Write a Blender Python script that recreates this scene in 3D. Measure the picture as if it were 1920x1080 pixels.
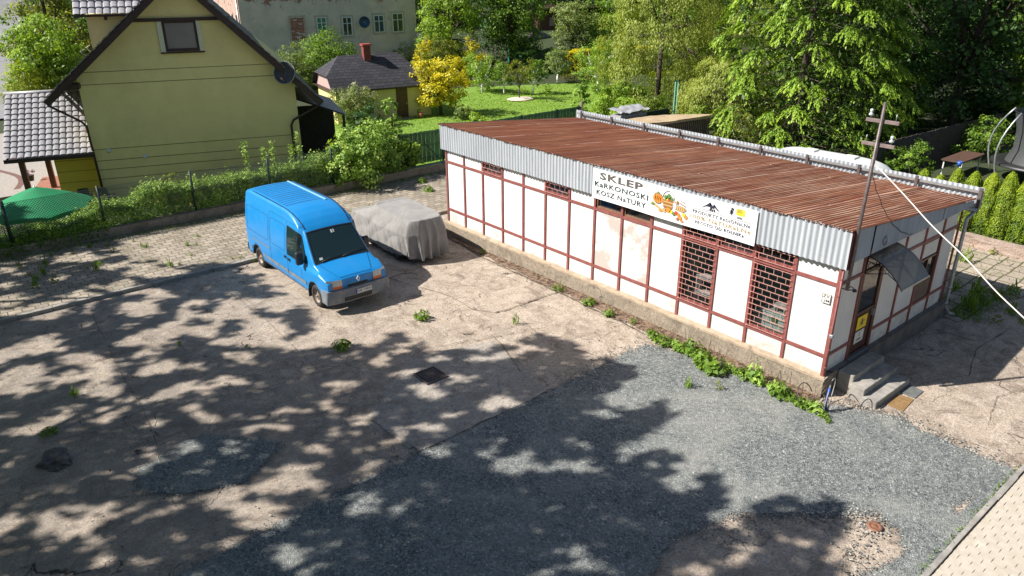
import bpy, bmesh, math, random
import numpy as np
from mathutils import Vector, Matrix, Quaternion, noise
R = math.radians
rng = np.random.default_rng(7); random.seed(7)
sc = bpy.context.scene
for o in list(bpy.data.objects): bpy.data.objects.remove(o)
COL = sc.collection
# ---------------------------------------------------------------- camera, sky, sun, exposure
cam = bpy.data.cameras.new('camera'); camo = bpy.data.objects.new('camera', cam); COL.objects.link(camo)
camo.matrix_world = Matrix(((0.768008, 0.258267, -0.586056, -14.9062), (-0.640427, 0.303772, -0.705391, -6.8630),
                            (-0.004152, 0.917072, 0.3987, 9.1441), (0, 0, 0, 1)))
cam.sensor_width = 36; cam.lens = 26.175; cam.clip_end = 1000; sc.camera = camo
SUN = Vector((-0.9375, 0.54, 1.0)).normalized()
W = bpy.data.worlds.new("World"); sc.world = W; W.use_nodes = True
nt = W.node_tree; bg = nt.nodes['Background']; sky = nt.nodes.new('ShaderNodeTexSky')
sky.sky_type = 'NISHITA'; sky.sun_disc = False; sky.sun_elevation = math.asin(SUN.z); sky.sun_rotation = math.atan2(SUN.x, SUN.y)
nt.links.new(sky.outputs[0], bg.inputs[0]); bg.inputs[1].default_value = 0.060
sl = bpy.data.lights.new('sun', 'SUN'); sl.energy = 5.0; sl.angle = R(0.55); sl.color = (1, 0.95, 0.87)
so = bpy.data.objects.new('sun', sl); COL.objects.link(so); so.rotation_euler = SUN.to_track_quat('Z', 'Y').to_euler()
sc.view_settings.view_transform = 'Standard'; sc.view_settings.look = 'None'; sc.view_settings.gamma = 1
sc.view_settings.exposure = 0.83
# ---------------------------------------------------------------- helpers
def tag(o, label=None, cat=None, group=None, kind=None):
    if label: o['label'] = label
    if cat: o['category'] = cat
    if group: o['group'] = group
    if kind: o['kind'] = kind
    return o
def thing(name, label, cat, loc=(0, 0, 0), rz=0, group=None):
    o = bpy.data.objects.new(name, None); COL.objects.link(o); o.empty_display_size = .2
    o.location = loc; o.rotation_euler = (0, 0, rz)
    return tag(o, label, cat, group)
def wloc(o):
    v = Vector((0, 0, 0))
    while o is not None: v += o.location; o = o.parent
    return v
def link(name, me, parent=None):
    o = bpy.data.objects.new(name, me); COL.objects.link(o)
    if parent is not None: o.parent = parent
    return o
class MB:
    """collects faces, builds ONE mesh; w=True: vertices are world coordinates under an unrotated parent"""
    def __init__(s): s.v = []; s.f = []; s.m = []; s.sm = []
    def add(s, vs, fs, m=0, sm=False):
        b = len(s.v); s.v += [tuple(p) for p in vs]; s.f += [tuple(i + b for i in f) for f in fs]
        s.m += [m] * len(fs); s.sm += [sm] * len(fs); return s
    def box(s, lo, hi, m=0, M=None):
        x0, y0, z0 = lo; x1, y1, z1 = hi
        vs = [(x0, y0, z0), (x1, y0, z0), (x1, y1, z0), (x0, y1, z0), (x0, y0, z1), (x1, y0, z1), (x1, y1, z1), (x0, y1, z1)]
        if M is not None: vs = [M @ Vector(p) for p in vs]
        return s.add(vs, [(0, 3, 2, 1), (4, 5, 6, 7), (0, 1, 5, 4), (1, 2, 6, 5), (2, 3, 7, 6), (3, 0, 4, 7)], m)
    def bar(s, a, b, w, h, m=0, up=(0, 0, 1)):
        a = Vector(a); b = Vector(b); d = (b - a); L = d.length; d.normalize(); up = Vector(up)
        if abs(d.dot(up)) > .99: up = Vector((1, 0, 0))
        x = d.cross(up).normalized(); y = x.cross(d)
        M = Matrix((x, d, y)).transposed().to_4x4(); M.translation = a
        return s.box((-w / 2, 0, -h / 2), (w / 2, L, h / 2), m, M)
    def tube(s, pts, r, n=6, m=0, cap=True):
        pts = [Vector(p) for p in pts]; rs = r if isinstance(r, (list, tuple)) else [r] * len(pts)
        vs = []; fs = []; prev = None
        for i, p in enumerate(pts):
            d = (pts[min(i + 1, len(pts) - 1)] - pts[max(i - 1, 0)]).normalized()
            if prev is None:
                u = d.cross(Vector((0, 0, 1)) if abs(d.z) < .9 else Vector((1, 0, 0))).normalized()
            else: u = (prev - d * prev.dot(d)).normalized()
            prev = u; w = d.cross(u)
            for k in range(n):
                a = 2 * math.pi * k / n; vs.append(p + (u * math.cos(a) + w * math.sin(a)) * rs[i])
        for i in range(len(pts) - 1):
            for k in range(n): fs.append((i * n + k, i * n + (k + 1) % n, (i + 1) * n + (k + 1) % n, (i + 1) * n + k))
        if cap: fs += [tuple(range(n))[::-1], tuple((len(pts) - 1) * n + k for k in range(n))]
        return s.add(vs, fs, m, True)
    def grid(s, fn, nu, nv, m=0, sm=True, flip=False):
        vs = [fn(i / nu, j / nv) for i in range(nu + 1) for j in range(nv + 1)]; fs = []
        for i in range(nu):
            for j in range(nv):
                q = (i * (nv + 1) + j, (i + 1) * (nv + 1) + j, (i + 1) * (nv + 1) + j + 1, i * (nv + 1) + j + 1)
                fs.append(q[::-1] if flip else q)
        return s.add(vs, fs, m, sm)
    def prism(s, poly, n, m=0):
        """poly: 3D points of a flat outline, n: thickness vector"""
        k = len(poly); n = Vector(n); a = [Vector(p) for p in poly]; b = [p + n for p in a]
        return s.add(a + b, [tuple(range(k))[::-1], tuple(range(k, 2 * k))] + [(i, (i + 1) % k, k + (i + 1) % k, k + i) for i in range(k)], m)
    def lathe(s, prof, c, ax=(0, 0, 1), n=20, m=0, sm=True):
        ax = Vector(ax).normalized(); u = ax.cross(Vector((0, 0, 1)) if abs(ax.z) < .9 else Vector((1, 0, 0))).normalized(); w = ax.cross(u); c = Vector(c)
        vs = [c + ax * h + (u * math.cos(2 * math.pi * k / n) + w * math.sin(2 * math.pi * k / n)) * r for r, h in prof for k in range(n)]
        fs = [(i * n + k, i * n + (k + 1) % n, (i + 1) * n + (k + 1) % n, (i + 1) * n + k) for i in range(len(prof) - 1) for k in range(n)]
        return s.add(vs, fs, m, sm)
    def build(s, name, mats, parent=None, w=True, bevel=0):
        me = bpy.data.meshes.new(name)
        vs = s.v
        if w and parent is not None:
            o = wloc(parent); vs = [(p[0] - o.x, p[1] - o.y, p[2] - o.z) for p in vs]
        me.from_pydata(vs, [], s.f)
        for m in (mats if isinstance(mats, (list, tuple)) else [mats]): me.materials.append(m)
        me.polygons.foreach_set('material_index', s.m); me.polygons.foreach_set('use_smooth', s.sm)
        bm = bmesh.new(); bm.from_mesh(me); bmesh.ops.recalc_face_normals(bm, faces=bm.faces)
        if bevel: bmesh.ops.bevel(bm, geom=bm.edges[:], offset=bevel, segments=1, affect='EDGES', clamp_overlap=True)
        bm.to_mesh(me); bm.free()
        me.update(); return link(name, me, parent)
def struct(o): return tag(o, kind='structure')
# ---------------------------------------------------------------- materials
def newmat(name):
    m = bpy.data.materials.new(name); m.use_nodes = True; return m, m.node_tree, m.node_tree.nodes['Principled BSDF']
def rgb(c): return (c[0], c[1], c[2], 1)
def ND(t, kind, **kw):
    n = t.nodes.new('ShaderNode' + kind)
    for k, v in kw.items():
        if k.startswith('i_'):
            n.inputs[int(k[2:]) if k[2:].isdigit() else k[2:]].default_value = v
        else: setattr(n, k, v)
    return n
def MIX(t, fac, a, b, mode='MIX'):
    n = t.nodes.new('ShaderNodeMix'); n.data_type = 'RGBA'; n.blend_type = mode; n.clamp_factor = True
    for s, v in ((0, fac), (6, a), (7, b)):
        if isinstance(v, bpy.types.NodeSocket): t.links.new(v, n.inputs[s])
        else: n.inputs[s].default_value = rgb(v) if isinstance(v, (tuple, list)) else v
    return n.outputs[2]
def MATH(t, op, a, b=0.0, c=0.0, clamp=False):
    n = t.nodes.new('ShaderNodeMath'); n.operation = op; n.use_clamp = clamp
    for s, v in enumerate((a, b, c)):
        if isinstance(v, bpy.types.NodeSocket): t.links.new(v, n.inputs[s])
        else: n.inputs[s].default_value = v
    return n.outputs[0]
def COORD(t, scale=(1, 1, 1), rot=(0, 0, 0), kind='Object'):
    tc = ND(t, 'TexCoord'); mp = ND(t, 'Mapping'); mp.inputs['Scale'].default_value = scale; mp.inputs['Rotation'].default_value = rot
    t.links.new(tc.outputs[kind], mp.inputs[0]); return mp.outputs[0]
def NOISE(t, vec, scale, detail=4, rough=.55, lo=.35, hi=.65, dist=0):
    n = ND(t, 'TexNoise'); n.inputs['Scale'].default_value = scale; n.inputs['Detail'].default_value = detail
    n.inputs['Roughness'].default_value = rough; n.inputs['Distortion'].default_value = dist; t.links.new(vec, n.inputs['Vector'])
    mr = ND(t, 'MapRange'); mr.inputs[1].default_value = lo; mr.inputs[2].default_value = hi; t.links.new(n.outputs['Fac'], mr.inputs[0])
    return mr.outputs[0]
def BUMP(t, h, strength=.3, dist=.02, normal=None):
    b = ND(t, 'Bump'); b.inputs['Strength'].default_value = strength; b.inputs['Distance'].default_value = dist
    t.links.new(h, b.inputs['Height'])
    if normal: t.links.new(normal, b.inputs['Normal'])
    return b.outputs[0]
def mat(name, c1, c2=None, scale=3, rough=.7, metal=0, bump=0, bscale=40, c3=None, s3=.6, f3=(.55, .7), stretch=(1, 1, 1), spec=.5, bd=.01, detail=5):
    m, t, b = newmat(name); b.inputs['Roughness'].default_value = rough; b.inputs['Metallic'].default_value = metal
    b.inputs['Specular IOR Level'].default_value = spec
    v = COORD(t, stretch)
    col = None
    if c2 is not None: col = MIX(t, NOISE(t, v, scale, detail), c1, c2)
    if c3 is not None: col = MIX(t, NOISE(t, v, s3, 6, .65, f3[0], f3[1]), col if col else c1, c3)
    if col: t.links.new(col, b.inputs['Base Color'])
    else: b.inputs['Base Color'].default_value = rgb(c1)
    if bump: t.links.new(BUMP(t, NOISE(t, v, bscale, 4, .6, 0, 1), bump, bd), b.inputs['Normal'])
    return m
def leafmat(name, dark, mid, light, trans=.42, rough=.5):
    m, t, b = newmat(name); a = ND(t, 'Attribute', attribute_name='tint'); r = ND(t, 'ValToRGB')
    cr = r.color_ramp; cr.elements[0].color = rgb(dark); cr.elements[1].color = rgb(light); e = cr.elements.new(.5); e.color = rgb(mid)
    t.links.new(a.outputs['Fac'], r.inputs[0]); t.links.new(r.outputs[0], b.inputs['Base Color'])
    b.inputs['Roughness'].default_value = rough; b.inputs['Specular IOR Level'].default_value = .35
    tr = ND(t, 'BsdfTranslucent'); ms = ND(t, 'MixShader'); ms.inputs[0].default_value = trans
    tc = MIX(t, 1.0, r.outputs[0], (1.3, 1.25, .5), 'MULTIPLY'); t.links.new(tc, tr.inputs[0])
    t.links.new(b.outputs[0], ms.inputs[1]); t.links.new(tr.outputs[0], ms.inputs[2])
    t.links.new(ms.outputs[0], t.nodes['Material Output'].inputs[0]); return m
def glass(name, c=(.02, .025, .03), rough=.04):
    m, t, b = newmat(name); b.inputs['Base Color'].default_value = rgb(c); b.inputs['Roughness'].default_value = rough
    b.inputs['Specular IOR Level'].default_value = .8; return m
M = {}
def facade_mat():
    m, t, b = newmat('white_render'); v = COORD(t); sp = ND(t, 'SeparateXYZ'); t.links.new(v, sp.inputs[0])
    c = MIX(t, NOISE(t, v, 1.5, 5), (.70, .70, .69), (.62, .615, .60)); st = NOISE(t, COORD(t, (5, 5, .35)), 2.0, 6, .65, .52, .72); c = MIX(t, MATH(t, 'MULTIPLY', st, .42), c, (.42, .39, .35))
    lo = ND(t, 'MapRange'); lo.inputs[1].default_value = 1.15; lo.inputs[2].default_value = .5; t.links.new(sp.outputs[2], lo.inputs[0]); sb = NOISE(t, v, 2.2, 8, .75, .42, .66, .6)
    c = MIX(t, MATH(t, 'MULTIPLY', MATH(t, 'MULTIPLY', lo.outputs[0], sb), .85), c, (.34, .29, .24)); pt = NOISE(t, v, .8, 8, .75, .60, .66, .5); c = MIX(t, MATH(t, 'MULTIPLY', pt, .5), c, (.46, .42, .38))
    t.links.new(c, b.inputs['Base Color']); b.inputs['Roughness'].default_value = .85; t.links.new(BUMP(t, NOISE(t, v, 60, 4, .6, 0, 1), .25, .004), b.inputs['Normal']); return m
M['white'] = facade_mat()
M['stained'] = mat('stained_render', (.68, .66, .64), (.60, .56, .53), 1.6, .85, bump=.3, bscale=50, c3=(.44, .385, .35), s3=.9, f3=(.46, .52), bd=.004)
M['post'] = mat('oxide_red_paint', (.26, .085, .075), (.20, .06, .055), 6, .55, c3=(.33, .16, .14), s3=9, f3=(.62, .72))
M['grille'] = mat('faded_red_paint', (.60, .33, .29), (.45, .20, .17), 12, .5)
M['doorbrown'] = mat('dark_brown_wood', (.055, .022, .016), (.085, .035, .024), 14, .4, stretch=(1, 1, .15))
M['dark'] = mat('dark_interior', (.02, .02, .02), rough=.9)
M['glass'] = glass('window_glass')
M['steel'] = mat('dull_steel', (.16, .13, .13), (.10, .075, .07), 10, .5, .4)
M['greymetal'] = mat('galvanised_metal', (.42, .44, .45), (.32, .34, .35), 5, .4, .6)
M['black'] = mat('black_rubber', (.018, .018, .018), (.03, .03, .03), 10, .75)
M['plastic'] = mat('black_plastic', (.02, .02, .022), rough=.45)
M['offwhite'] = mat('off_white', (.7, .7, .66), (.6, .6, .57), 6, .6)
M['wood'] = mat('weathered_wood', (.20, .16, .13), (.11, .08, .065), 12, .85, stretch=(.2, .2, 1))
M['bark'] = mat('bark', (.10, .075, .055), (.05, .038, .03), 14, .95, bump=.5, bscale=20)
M['darkbrown'] = mat('dark_brown_board', (.035, .018, .014), (.05, .026, .02), 8, .55)
M['step'] = mat('cast_concrete', (.33, .31, .28), (.22, .205, .19), 5, .9, bump=.5, bscale=70, c3=(.42, .38, .33), s3=2, f3=(.55, .7))
M['stone'] = mat('dark_rock', (.07, .07, .075), (.16, .15, .14), 3, .95, bump=1, bscale=8, bd=.06)
def concrete_mat(name, a, b_, c, dark, crack=1.0, sc1=.5):
    m, t, b = newmat(name); v = COORD(t)
    big = NOISE(t, v, sc1, 6, .6, .38, .62, .6); med = NOISE(t, v, 2.6, 9, .75, .42, .58, .5); fine = NOISE(t, v, 16, 6, .8, .38, .62)
    col = MIX(t, big, a, b_); col = MIX(t, MATH(t, 'MULTIPLY', med, .75), col, c)
    st = NOISE(t, v, 1.1, 10, .76, .50, .62, 1.4); col = MIX(t, MATH(t, 'MULTIPLY', st, .85), col, tuple(1.35 * q for q in dark)); ns = NOISE(t, COORD(t, (1, .25, 1), (0, 0, .5)), 1.6, 7, .7, .55, .66, .4); col = MIX(t, MATH(t, 'MULTIPLY', ns, .45), col, (.20, .165, .125))
    sp = NOISE(t, v, 7, 6, .8, .60, .68, .3); col = MIX(t, MATH(t, 'MULTIPLY', sp, .5), col, (a[0] * 1.25, a[1] * 1.22, a[2] * 1.2))
    grit = NOISE(t, v, 38, 4, .85, .50, .60); peb = NOISE(t, v, 26, 3, .8, .56, .60); col = MIX(t, MATH(t, 'MULTIPLY', fine, .6), col, dark); col = MIX(t, MATH(t, 'MULTIPLY', grit, .5), col, (a[0] * 1.4, a[1] * 1.38, a[2] * 1.35)); col = MIX(t, MATH(t, 'MULTIPLY', peb, .55), col, dark)
    gx = ND(t, 'SeparateXYZ'); t.links.new(v, gx.inputs[0]); gm = ND(t, 'MapRange'); gm.inputs[1].default_value = -4.5; gm.inputs[2].default_value = -11; t.links.new(gx.outputs[0], gm.inputs[0])  # dirt darkens the left under the trees and deepens their shade by colour
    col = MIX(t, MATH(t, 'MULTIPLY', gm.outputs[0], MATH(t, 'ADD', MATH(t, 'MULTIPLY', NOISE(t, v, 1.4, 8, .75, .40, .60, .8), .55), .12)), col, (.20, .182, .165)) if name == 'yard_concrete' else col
    # cracks
    vo = ND(t, 'TexVoronoi', feature='DISTANCE_TO_EDGE'); vo.inputs['Scale'].default_value = .8
    nz = ND(t, 'TexNoise'); nz.inputs['Scale'].default_value = 2.2; nz.inputs['Detail'].default_value = 6; t.links.new(v, nz.inputs['Vector'])
    vm = ND(t, 'VectorMath', operation='MULTIPLY_ADD'); vm.inputs[1].default_value = (.9, .9, 0); t.links.new(nz.outputs['Color'], vm.inputs[0]); t.links.new(v, vm.inputs[2])
    t.links.new(vm.outputs[0], vo.inputs['Vector'])
    mr = ND(t, 'MapRange'); mr.inputs[1].default_value = .001; mr.inputs[2].default_value = .008; mr.inputs[3].default_value = 1; mr.inputs[4].default_value = 0
    t.links.new(vo.outputs['Distance'], mr.inputs[0])
    part = NOISE(t, v, .7, 3, .5, .50, .58); ck = MATH(t, 'MULTIPLY', MATH(t, 'MULTIPLY', mr.outputs[0], part), crack, clamp=True)
    col = MIX(t, ck, col, (.05, .042, .035))
    t.links.new(col, b.inputs['Base Color']); b.inputs['Roughness'].default_value = .95; b.inputs['Specular IOR Level'].default_value = .2
    h = MATH(t, 'SUBTRACT', MATH(t, 'ADD', MATH(t, 'MULTIPLY', fine, .5), med), MATH(t, 'MULTIPLY', ck, 2.0))
    t.links.new(BUMP(t, h, .7, .012), b.inputs['Normal']); return m
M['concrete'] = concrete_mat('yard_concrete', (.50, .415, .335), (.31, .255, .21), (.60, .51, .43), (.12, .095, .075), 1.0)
M['slab'] = concrete_mat('poured_slab', (.42, .375, .33), (.34, .30, .27), (.50, .45, .40), (.17, .15, .13), .6, .9)
M['plinth'] = concrete_mat('plinth_concrete', (.33, .275, .21), (.25, .21, .165), (.42, .36, .29), (.12, .10, .08), .8, 1.5)
M['ledge'] = mat('plinth_ledge', (.42, .33, .24), (.30, .235, .17), 5, .95, bump=.6, bscale=30, c3=(.16, .125, .09), s3=4, f3=(.58, .7))
def gravel_mat(name='grey_gravel'):
    m, t, b = newmat(name); v = COORD(t)
    vo = ND(t, 'TexVoronoi'); vo.inputs['Scale'].default_value = 46; t.links.new(v, vo.inputs['Vector'])
    vo2 = ND(t, 'TexVoronoi'); vo2.inputs['Scale'].default_value = 21; t.links.new(v, vo2.inputs['Vector'])
    rr = ND(t, 'ValToRGB'); cr = rr.color_ramp; cr.elements[0].color = (.035, .042, .046, 1); cr.elements[1].color = (.55, .57, .55, 1)
    e = cr.elements.new(.55); e.color = (.165, .178, .176, 1); e = cr.elements.new(.88); e.color = (.27, .28, .27, 1)
    sep = ND(t, 'SeparateColor'); t.links.new(vo.outputs['Color'], sep.inputs[0])
    sep2 = ND(t, 'SeparateColor'); t.links.new(vo2.outputs['Color'], sep2.inputs[0])
    t.links.new(MATH(t, 'ADD', MATH(t, 'MULTIPLY', sep.outputs[0], .62), MATH(t, 'MULTIPLY', sep2.outputs[1], .38)), rr.inputs[0])
    dust = NOISE(t, v, .55, 6, .7, .45, .72, .5); col = MIX(t, MATH(t, 'MULTIPLY', dust, .6), rr.outputs[0], (.34, .335, .305))
    wx = NOISE(t, v, 2.2, 6, .75, .62, .72, .4); col = MIX(t, MATH(t, 'MULTIPLY', wx, .5), col, (.40, .36, .31))
    t.links.new(col, b.inputs['Base Color']); b.inputs['Roughness'].default_value = .85; b.inputs['Specular IOR Level'].default_value = .25
    t.links.new(BUMP(t, vo.outputs['Distance'], .9, .015), b.inputs['Normal'])
    a = ND(t, 'Attribute', attribute_name='cover')
    e = MATH(t, 'ADD', a.outputs['Fac'], MATH(t, 'ADD', MATH(t, 'MULTIPLY', MATH(t, 'SUBTRACT', NOISE(t, v, 3.0, 6, .7, 0, 1), .5), .55), MATH(t, 'MULTIPLY', MATH(t, 'SUBTRACT', sep.outputs[2], .5), .22)))
    on_ = MATH(t, 'GREATER_THAN', e, 0.0); tp = ND(t, 'BsdfTransparent'); ms = ND(t, 'MixShader'); t.links.new(on_, ms.inputs[0]); t.links.new(tp.outputs[0], ms.inputs[1]); t.links.new(b.outputs[0], ms.inputs[2]); t.links.new(ms.outputs[0], t.nodes['Material Output'].inputs[0])
    return m
M['gravel'] = gravel_mat()
def brick_mat(name, c1, c2, mortar, bw, bh, ms, scale=1, dark=(.1, .09, .08), squash=1, off=.5, rot=0, smooth=.1, dirt=.6, warp=.06):
    m, t, b = newmat(name); v = COORD(t, rot=(0, 0, rot))
    nz = ND(t, 'TexNoise'); nz.inputs['Scale'].default_value = 1.8; nz.inputs['Detail'].default_value = 4; t.links.new(v, nz.inputs['Vector'])
    vm = ND(t, 'VectorMath', operation='MULTIPLY_ADD'); vm.inputs[1].default_value = (warp, warp, 0); t.links.new(nz.outputs['Color'], vm.inputs[0]); t.links.new(v, vm.inputs[2])
    br = ND(t, 'TexBrick', offset=off); t.links.new(vm.outputs[0], br.inputs['Vector'])
    br.inputs['Color1'].default_value = rgb(c1); br.inputs['Color2'].default_value = rgb(c2); br.inputs['Mortar'].default_value = rgb(mortar)
    br.inputs['Scale'].default_value = scale; br.inputs['Brick Width'].default_value = bw; br.inputs['Row Height'].default_value = bh
    br.inputs['Mortar Size'].default_value = ms; br.inputs['Mortar Smooth'].default_value = smooth
    st = NOISE(t, v, 1.1, 8, .72, .45, .68, .8); col = MIX(t, MATH(t, 'MULTIPLY', st, dirt), br.outputs['Color'], dark)
    fn = NOISE(t, v, 30, 4, .7, .3, .75); col = MIX(t, MATH(t, 'MULTIPLY', fn, .3), col, dark)
    t.links.new(col, b.inputs['Base Color']); b.inputs['Roughness'].default_value = .92; b.inputs['Specular IOR Level'].default_value = .2
    h = MATH(t, 'SUBTRACT', MATH(t, 'MULTIPLY', fn, .2), br.outputs['Fac']); t.links.new(BUMP(t, h, .8, .015), b.inputs['Normal']); return m
M['cobble'] = brick_mat('old_paving_blocks', (.42, .36, .30), (.28, .24, .20), (.13, .12, .07), .34, .26, .020, dark=(.15, .13, .09), dirt=.8, warp=.16, smooth=.6)
M['flag'] = brick_mat('flagstones', (.44, .37, .30), (.34, .29, .24), (.08, .085, .045), .62, .5, .026, dark=(.18, .15, .11), warp=.14)
def rust_mat():
    m, t, b = newmat('rusty_sheet'); v = COORD(t); sp = ND(t, 'SeparateXYZ'); t.links.new(v, sp.inputs[0])
    vs = COORD(t, (.15, 5.0, 1)); n1 = NOISE(t, vs, 2.2, 6, .65, .36, .66); n2 = NOISE(t, v, .5, 5, .6, .4, .62)
    col = MIX(t, n1, (.15, .048, .026), (.42, .18, .095)); col = MIX(t, MATH(t, 'MULTIPLY', n2, .5), col, (.22, .062, .030))
    wn = ND(t, 'TexWhiteNoise', noise_dimensions='1D'); t.links.new(MATH(t, 'FLOOR', MATH(t, 'DIVIDE', MATH(t, 'ADD', sp.outputs[1], 10.0), .95)), wn.inputs['W']); col = MIX(t, MATH(t, 'MULTIPLY', wn.outputs['Value'], .45), col, (.115, .034, .02))
    edge = ND(t, 'MapRange'); edge.inputs[1].default_value = .955; edge.inputs[2].default_value = .975; t.links.new(MATH(t, 'FRACT', MATH(t, 'DIVIDE', MATH(t, 'ADD', sp.outputs[1], 10.0), .95)), edge.inputs[0]); col = MIX(t, MATH(t, 'MULTIPLY', edge.outputs[0], NOISE(t, COORD(t, (.6, 1, 1)), 1.2, 4, .6, .42, .52)), col, (.62, .47, .40))
    # crests of the corrugation made paler in places, more so towards the shop's near end
    cy = MATH(t, 'SINE', MATH(t, 'MULTIPLY', sp.outputs[1], 2 * math.pi / .1)); crest = ND(t, 'MapRange'); crest.inputs[1].default_value = .1; crest.inputs[2].default_value = .8
    t.links.new(cy, crest.inputs[0])
    far = ND(t, 'MapRange'); far.inputs[1].default_value = 11; far.inputs[2].default_value = 1; t.links.new(sp.outputs[1], far.inputs[0])
    streaks = NOISE(t, COORD(t, (.30, 9, 1)), 1.6, 5, .7, .40, .60); patch = NOISE(t, COORD(t, (.5, 1, 1)), .9, 4, .6, .36, .6)
    f = MATH(t, 'MULTIPLY', MATH(t, 'MULTIPLY', crest.outputs[0], streaks), MATH(t, 'ADD', MATH(t, 'MULTIPLY', far.outputs[0], .85), .08), clamp=True)
    f = MATH(t, 'MULTIPLY', f, MATH(t, 'ADD', MATH(t, 'MULTIPLY', patch, .6), .4))
    col = MIX(t, MATH(t, 'MULTIPLY', f, .95), col, (.62, .44, .32))
    t.links.new(col, b.inputs['Base Color']); b.inputs['Roughness'].default_value = .8; b.inputs['Specular IOR Level'].default_value = .25; return m
M['rust'] = rust_mat()
M['corr'] = mat('grey_corrugated_sheet', (.46, .49, .52), (.38, .41, .45), 2.5, .5, .1, c3=(.30, .31, .32), s3=1.6, f3=(.6, .75), stretch=(1, 4, .25))
def corr_mat():
    m, t, b = newmat('grey_corrugated_sheet'); v = COORD(t); sp = ND(t, 'SeparateXYZ'); t.links.new(v, sp.inputs[0])
    c = MIX(t, NOISE(t, COORD(t, (1, 4, .3)), 2.5, 5), (.50, .53, .56), (.40, .43, .47)); wn = ND(t, 'TexWhiteNoise', noise_dimensions='1D'); t.links.new(MATH(t, 'FLOOR', MATH(t, 'DIVIDE', MATH(t, 'ADD', sp.outputs[1], 10.05), .88)), wn.inputs['W'])
    c = MIX(t, MATH(t, 'MULTIPLY', wn.outputs['Value'], .38), c, (.27, .29, .32)); sk = NOISE(t, COORD(t, (9, 9, .6)), 1.6, 6, .7, .56, .72); c = MIX(t, MATH(t, 'MULTIPLY', sk, .45), c, (.25, .22, .20))
    ru = NOISE(t, v, 5.5, 5, .8, .655, .69); c = MIX(t, MATH(t, 'MULTIPLY', ru, .8), c, (.24, .10, .05)); t.links.new(c, b.inputs['Base Color']); b.inputs['Roughness'].default_value = .5; b.inputs['Metallic'].default_value = .1; return m
M['corr'] = corr_mat()
M['corrblue'] = mat('blue_grey_sheet', (.33, .38, .45), (.26, .31, .38), 2.5, .55, .1, stretch=(4, 1, .3))
M['banner'] = mat('white_banner_vinyl', (.80, .81, .82), (.74, .75, .77), 2, .45)
def flat(name, c, rough=.6): return mat(name, c, rough=rough)
M['txtgrey'] = flat('print_warm_grey', (.10, .085, .075)); M['txtgreen'] = flat('print_dark_green', (.012, .035, .035)); M['txtnavy'] = flat('print_navy', (.02, .02, .045))
M['txtgold'] = flat('print_gold', (.36, .25, .11)); M['orange'] = flat('print_orange', (.65, .24, .04)); M['brownp'] = flat('print_brown', (.28, .12, .03))
M['greenp'] = flat('print_green', (.10, .20, .05)); M['yellow'] = flat('print_yellow', (.80, .58, .03)); M['redp'] = flat('print_red', (.5, .06, .03))
# ================================================================ GROUND
def fbm(x, y, s=1.0, o=4, seed=0):
    return noise.fractal(Vector((x * s + seed, y * s - seed, seed * .37)), 1.0, 2.0, o)
def terrain_z(x, y):
    z = -1.0
    if x > 14: z = -1.0 + min(1.3, max(0, (27 - y) * .13)) if y > 14 else .3
    d = math.hypot(x + 15, y + 7)
    if d > 72: z += min((d - 72) * .10, 4) + max(0, (d - 110)) * .35
    return z
g = MB()
xs = [-60, -40, -25] + [-15 + i * 2.5 for i in range(11)] + [13.99, 14.0] + [15 + i * 3 for i in range(45)] + [170, 220]
ys = [-40, -20, -8, 0, 5, 10, 15, 20, 22, 23, 25] + [27 + i * 3 for i in range(45)] + [190, 260]
vs = [(x, y, (-1.3 if (x < 14 and y < 22.2) else terrain_z(x, y)) + .05 * fbm(x, y, .3)) for x in xs for y in ys]
fs = [(i * len(ys) + j, (i + 1) * len(ys) + j, (i + 1) * len(ys) + j + 1, i * len(ys) + j + 1) for i in range(len(xs) - 1) for j in range(len(ys) - 1)]
m, t, b = newmat('garden_soil'); v = COORD(t)
c = MIX(t, NOISE(t, v, .25, 6, .6, .42, .58), (.03, .045, .014), (.035, .03, .02)); c = MIX(t, NOISE(t, v, 6, 5, .7), c, (.03, .05, .012))
t.links.new(c, b.inputs['Base Color']); b.inputs['Roughness'].default_value = .95; M['soil'] = m
struct(g.add(vs, fs, 0, True).build('garden_ground', M['soil']))
# lawn
m, t, b = newmat('mown_lawn'); v = COORD(t)
c = MIX(t, NOISE(t, v, .6, 6, .6, .38, .62), (.17, .30, .03), (.24, .36, .05)); c = MIX(t, NOISE(t, v, 14, 5, .8), c, (.11, .21, .02))
t.links.new(c, b.inputs['Base Color']); b.inputs['Roughness'].default_value = .9; t.links.new(BUMP(t, NOISE(t, v, 60, 3, .7, 0, 1), .8, .03), b.inputs['Normal']); M['lawn'] = m
lp = [(3, 24.5), (14, 23.5), (24, 24.5), (31, 30), (34, 36), (36, 43), (30, 46), (24, 49), (18, 45), (9, 41.5), (7.2, 38.5), (4, 31)]
n = 12; g = MB(); cx, cy = 19, 34
ring = []
for i in range(len(lp)):
    a = lp[i]; b2 = lp[(i + 1) % len(lp)]
    for k in range(5):
        f = k / 5; ring.append((a[0] + (b2[0] - a[0]) * f + rng.normal(0, .12), a[1] + (b2[1] - a[1]) * f + rng.normal(0, .12)))
for s_ in (0, 1):
    pass
K = len(ring); vs = [(cx, cy, -.9)]; fs = []
for q in range(1, 9):
    f = q / 8
    for (x, y) in ring:
        X = cx + (x - cx) * f; Y = cy + (y - cy) * f; vs.append((X, Y, terrain_z(min(X, 13.9) if Y > 22.3 and X < 14 else X, Y) + .08 + .03 * fbm(X, Y, .3)))
for k in range(K): fs.append((0, 1 + k, 1 + (k + 1) % K))
for q in range(7):
    for k in range(K): fs.append((1 + q * K + k, 1 + (q + 1) * K + k, 1 + (q + 1) * K + (k + 1) % K, 1 + q * K + (k + 1) % K))
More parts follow.
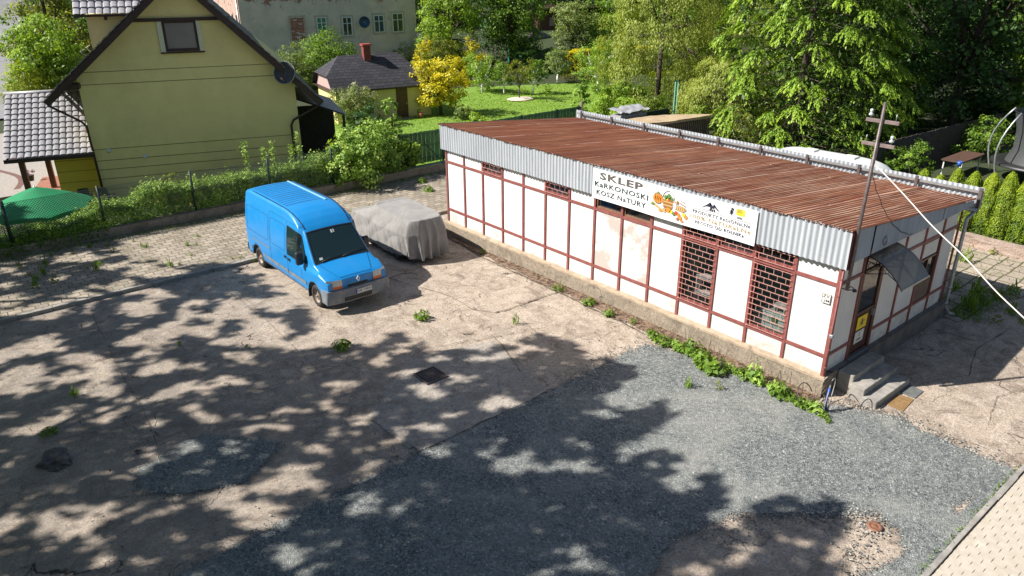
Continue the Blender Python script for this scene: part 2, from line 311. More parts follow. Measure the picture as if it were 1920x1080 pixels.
struct(g.add(vs, fs, 0, True).build('lawn', M['lawn']))
# yard: one concrete sheet, then sheets on it
g = MB()
def sheet(x0, x1, y0, y1, z, nx, ny, amp=.012):
    return lambda u, v_: (x0 + (x1 - x0) * u, y0 + (y1 - y0) * v_, z + amp * fbm(x0 + (x1 - x0) * u, y0 + (y1 - y0) * v_, .5))
g.grid(sheet(-45, 14, -30, 16.8, 0, 0, 0), 90, 70); g.grid(sheet(-45, 14, -30, -29.9, 0, 0, 0), 1, 1)
struct(g.build('yard_concrete', M['concrete']))
g = MB(); g.box((-45, 16.78, -.2), (14, 22.1, .11)); struct(g.build('paved_strip', M['cobble']))
g = MB(); yk = 16.62; x = -45
while x < -3.6:
    L = rng.uniform(.9, 1.0); g.box((x, yk + rng.normal(0, .008), -.15), (x + L - .015, yk + .15 + rng.normal(0, .006), .12 + rng.normal(0, .006))); x += L
struct(g.build('kerb', M['step'], bevel=.008))
def ragged(pts, step=.12, amp=.06, seed=1):
    out = []
    for i in range(len(pts)):
        a = Vector(pts[i]); b_ = Vector(pts[(i + 1) % len(pts)]); L = (b_ - a).length; n_ = max(1, int(L / step)); nrm = Vector((-(b_ - a).y, (b_ - a).x)).normalized()
        for k in range(n_):
            p = a.lerp(b_, k / n_); w = amp * (fbm(p.x, p.y, 1.1, 5, seed) + .5 * fbm(p.x, p.y, 5, 3, seed + 3)); p = p + nrm * w; out.append((p.x, p.y))
    return out
def poly_sheet(name, pts, z, m, th=0):
    me = bpy.data.meshes.new(name); bm = bmesh.new(); vv = [bm.verts.new((p[0], p[1], z)) for p in pts]
    f = bm.faces.new(vv)
    if f.normal.z < 0: f.normal_flip()
    bm.normal_update()
    if f.normal.z < 0: bmesh.ops.reverse_faces(bm, faces=[f])
    bmesh.ops.triangulate(bm, faces=bm.faces[:]); bm.to_mesh(me); bm.free(); me.materials.append(m); return link(name, me)
GZ = .022
def sdist(x, y, poly):
    best = 1e9; ins = False; j = len(poly) - 1
    for i in range(len(poly)):
        ax, ay = poly[j]; bx, by = poly[i]; dx, dy = bx - ax, by - ay; t_ = max(0, min(1, ((x - ax) * dx + (y - ay) * dy) / (dx * dx + dy * dy))); best = min(best, math.hypot(x - ax - t_ * dx, y - ay - t_ * dy))
        if (by > y) != (ay > y) and x < (ax - bx) * (y - by) / (ay - by) + bx: ins = not ins
        j = i
    return best if ins else -best
def gravel_sheet(name, poly, box, step, z, hole=None, clampy=None):
    x0, x1, y0, y1 = box; nx = int((x1 - x0) / step); ny = int((y1 - y0) / step); g = MB(); pts = [(x0 + (x1 - x0) * i / nx, y0 + (y1 - y0) * j / ny) for i in range(nx + 1) for j in range(ny + 1)]
    C_ = []
    for x, y in pts:
        c = sdist(x, y, poly); c = max(-.6, min(.6, c * 1.6))
        if hole:
            for h in hole: c = min(c, max(-.35, -sdist(x, y, h) * 1.2))
        if y < -3.8 and x < .25: c = max(c, .5)
        C_.append(c)
    g.add([(x, y, z + .004 * fbm(x, y, 2)) for x, y in pts], [(i * (ny + 1) + j, (i + 1) * (ny + 1) + j, (i + 1) * (ny + 1) + j + 1, i * (ny + 1) + j + 1) for i in range(nx) for j in range(ny)], 0, True)
    o = g.build(name, M['gravel']); at = o.data.attributes.new('cover', 'FLOAT', 'POINT'); at.data.foreach_set('value', C_); return struct(o)
gravel_sheet('gravel_yard', [(-.62, -.25), (-.62, 1.5), (-.75, 3.0), (-1.2, 4.2), (-4.65, 4.12), (-8.4, 4.06), (-11, 3.95), (-13, 3.8), (-22, 3.6), (-22, -6), (-6, -6), (.15, -6), (.3, -3.85), (.28, -2.2), (.44, -1.75), (.15, -1.15), (-.1, -.5)], (-20, .9, -4.015, 4.6), .12, GZ,
    [[(-3.05, -2.8), (-3.2, -3.35), (-3.7, -3.6), (-4.7, -3.35), (-6.3, -2.9), (-7.6, -2.4), (-7.4, -1.2), (-6.3, -.9), (-5.0, -1.2), (-4.1, -2.0), (-3.6, -2.4)], [(-1.5, -3.98), (-1.2, -3.8), (-1.7, -3.65), (-2.1, -3.9)]])
gravel_sheet('gravel_patch', [(-12.9, 7.2), (-11.6, 7.6), (-10.6, 6.6), (-10.3, 6.1), (-11.4, 5.4), (-12.5, 5.8), (-13.1, 6.5)], (-14.2, -9.6, 4.7, 8.6), .12, GZ)
struct(poly_sheet('repair_slab', ragged([(-8.45, 5.9), (-8.4, 4.3), (-4.62, 4.3), (-4.1, 6.9), (-6.3, 7.6)], .15, .02, 4), .016, M['slab']))
struct(poly_sheet('repair_slab', ragged([(-8.35, 5.0), (-8.3, 4.05), (-5.3, 4.06), (-4.6, 4.16), (-4.5, 5.2), (-5.2, 5.35), (-5.6, 4.75), (-7.6, 4.75)], .12, .05, 14), GZ + .010, M['slab']))
struct(poly_sheet('flagstone_paving', [(6.9, .2), (14, .1), (14, 22), (6.9, 22)], .022, M['flag']))
struct(poly_sheet('flagstone_paving', ragged([(6.45, .2), (6.4, -.55), (8.6, -.75), (11, -1.4), (14, -1.9), (14, .1), (6.9, .2)], .12, .05, 3), .024, M['flag']))
# joints and cracks in the concrete, as sunken dark seams laid on it
def crack(pts, w, z=.03, seed=0):
    P = []
    for i in range(len(pts) - 1):
        a = Vector(pts[i]); b_ = Vector(pts[i + 1]); n_ = max(2, int((b_ - a).length / .08)); nr = Vector((-(b_ - a).y, (b_ - a).x)).normalized()
        for k in range(n_ + (i == len(pts) - 2)):
            p = a.lerp(b_, k / n_); P.append((p + nr * .05 * fbm(p.x, p.y, 2.2, 5, seed + 11), w * (.35 + abs(1.4 * fbm(p.x, p.y, 3, 3, seed + 5))), nr))
    vs = []; 
    for p, ww, nr in P: vs += [(p.x + nr.x * ww, p.y + nr.y * ww, z), (p.x - nr.x * ww, p.y - nr.y * ww, z)]
    return vs, [(2 * i, 2 * i + 1, 2 * i + 3, 2 * i + 2) for i in range(len(P) - 1)]
g = MB()
for pts, w, s in [([(-3.0, 8.2), (-.5, 8.15)], .028, 0), ([(-3.0, 8.2), (-3.4, 8.9), (-3.3, 10), (-4.0, 12.5)], .014, 1), ([(-3.95, 7.2), (-4.1, 6.6), (-4.6, 5.2), (-4.66, 4.3)], .012, 2), ([(-3.4, 6.9), (-5.4, 7.6), (-6.3, 7.7)], .010, 3),
                  ([(-.75, 4.6), (-.62, 8), (-.6, 11.8), (-.45, 13)], .035, 4), ([(-.2, 4.4), (-.16, 8), (-.14, 12.3)], .03, 5), ([(-13.8, 9.3), (-11, 8.6), (-8.5, 8.4), (-6.2, 8.2)], .009, 6), ([(-12.7, 5.5), (-12.2, 9), (-12.1, 12), (-11.8, 16)], .007, 7),
                  ([(-8.4, 8.3), (-8.2, 12), (-8.3, 16.4)], .006, 8), ([(-15, 12.6), (-11, 12.5), (-8.2, 12.4)], .007, 9), ([(-2.6, 4.4), (-3.0, 6), (-2.6, 8.1)], .009, 10), ([(-4.2, 12.4), (-2, 12.6), (-.4, 12.5)], .016, 12),
                  ([(7, -1.6), (5, -1.5), (3.5, -1.9), (2.2, -1.3)], .012, 13), ([(5.4, -.3), (5.6, -1.2), (5.2, -2.4)], .012, 14), ([(1.6, -3.0), (3, -2.7), (4.5, -3.2)], .008, 15)]:
    v_, f_ = crack(pts, w, .03, s); g.add(v_, f_)
M['seam'] = mat('dirt_seam', (.08, .06, .045), (.15, .115, .085), 9, 1)
struct(g.build('yard_joint', M['seam']))
# soil strip with litter along the plinth
M['litter'] = mat('dirt_and_leaf_litter', (.19, .12, .085), (.28, .20, .145), 5, 1, bump=1, bscale=40, c3=(.07, .05, .035), s3=7, f3=(.5, .6), bd=.03)
struct(poly_sheet('dirt_strip', ragged([(0, -.2), (0, 15), (-.35, 15), (-.5, 11), (-.55, 8), (-.7, 4.3), (-.6, 2), (-.55, -.1)], .1, .10, 9), .034, M['litter']))
# interlocking pavers and edging beyond y=-4
def paver(cx, cy, w, h, z, e=.035):
    g_ = .006
    P = [(-w / 2 + g_, -h / 2 + g_), (-e, -h / 2 + g_), (0, -h / 2 + e + g_), (w / 2 - g_, -h / 2 + e + g_)]
    return P
g = MB(); pw, ph = .17, .20
M['paver'] = mat('beige_interlocking_paver', (.42, .37, .30), (.48, .43, .36), 7, .9, bump=.5, bscale=60, c3=(.56, .50, .42), s3=1.3, f3=(.62, .72))
for i in range(-12, 40):
    x0 = .42 - i * pw
    for j in range(0, 60):
        y1 = -4.13 - j * ph + (i % 2) * ph / 2
        if j == 0 and i % 2: y1 -= ph / 2
        ya = y1 - ph + ((ph / 2) if (j == 0 and i % 2) else 0)
        if j > 0 and i % 2: pass
        if y1 > -4.12: y1 = -4.125
        q = .0012; n_ = .005; a, b_ = x0 + pw * .2, x0 + pw * .8; dz = .055 + rng.normal(0, .0018)
        g.prism([(x0 + q, ya + q, 0), (a, ya + q, 0), (a + .01, ya + n_, 0), (b_ - .01, ya + n_, 0), (b_, ya + q, 0), (x0 + pw - q, ya + q, 0), (x0 + pw - q, y1 - q, 0), (b_, y1 - q, 0), (b_ - .01, y1 - n_, 0), (a + .01, y1 - n_, 0), (a, y1 - q, 0), (x0 + q, y1 - q, 0)], (0, 0, dz))
struct(g.build('pavement', M['paver']))
g = MB(); g.box((-8, -16, -.05), (9, -4.12, .045)); struct(g.build('pavement_bed', M['seam']))
g = MB(); x = -8
while x < 3.0:
    g.box((x, -4.11 + rng.normal(0, .004), -.1), (x + .985, -4.02 + rng.normal(0, .004), .085 + rng.normal(0, .004))); x += 1.0
struct(g.build('pavement_edging', M['step'], bevel=.006))
tag(MB().box((.05, -5.05, .05), (.17, -4.93, .064)).build('paver_block', mat('terracotta_block', (.38, .15, .08), (.30, .11, .06), 8, .9)), 'small terracotta square cover set in the beige pavement', 'cover')
# road and far ground
M['asphalt'] = mat('pale_asphalt', (.25, .25, .26), (.19, .19, .20), 2, .9, bump=.2, bscale=80)
g = MB(); g.grid(lambda u, v_: (-14 + 15 * v_ - 5 * (1 - u) * 1 + 3 * u * u, 58 + 62 * u, -.9 + .045 + (max(0, math.hypot(-8 + 15, 65 + 62 * u - 7) - 72) * .0) + max(0, terrain_z(-14 + 15 * v_ - 5 * (1 - u) + 3 * u * u, 58 + 62 * u) + 1.0)), 30, 8); struct(g.build('road', M['asphalt']))
M['patio'] = mat('pale_patio_paving', (.36, .33, .30), (.27, .24, .22), 8, .9, bump=.4, bscale=30)
g = MB(); g.box((-22, 34.8, -1.1), (-7, 52, -.88)); struct(g.build('patio', M['patio']))
g = MB(); P = [(-10.9 + .5 * math.sin(k * .5), 36 + k * .7) for k in range(14)]
g.add([(x + s * .14, y, -.872) for x, y in P for s in (-1, 1)], [(2 * i, 2 * i + 1, 2 * i + 3, 2 * i + 2) for i in range(13)]); struct(g.build('patio_band', mat('dark_red_paving', (.12, .06, .05), (.17, .09, .08), 9, .9)))
# retaining wall under the fence
g = MB(); g.grid(lambda u, v_: (-45 + 59 * u, 22.08 + .03 * fbm(u * 60, v_ * 3, 1.0), -.05 + v_ * .5), 180, 4)
g.grid(lambda u, v_: (-45 + 59 * u, 22.08 + v_ * .36, .45 + .012 * fbm(u * 60, v_, 2.0)), 180, 2); g.box((-45, 22.12, -1.2), (14, 22.42, .43))
tag(g.build('retaining_wall', M['plinth']), 'long low weathered concrete wall under the mesh fence', 'wall')
# low broken wall before the thujas
g = MB(); g.grid(lambda u, v_: (12.93 + .05 * fbm(u * 20, v_ * 4, 1.3, 5), -8 + 20 * u, -.05 + v_ * (.46 + .05 * fbm(u * 20, 0, 1.5))), 120, 8)
g.grid(lambda u, v_: (12.93 + v_ * .4, -8 + 20 * u, .41 + .05 * fbm(u * 20, v_ * 0, 1.5)), 120, 2)
tag(g.build('stone_wall', mat('pinkish_crumbling_wall', (.40, .31, .26), (.30, .22, .18), 2.5, .95, bump=1, bscale=14, c3=(.36, .17, .11), s3=1.5, f3=(.58, .68), bd=.05)), 'low crumbling wall at the foot of the thuja hedge', 'wall')
g = MB(); g.box((13.25, -8, -.5), (16, 5.2, .36)); struct(g.build('planting_bank', M['soil']))
# ================================================================ SHOP
BAY = 1.05; Z0, Z1, Z2 = .52, .978, 2.726
shop = thing('shop_building', 'single-storey white shop with red-brown framing and a rusty corrugated roof', 'building', (0, 0, 0))
def zr(x): return 4.03 - .094 * (x + .15)
g = MB(); zb = -.1
g.grid(lambda u, v_: (-.14 + .02 * fbm(0, u * 30, 1.2, 4), -.12 + 15.0 * u, -.05 + .53 * v_), 200, 6)
g.box((-.12, -.11, -.05), (.3, 14.87, .475))
tag(g.build('plinth', M['plinth'], shop))
g = MB(); g.grid(lambda u, v_: (.03 - .18 * v_, -.14 + 15.03 * u, .52 - .03 * v_ + .006 * fbm(u * 40, v_, 2)), 160, 3); g.grid(lambda u, v_: (-.15 + .012 * fbm(u * 40, 3, 2), -.14 + 15.03 * u, .43 + .06 * v_), 160, 1)
g.build('plinth_ledge', M['ledge'], shop)
g = MB(); g.grid(lambda u, v_: (-.12 + 6.6 * u, -.11 + .015 * fbm(u * 10, v_ * 2, 1.5), -.05 + .57 * v_), 40, 4); g.box((.3, -.1, -.05), (6.45, .1, .518)); g.box((6.1, .1, -.05), (6.45, 14.8, .5)); g.box((.3, 14.6, -.05), (6.1, 14.86, .5))
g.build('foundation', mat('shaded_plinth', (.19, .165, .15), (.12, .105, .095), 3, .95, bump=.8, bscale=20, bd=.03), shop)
# facade panels; kinds per bay from the near corner: p plain, w window
upper = {1: 'g', 2: 'g', 3: 'g', 5: 'w', 6: 'w', 8: 'g', 11: 'g'}; middle = {1, 3}
wh = MB(); stn = MB()
for i in range(14):
    y0, y1 = i * BAY, (i + 1) * BAY
    wh.box((.02, y0, Z0), (.16, y1, Z1))
    if i not in middle: (stn if i in (5, 6) else wh).box((.02, y0, Z1), (.16, y1, Z2))
    if i not in upper: wh.box((.02, y0, Z2), (.16, y1, 3.85))
    else: wh.box((.02, y0, 3.27), (.16, y1, 3.85))
wh.box((6.14, .1, Z0), (6.28, 14.7, 3.35)); wh.box((.16, 14.56, Z0), (6.14, 14.7, 3.4))
# end wall panels: x bays; door in bay 1 (1.1..2.05), window in bay 4 (4.25..5.3)
def endp(x0, x1, z0, z1): wh.box((x0, .02, z0), (x1, .16, z1))
endp(.16, 1.1, Z0, 3.3); endp(2.1, 4.22, Z0, 3.3); endp(4.22, 5.3, Z0, Z1); endp(4.22, 5.3, 2.73, 3.3); endp(5.3, 6.14, Z0, 3.3); endp(1.1, 2.1, 3.0, 3.3)
wh.build('wall', M['white'], shop); stn.build('wall', M['stained'], shop)
MB().box((.3, .3, .4), (6.1, 14.5, .5)).build('floor', M['dark'], shop); MB().box((2.4, .2, .5), (2.5, 14.5, 3.2)).build('partition', mat('inner_partition', (.10, .10, .09), (.16, .15, .13), 1.5, .9), shop)
pw_ = .075
for i in range(15):
    MB().box((-.018, i * BAY - pw_ / 2, Z0 - .03), (.022, i * BAY + pw_ / 2, 3.35)).build('post', M['post'], shop)
def bayrail(z, skip=()):
    g = MB()
    for i in range(14):
        g.box((-.012, i * BAY + pw_ / 2, z - .04), (.024, (i + 1) * BAY - pw_ / 2, z + .04))
    return g
bayrail(Z1).build('lower_rail', M['post'], shop); bayrail(Z2).build('upper_rail', M['post'], shop)
ex = [1.06, 2.1, 3.14, 4.22, 5.28, 6.28]
for x in ex: MB().box((x - .03, -.016, Z0), (x + .03, .022, 3.28)).build('post', M['post'], shop)
for z, n_ in ((Z1, 'lower_rail'), (Z2, 'upper_rail'), (3.2, 'top_rail')):
    g = MB(); E = [.02] + ex
    for a, b_ in zip(E, E[1:]):
        if a == 1.06 and n_ == 'lower_rail': g.build(n_, M['post'], shop); g = MB(); continue
        g.box((a + .03 if not g.v else a - .03, -.010, z - .035), (b_ - .03, .024, z + .035))
    g.build(n_, M['post'], shop)
# windows with grilles
def grille(y0, y1, z0, z1, step):
    g = MB(); r = .009; n_ = max(2, round((z1 - z0) / step)); dz = (z1 - z0) / n_
    for k in range(n_ + 1): g.box((-.055, y0 - .02, z0 + k * dz - .0055), (-.043, y1 + .02, z0 + k * dz + .0055))
    for k in range(n_):
        q = np.arange(y0 + (.11 if k % 2 else .22), y1, .22)
        for y in q: g.box((-.053, y - .0045, z0 + k * dz + .0055), (-.045, y + .0045, z0 + (k + 1) * dz - .0055))
    for y in (y0 + .02, y1 - .02): g.box((-.041, y - .01, z0), (-.02, y + .01, z0 + .02)); g.box((-.041, y - .01, z1 - .02), (-.02, y + .01, z1))
    return g
def window(y0, y1, z0, z1, kind, name='window'):
    w = MB().box((.075, y0, z0), (.085, y1, z1)).build(name, M['glass'] if kind != 'open' else M['dark'], shop)
    g = MB(); t_ = .05; fm = M['post'] if kind == 'g' else mat('worn_brown_frame', (.16, .075, .04), (.24, .13, .08), 10, .7)
    g.box((.03, y0, z0), (.074, y1, z0 + t_)); g.box((.03, y0, z1 - t_), (.074, y1, z1)); g.box((.03, y0, z0 + t_), (.074, y0 + t_, z1 - t_)); g.box((.03, y1 - t_, z0 + t_), (.074, y1, z1 - t_))
    g.build('frame', fm, w)
    if kind == 'g': grille(y0, y1, z0 + .02, z1 - .02, .145).build('grille', M['grille'], w)
    return w
for i, k in upper.items():
    if i in (1, 3): continue
    window(i * BAY + pw_ / 2, (i + 1) * BAY - pw_ / 2, Z2 + .04, 3.27, k)
def clearwin(y0, y1, z0, z1):
    g = MB(); t_ = .05
    g.box((.03, y0, z0), (.074, y1, z0 + t_)); g.box((.03, y0, z1 - t_), (.074, y1, z1)); g.box((.03, y0, z0 + t_), (.074, y0 + t_, z1 - t_)); g.box((.03, y1 - t_, z0 + t_), (.074, y1, z1 - t_))
    w = g.build('window', M['post'], shop); grille(y0, y1, z0 + .02, z1 - .02, .145).build('grille', M['grille'], w)
    m_, t2, b2 = newmat('clear_pane'); b2.inputs['Roughness'].default_value = .03; b2.inputs['Base Color'].default_value = (.02, .03, .03, 1)
    tp = ND(t2, 'BsdfTransparent'); ms = ND(t2, 'MixShader'); ms.inputs[0].default_value = .25; t2.links.new(tp.outputs[0], ms.inputs[1]); t2.links.new(b2.outputs[0], ms.inputs[2]); t2.links.new(ms.outputs[0], t2.nodes['Material Output'].inputs[0])
    MB().box((.078, y0, z0), (.082, y1, z1)).build('pane', m_, w)
for i in (1, 3):
    clearwin(i * BAY + pw_ / 2, (i + 1) * BAY - pw_ / 2, Z1 + .04, Z2 - .04); clearwin(i * BAY + pw_ / 2, (i + 1) * BAY - pw_ / 2, Z2 + .04, 3.27)
# things seen through the two big windows
mint = mat('pale_mint_enamel', (.50, .60, .55), (.44, .54, .49), 3, .4)
t_ = thing('chest_freezer', 'pale mint chest freezer standing inside the right grilled window', 'freezer', (.6, 1.55, .5))
MB().box((.3, 1.12, .52), (.95, 1.95, 1.35)).build('cabinet', mint, t_, bevel=.02); MB().box((.28, 1.10, 1.355), (.97, 1.97, 1.42)).build('lid', mint, t_, bevel=.02); MB().box((.27, 1.45, 1.2), (.296, 1.6, 1.3)).build('badge', M['greenp'], t_)
for k, (z, yy, w_) in enumerate([(1.15, 3.3, .7), (1.6, 3.35, .6), (1.55, 1.3, .35)]):
    tag(MB().box((.35, yy, z), (.6, yy + w_, z + .07)).box((.35, yy + .03, z - .5), (.6, yy + .06, z)).box((.35, yy + w_ - .06, z - .5), (.6, yy + w_ - .03, z)).build('shelf', M['offwhite'], bevel=.004),
        ['pale shelf low behind the left grilled window', 'upper pale shelf behind the left grilled window', 'small pale shelf above the freezer behind the right grilled window'][k], 'shelf')
# corrugated fascia of the long side
def corrug(fn_base, L, H, pitch, amp, nper=8, nv=1, wob=0):
    n_ = int(L / pitch * nper)
    return n_
g = MB(); p = .135; Lf = 15.02; n_ = int(Lf / p * 8)
def ff(u, v_):
    y = -.16 + Lf * u; s = math.sin(2 * math.pi * y / p)
    return (-.12 + .020 * s - .01 * v_, y, 3.165 + .012 * fbm(y, 0, .8) + (zr(-.12) - 3.155) * v_)
g.grid(ff, n_, 2); g.build('fascia', M['corr'], shop)
g = MB(); g.box((-.085, -.1, 3.3), (.0, 14.75, 3.36)); g.box((-.085, -.1, 3.8), (.0, 14.75, 3.86)); g.build('fascia_batten', M['wood'], shop)
# end fascia
g = MB(); p2 = .075
for x0, x1, dz, dy in ((.22, 1.0, 0, .0), (1.02, 2.9, .02, .012), (2.92, 4.7, -.01, 0), (4.72, 6.62, .01, .01)):
    n_ = int((x1 - x0) / p2 * 8)
    g.grid(lambda u, v_: (x0 + (x1 - x0) * u, -.10 - dy + .012 * math.sin(2 * math.pi * (x0 + (x1 - x0) * u) / p2), 3.215 + dz + (zr(x0 + (x1 - x0) * u) - 3.235 - dz) * v_), n_, 1)
g.build('end_fascia', M['corrblue'], shop)
MB().box((-.09, -.16, 3.15), (.05, -.09, 4.0)).box((.05, -.155, 3.18), (.2, -.095, 3.26)).build('corner_board', M['post'], shop)
MB().box((-.06, -.065, .5), (.03, .022, 3.2)).build('corner_post', M['post'], shop)
# roof of corrugated sheets
g = MB(); yr0, yr1 = -.17, 14.93; pr_ = .1; n_ = int((yr1 - yr0) / pr_ * 8); cuts = [-.17, 1.75, 3.6, 5.3, 6.72]
for q in range(4):
    xa, xb = cuts[q], cuts[q + 1] + (.06 if q < 3 else 0)
    def fr(u, v_):
        y = yr0 + (yr1 - yr0) * u; x = xa + (xb - xa) * v_
        s = int(y / .95); 
        return (x + .03 * noise.noise(Vector((s * 1.7, q, 0))), y, zr(x) + .022 * math.fmod((y + 10) / .95, 1) + .018 * math.sin(2 * math.pi * y / pr_) + .006 * noise.noise(Vector((s * 3.1, q * 5., 1))) + (.008 if q % 2 else 0) + .012 * fbm(x, y, .6))
    g.grid(fr, n_, 6)
g.build('roof', M['rust'], shop)
MB().prism([(0.0, -.02, 3.27), (6.3, -.02, 3.27), (6.3, -.02, zr(6.3) - .03), (0, -.02, zr(0) - .04)], (0, .1, 0)).build('gable_board', M['wood'], shop); g = MB(); g.prism([(0.0, 14.6, 3.27), (6.3, 14.6, 3.27), (6.3, 14.6, zr(6.3) - .03), (0, 14.6, zr(0) - .04)], (0, .1, 0)); g.build('gable_board', M['wood'], shop)
# seams of dirt between roof sheets
# back parapet
g = MB(); p = .135; L = 15.4; n_ = int(L / p * 8)
g.grid(lambda u, v_: (6.90 + .02 * math.sin(2 * math.pi * (-.2 + L * u) / p), -.2 + L * u, 3.12 + .55 * v_), n_, 1); g.build('parapet_sheet', M['corr'], shop)
g = MB(); g.box((6.80, -.20, 3.53), (6.87, 15.05, 3.59)); g.build('parapet_rail', M['greymetal'], shop)
for k in range(10): MB().box((6.74, -.2 + k * 1.66, 3.0), (6.80, -.12 + k * 1.66, 3.68)).build('parapet_post', M['steel'], shop)
# edge flashing left side and gutter
g = MB(); g.add([(-.17, 14.9, zr(-.17) + .03), (6.7, 14.9, zr(6.7) + .03), (6.7, 15.0, zr(6.7) + .02), (-.17, 15.0, zr(-.17) + .02)], [(0, 1, 2, 3)]); g.build('verge_flashing', M['greymetal'], shop)
g = MB(); g.tube([(6.6, 15, 3.2), (6.6, -.22, 3.12)], .06, 8); g.tube([(6.6, -.2, 3.12), (6.42, -.1, 2.9), (6.40, -.1, .35), (6.50, -.2, .14), (6.62, -.3, .1)], .05, 8); g.build('downpipe', M['greymetal'], shop)
g = MB(); g.tube([(6.40, -.1, .95), (6.40, -.1, .9)], .062, 10); g.tube([(6.40, -.1, .5), (6.40, -.1, .42)], .06, 10); g.build('pipe_collar', M['greymetal'], shop)
# door
door = MB().box((1.12, .03, .54), (2.06, .07, 3.0)).build('door', M['doorbrown'], shop)
g = MB(); g.box((1.09, -.02, .53), (1.17, .029, 3.12)); g.box((1.98, -.02, .53), (2.09, .029, 3.12)); g.box((1.17, -.02, 2.68), (1.98, .029, 2.76)); g.box((1.17, -.02, 3.04), (1.98, .029, 3.12)); g.box((1.17, -.012, 1.62), (1.98, .029, 1.70)); g.box((1.17, -.012, .55), (1.98, .029, .62)); g.build('frame', M['doorbrown'], door)
MB().box((1.19, .01, 1.72), (1.96, .028, 2.66)).build('pane', M['glass'], door)
MB().box((1.19, .01, 2.78), (1.96, .028, 3.03)).build('fanlight', M['glass'], door)
MB().box((1.18, .012, .64), (1.97, .029, 1.6)).build('panel', M['doorbrown'], door)
MB().box((1.90, -.07, 1.45), (1.93, .0, 1.62)).build('handle', M['greymetal'], door); MB().box((1.1, -.06, .515), (2.05, -.01, .54)).build('threshold', M['greymetal'], door)
# end window
w = MB().box((4.27, .05, Z1 + .04), (5.24, .06, Z2 - .03)).build('window', M['glass'], shop)
g = MB()
for a, b_ in (((4.25, .01, Z1 + .035), (4.31, .049, Z2 - .035)), ((5.19, .01, Z1 + .035), (5.25, .049, Z2 - .035)), ((4.31, .01, 2.15), (5.19, .049, 2.2)), ((4.31, .01, 1.5), (5.19, .049, 1.55)), ((4.72, .01, 1.56), (4.76, .047, 2.14)), ((4.31, .01, Z2 - .09), (5.19, .049, Z2 - .035))): g.box(a, b_)
g.build('frame', M['doorbrown'], w); MB().box((4.31, .02, Z1 + .04), (5.19, .048, 1.5)).build('board', mat('brown_board', (.17, .12, .09), (.12, .085, .065), 3, .7), w); MB().box((4.33, .02, 2.24), (5.17, .048, 2.62)).build('blind', M['offwhite'], w)
g = MB()
for k, h in enumerate((.07, .05, .06, .05, .07)): g.box((4.42 + k * .12, .012, 1.60), (4.49 + k * .12, .02, 1.60 + h))
g.build('sticker', M['offwhite'], w)
# canopy over the door
can = thing('door_canopy', 'smoked curved canopy on black scroll brackets above the shop door', 'canopy', (1.7, -.4, 2.8))
m_, t2, b2 = newmat('smoked_polycarbonate'); b2.inputs['Roughness'].default_value = .12; b2.inputs['Base Color'].default_value = (.20, .175, .14, 1)
tp = ND(t2, 'BsdfTransparent'); tp.inputs[0].default_value = (.5, .45, .36, 1); ms = ND(t2, 'MixShader'); ms.inputs[0].default_value = .72; t2.links.new(tp.outputs[0], ms.inputs[1]); t2.links.new(b2.outputs[0], ms.inputs[2]); t2.links.new(ms.outputs[0], t2.nodes['Material Output'].inputs[0])
def cz(v_): return 3.16 - .13 * v_ - .46 * v_ ** 2.2
def cy_(v_): return -.02 - .86 * v_
MB().grid(lambda u, v_: (1.12 + 1.35 * u, cy_(v_), cz(v_)), 4, 10).build('sheet', m_, can)
g = MB(); g.bar((1.12, cy_(1), cz(1)), (2.47, cy_(1), cz(1)), .02, .045); g.build('front_trim', M['greymetal'], can)
for x in (1.13, 1.795, 2.46):
    g = MB(); g.tube([(x, cy_(k / 8), cz(k / 8) - .02) for k in range(9)], .012, 6); g.tube([(x, -.03, 3.12), (x, -.03, 2.72)], .012, 6)
    g.tube([(x, -.03, 2.72), (x, -.25, 2.78), (x, -.5, 2.86), (x, cy_(.8), cz(.8) - .03)], .010, 6)
    for rr_, cc in ((.09, (-.15, 2.93)), (.06, (-.33, 2.93)), (.045, (-.48, 2.9))):
        g.tube([(x, cc[0] + rr_ * math.cos(a), cc[1] + rr_ * math.sin(a)) for a in np.linspace(0, 2 * math.pi, 13)], .008, 5, cap=False)
    g.build('bracket', M['plastic'], can)
# steps
g = MB()
for k, (ya, yb, z_, xa, xb) in enumerate([(-.50, -.125, .50, .5, 1.98), (-.84, -.49, .345, .38, 1.96), (-1.16, -.83, .18, .34, 1.97)]): g.box((xa, ya, -.1 if k else -.1), (xb, yb, z_))
st = g.build('concrete_steps', M['step'], bevel=.012); tag(st, 'three worn concrete steps up to the shop door', 'steps')
tag(MB().prism([(.74, -1.22, .004), (1.36, -1.18, .004), (1.42, -1.53, .004), (.73, -1.60, .004)], (0, 0, .014)).build('doormat', mat('brown_coir', (.28, .17, .07), (.20, .115, .045), 10, 1, bump=.8, bscale=90), bevel=.003), 'brown coir doormat lying before the lowest step', 'doormat')
tag(MB().prism([(1.50, -1.19, .004), (2.0, -1.17, .004), (1.95, -1.52, .004), (1.48, -1.53, .004)], (0, 0, .016)).build('doormat', mat('grey_rubber', (.10, .105, .10), (.14, .145, .14), 8, .8, bump=.6, bscale=60), bevel=.003), 'dark grey rubber doormat beside the coir mat', 'doormat')
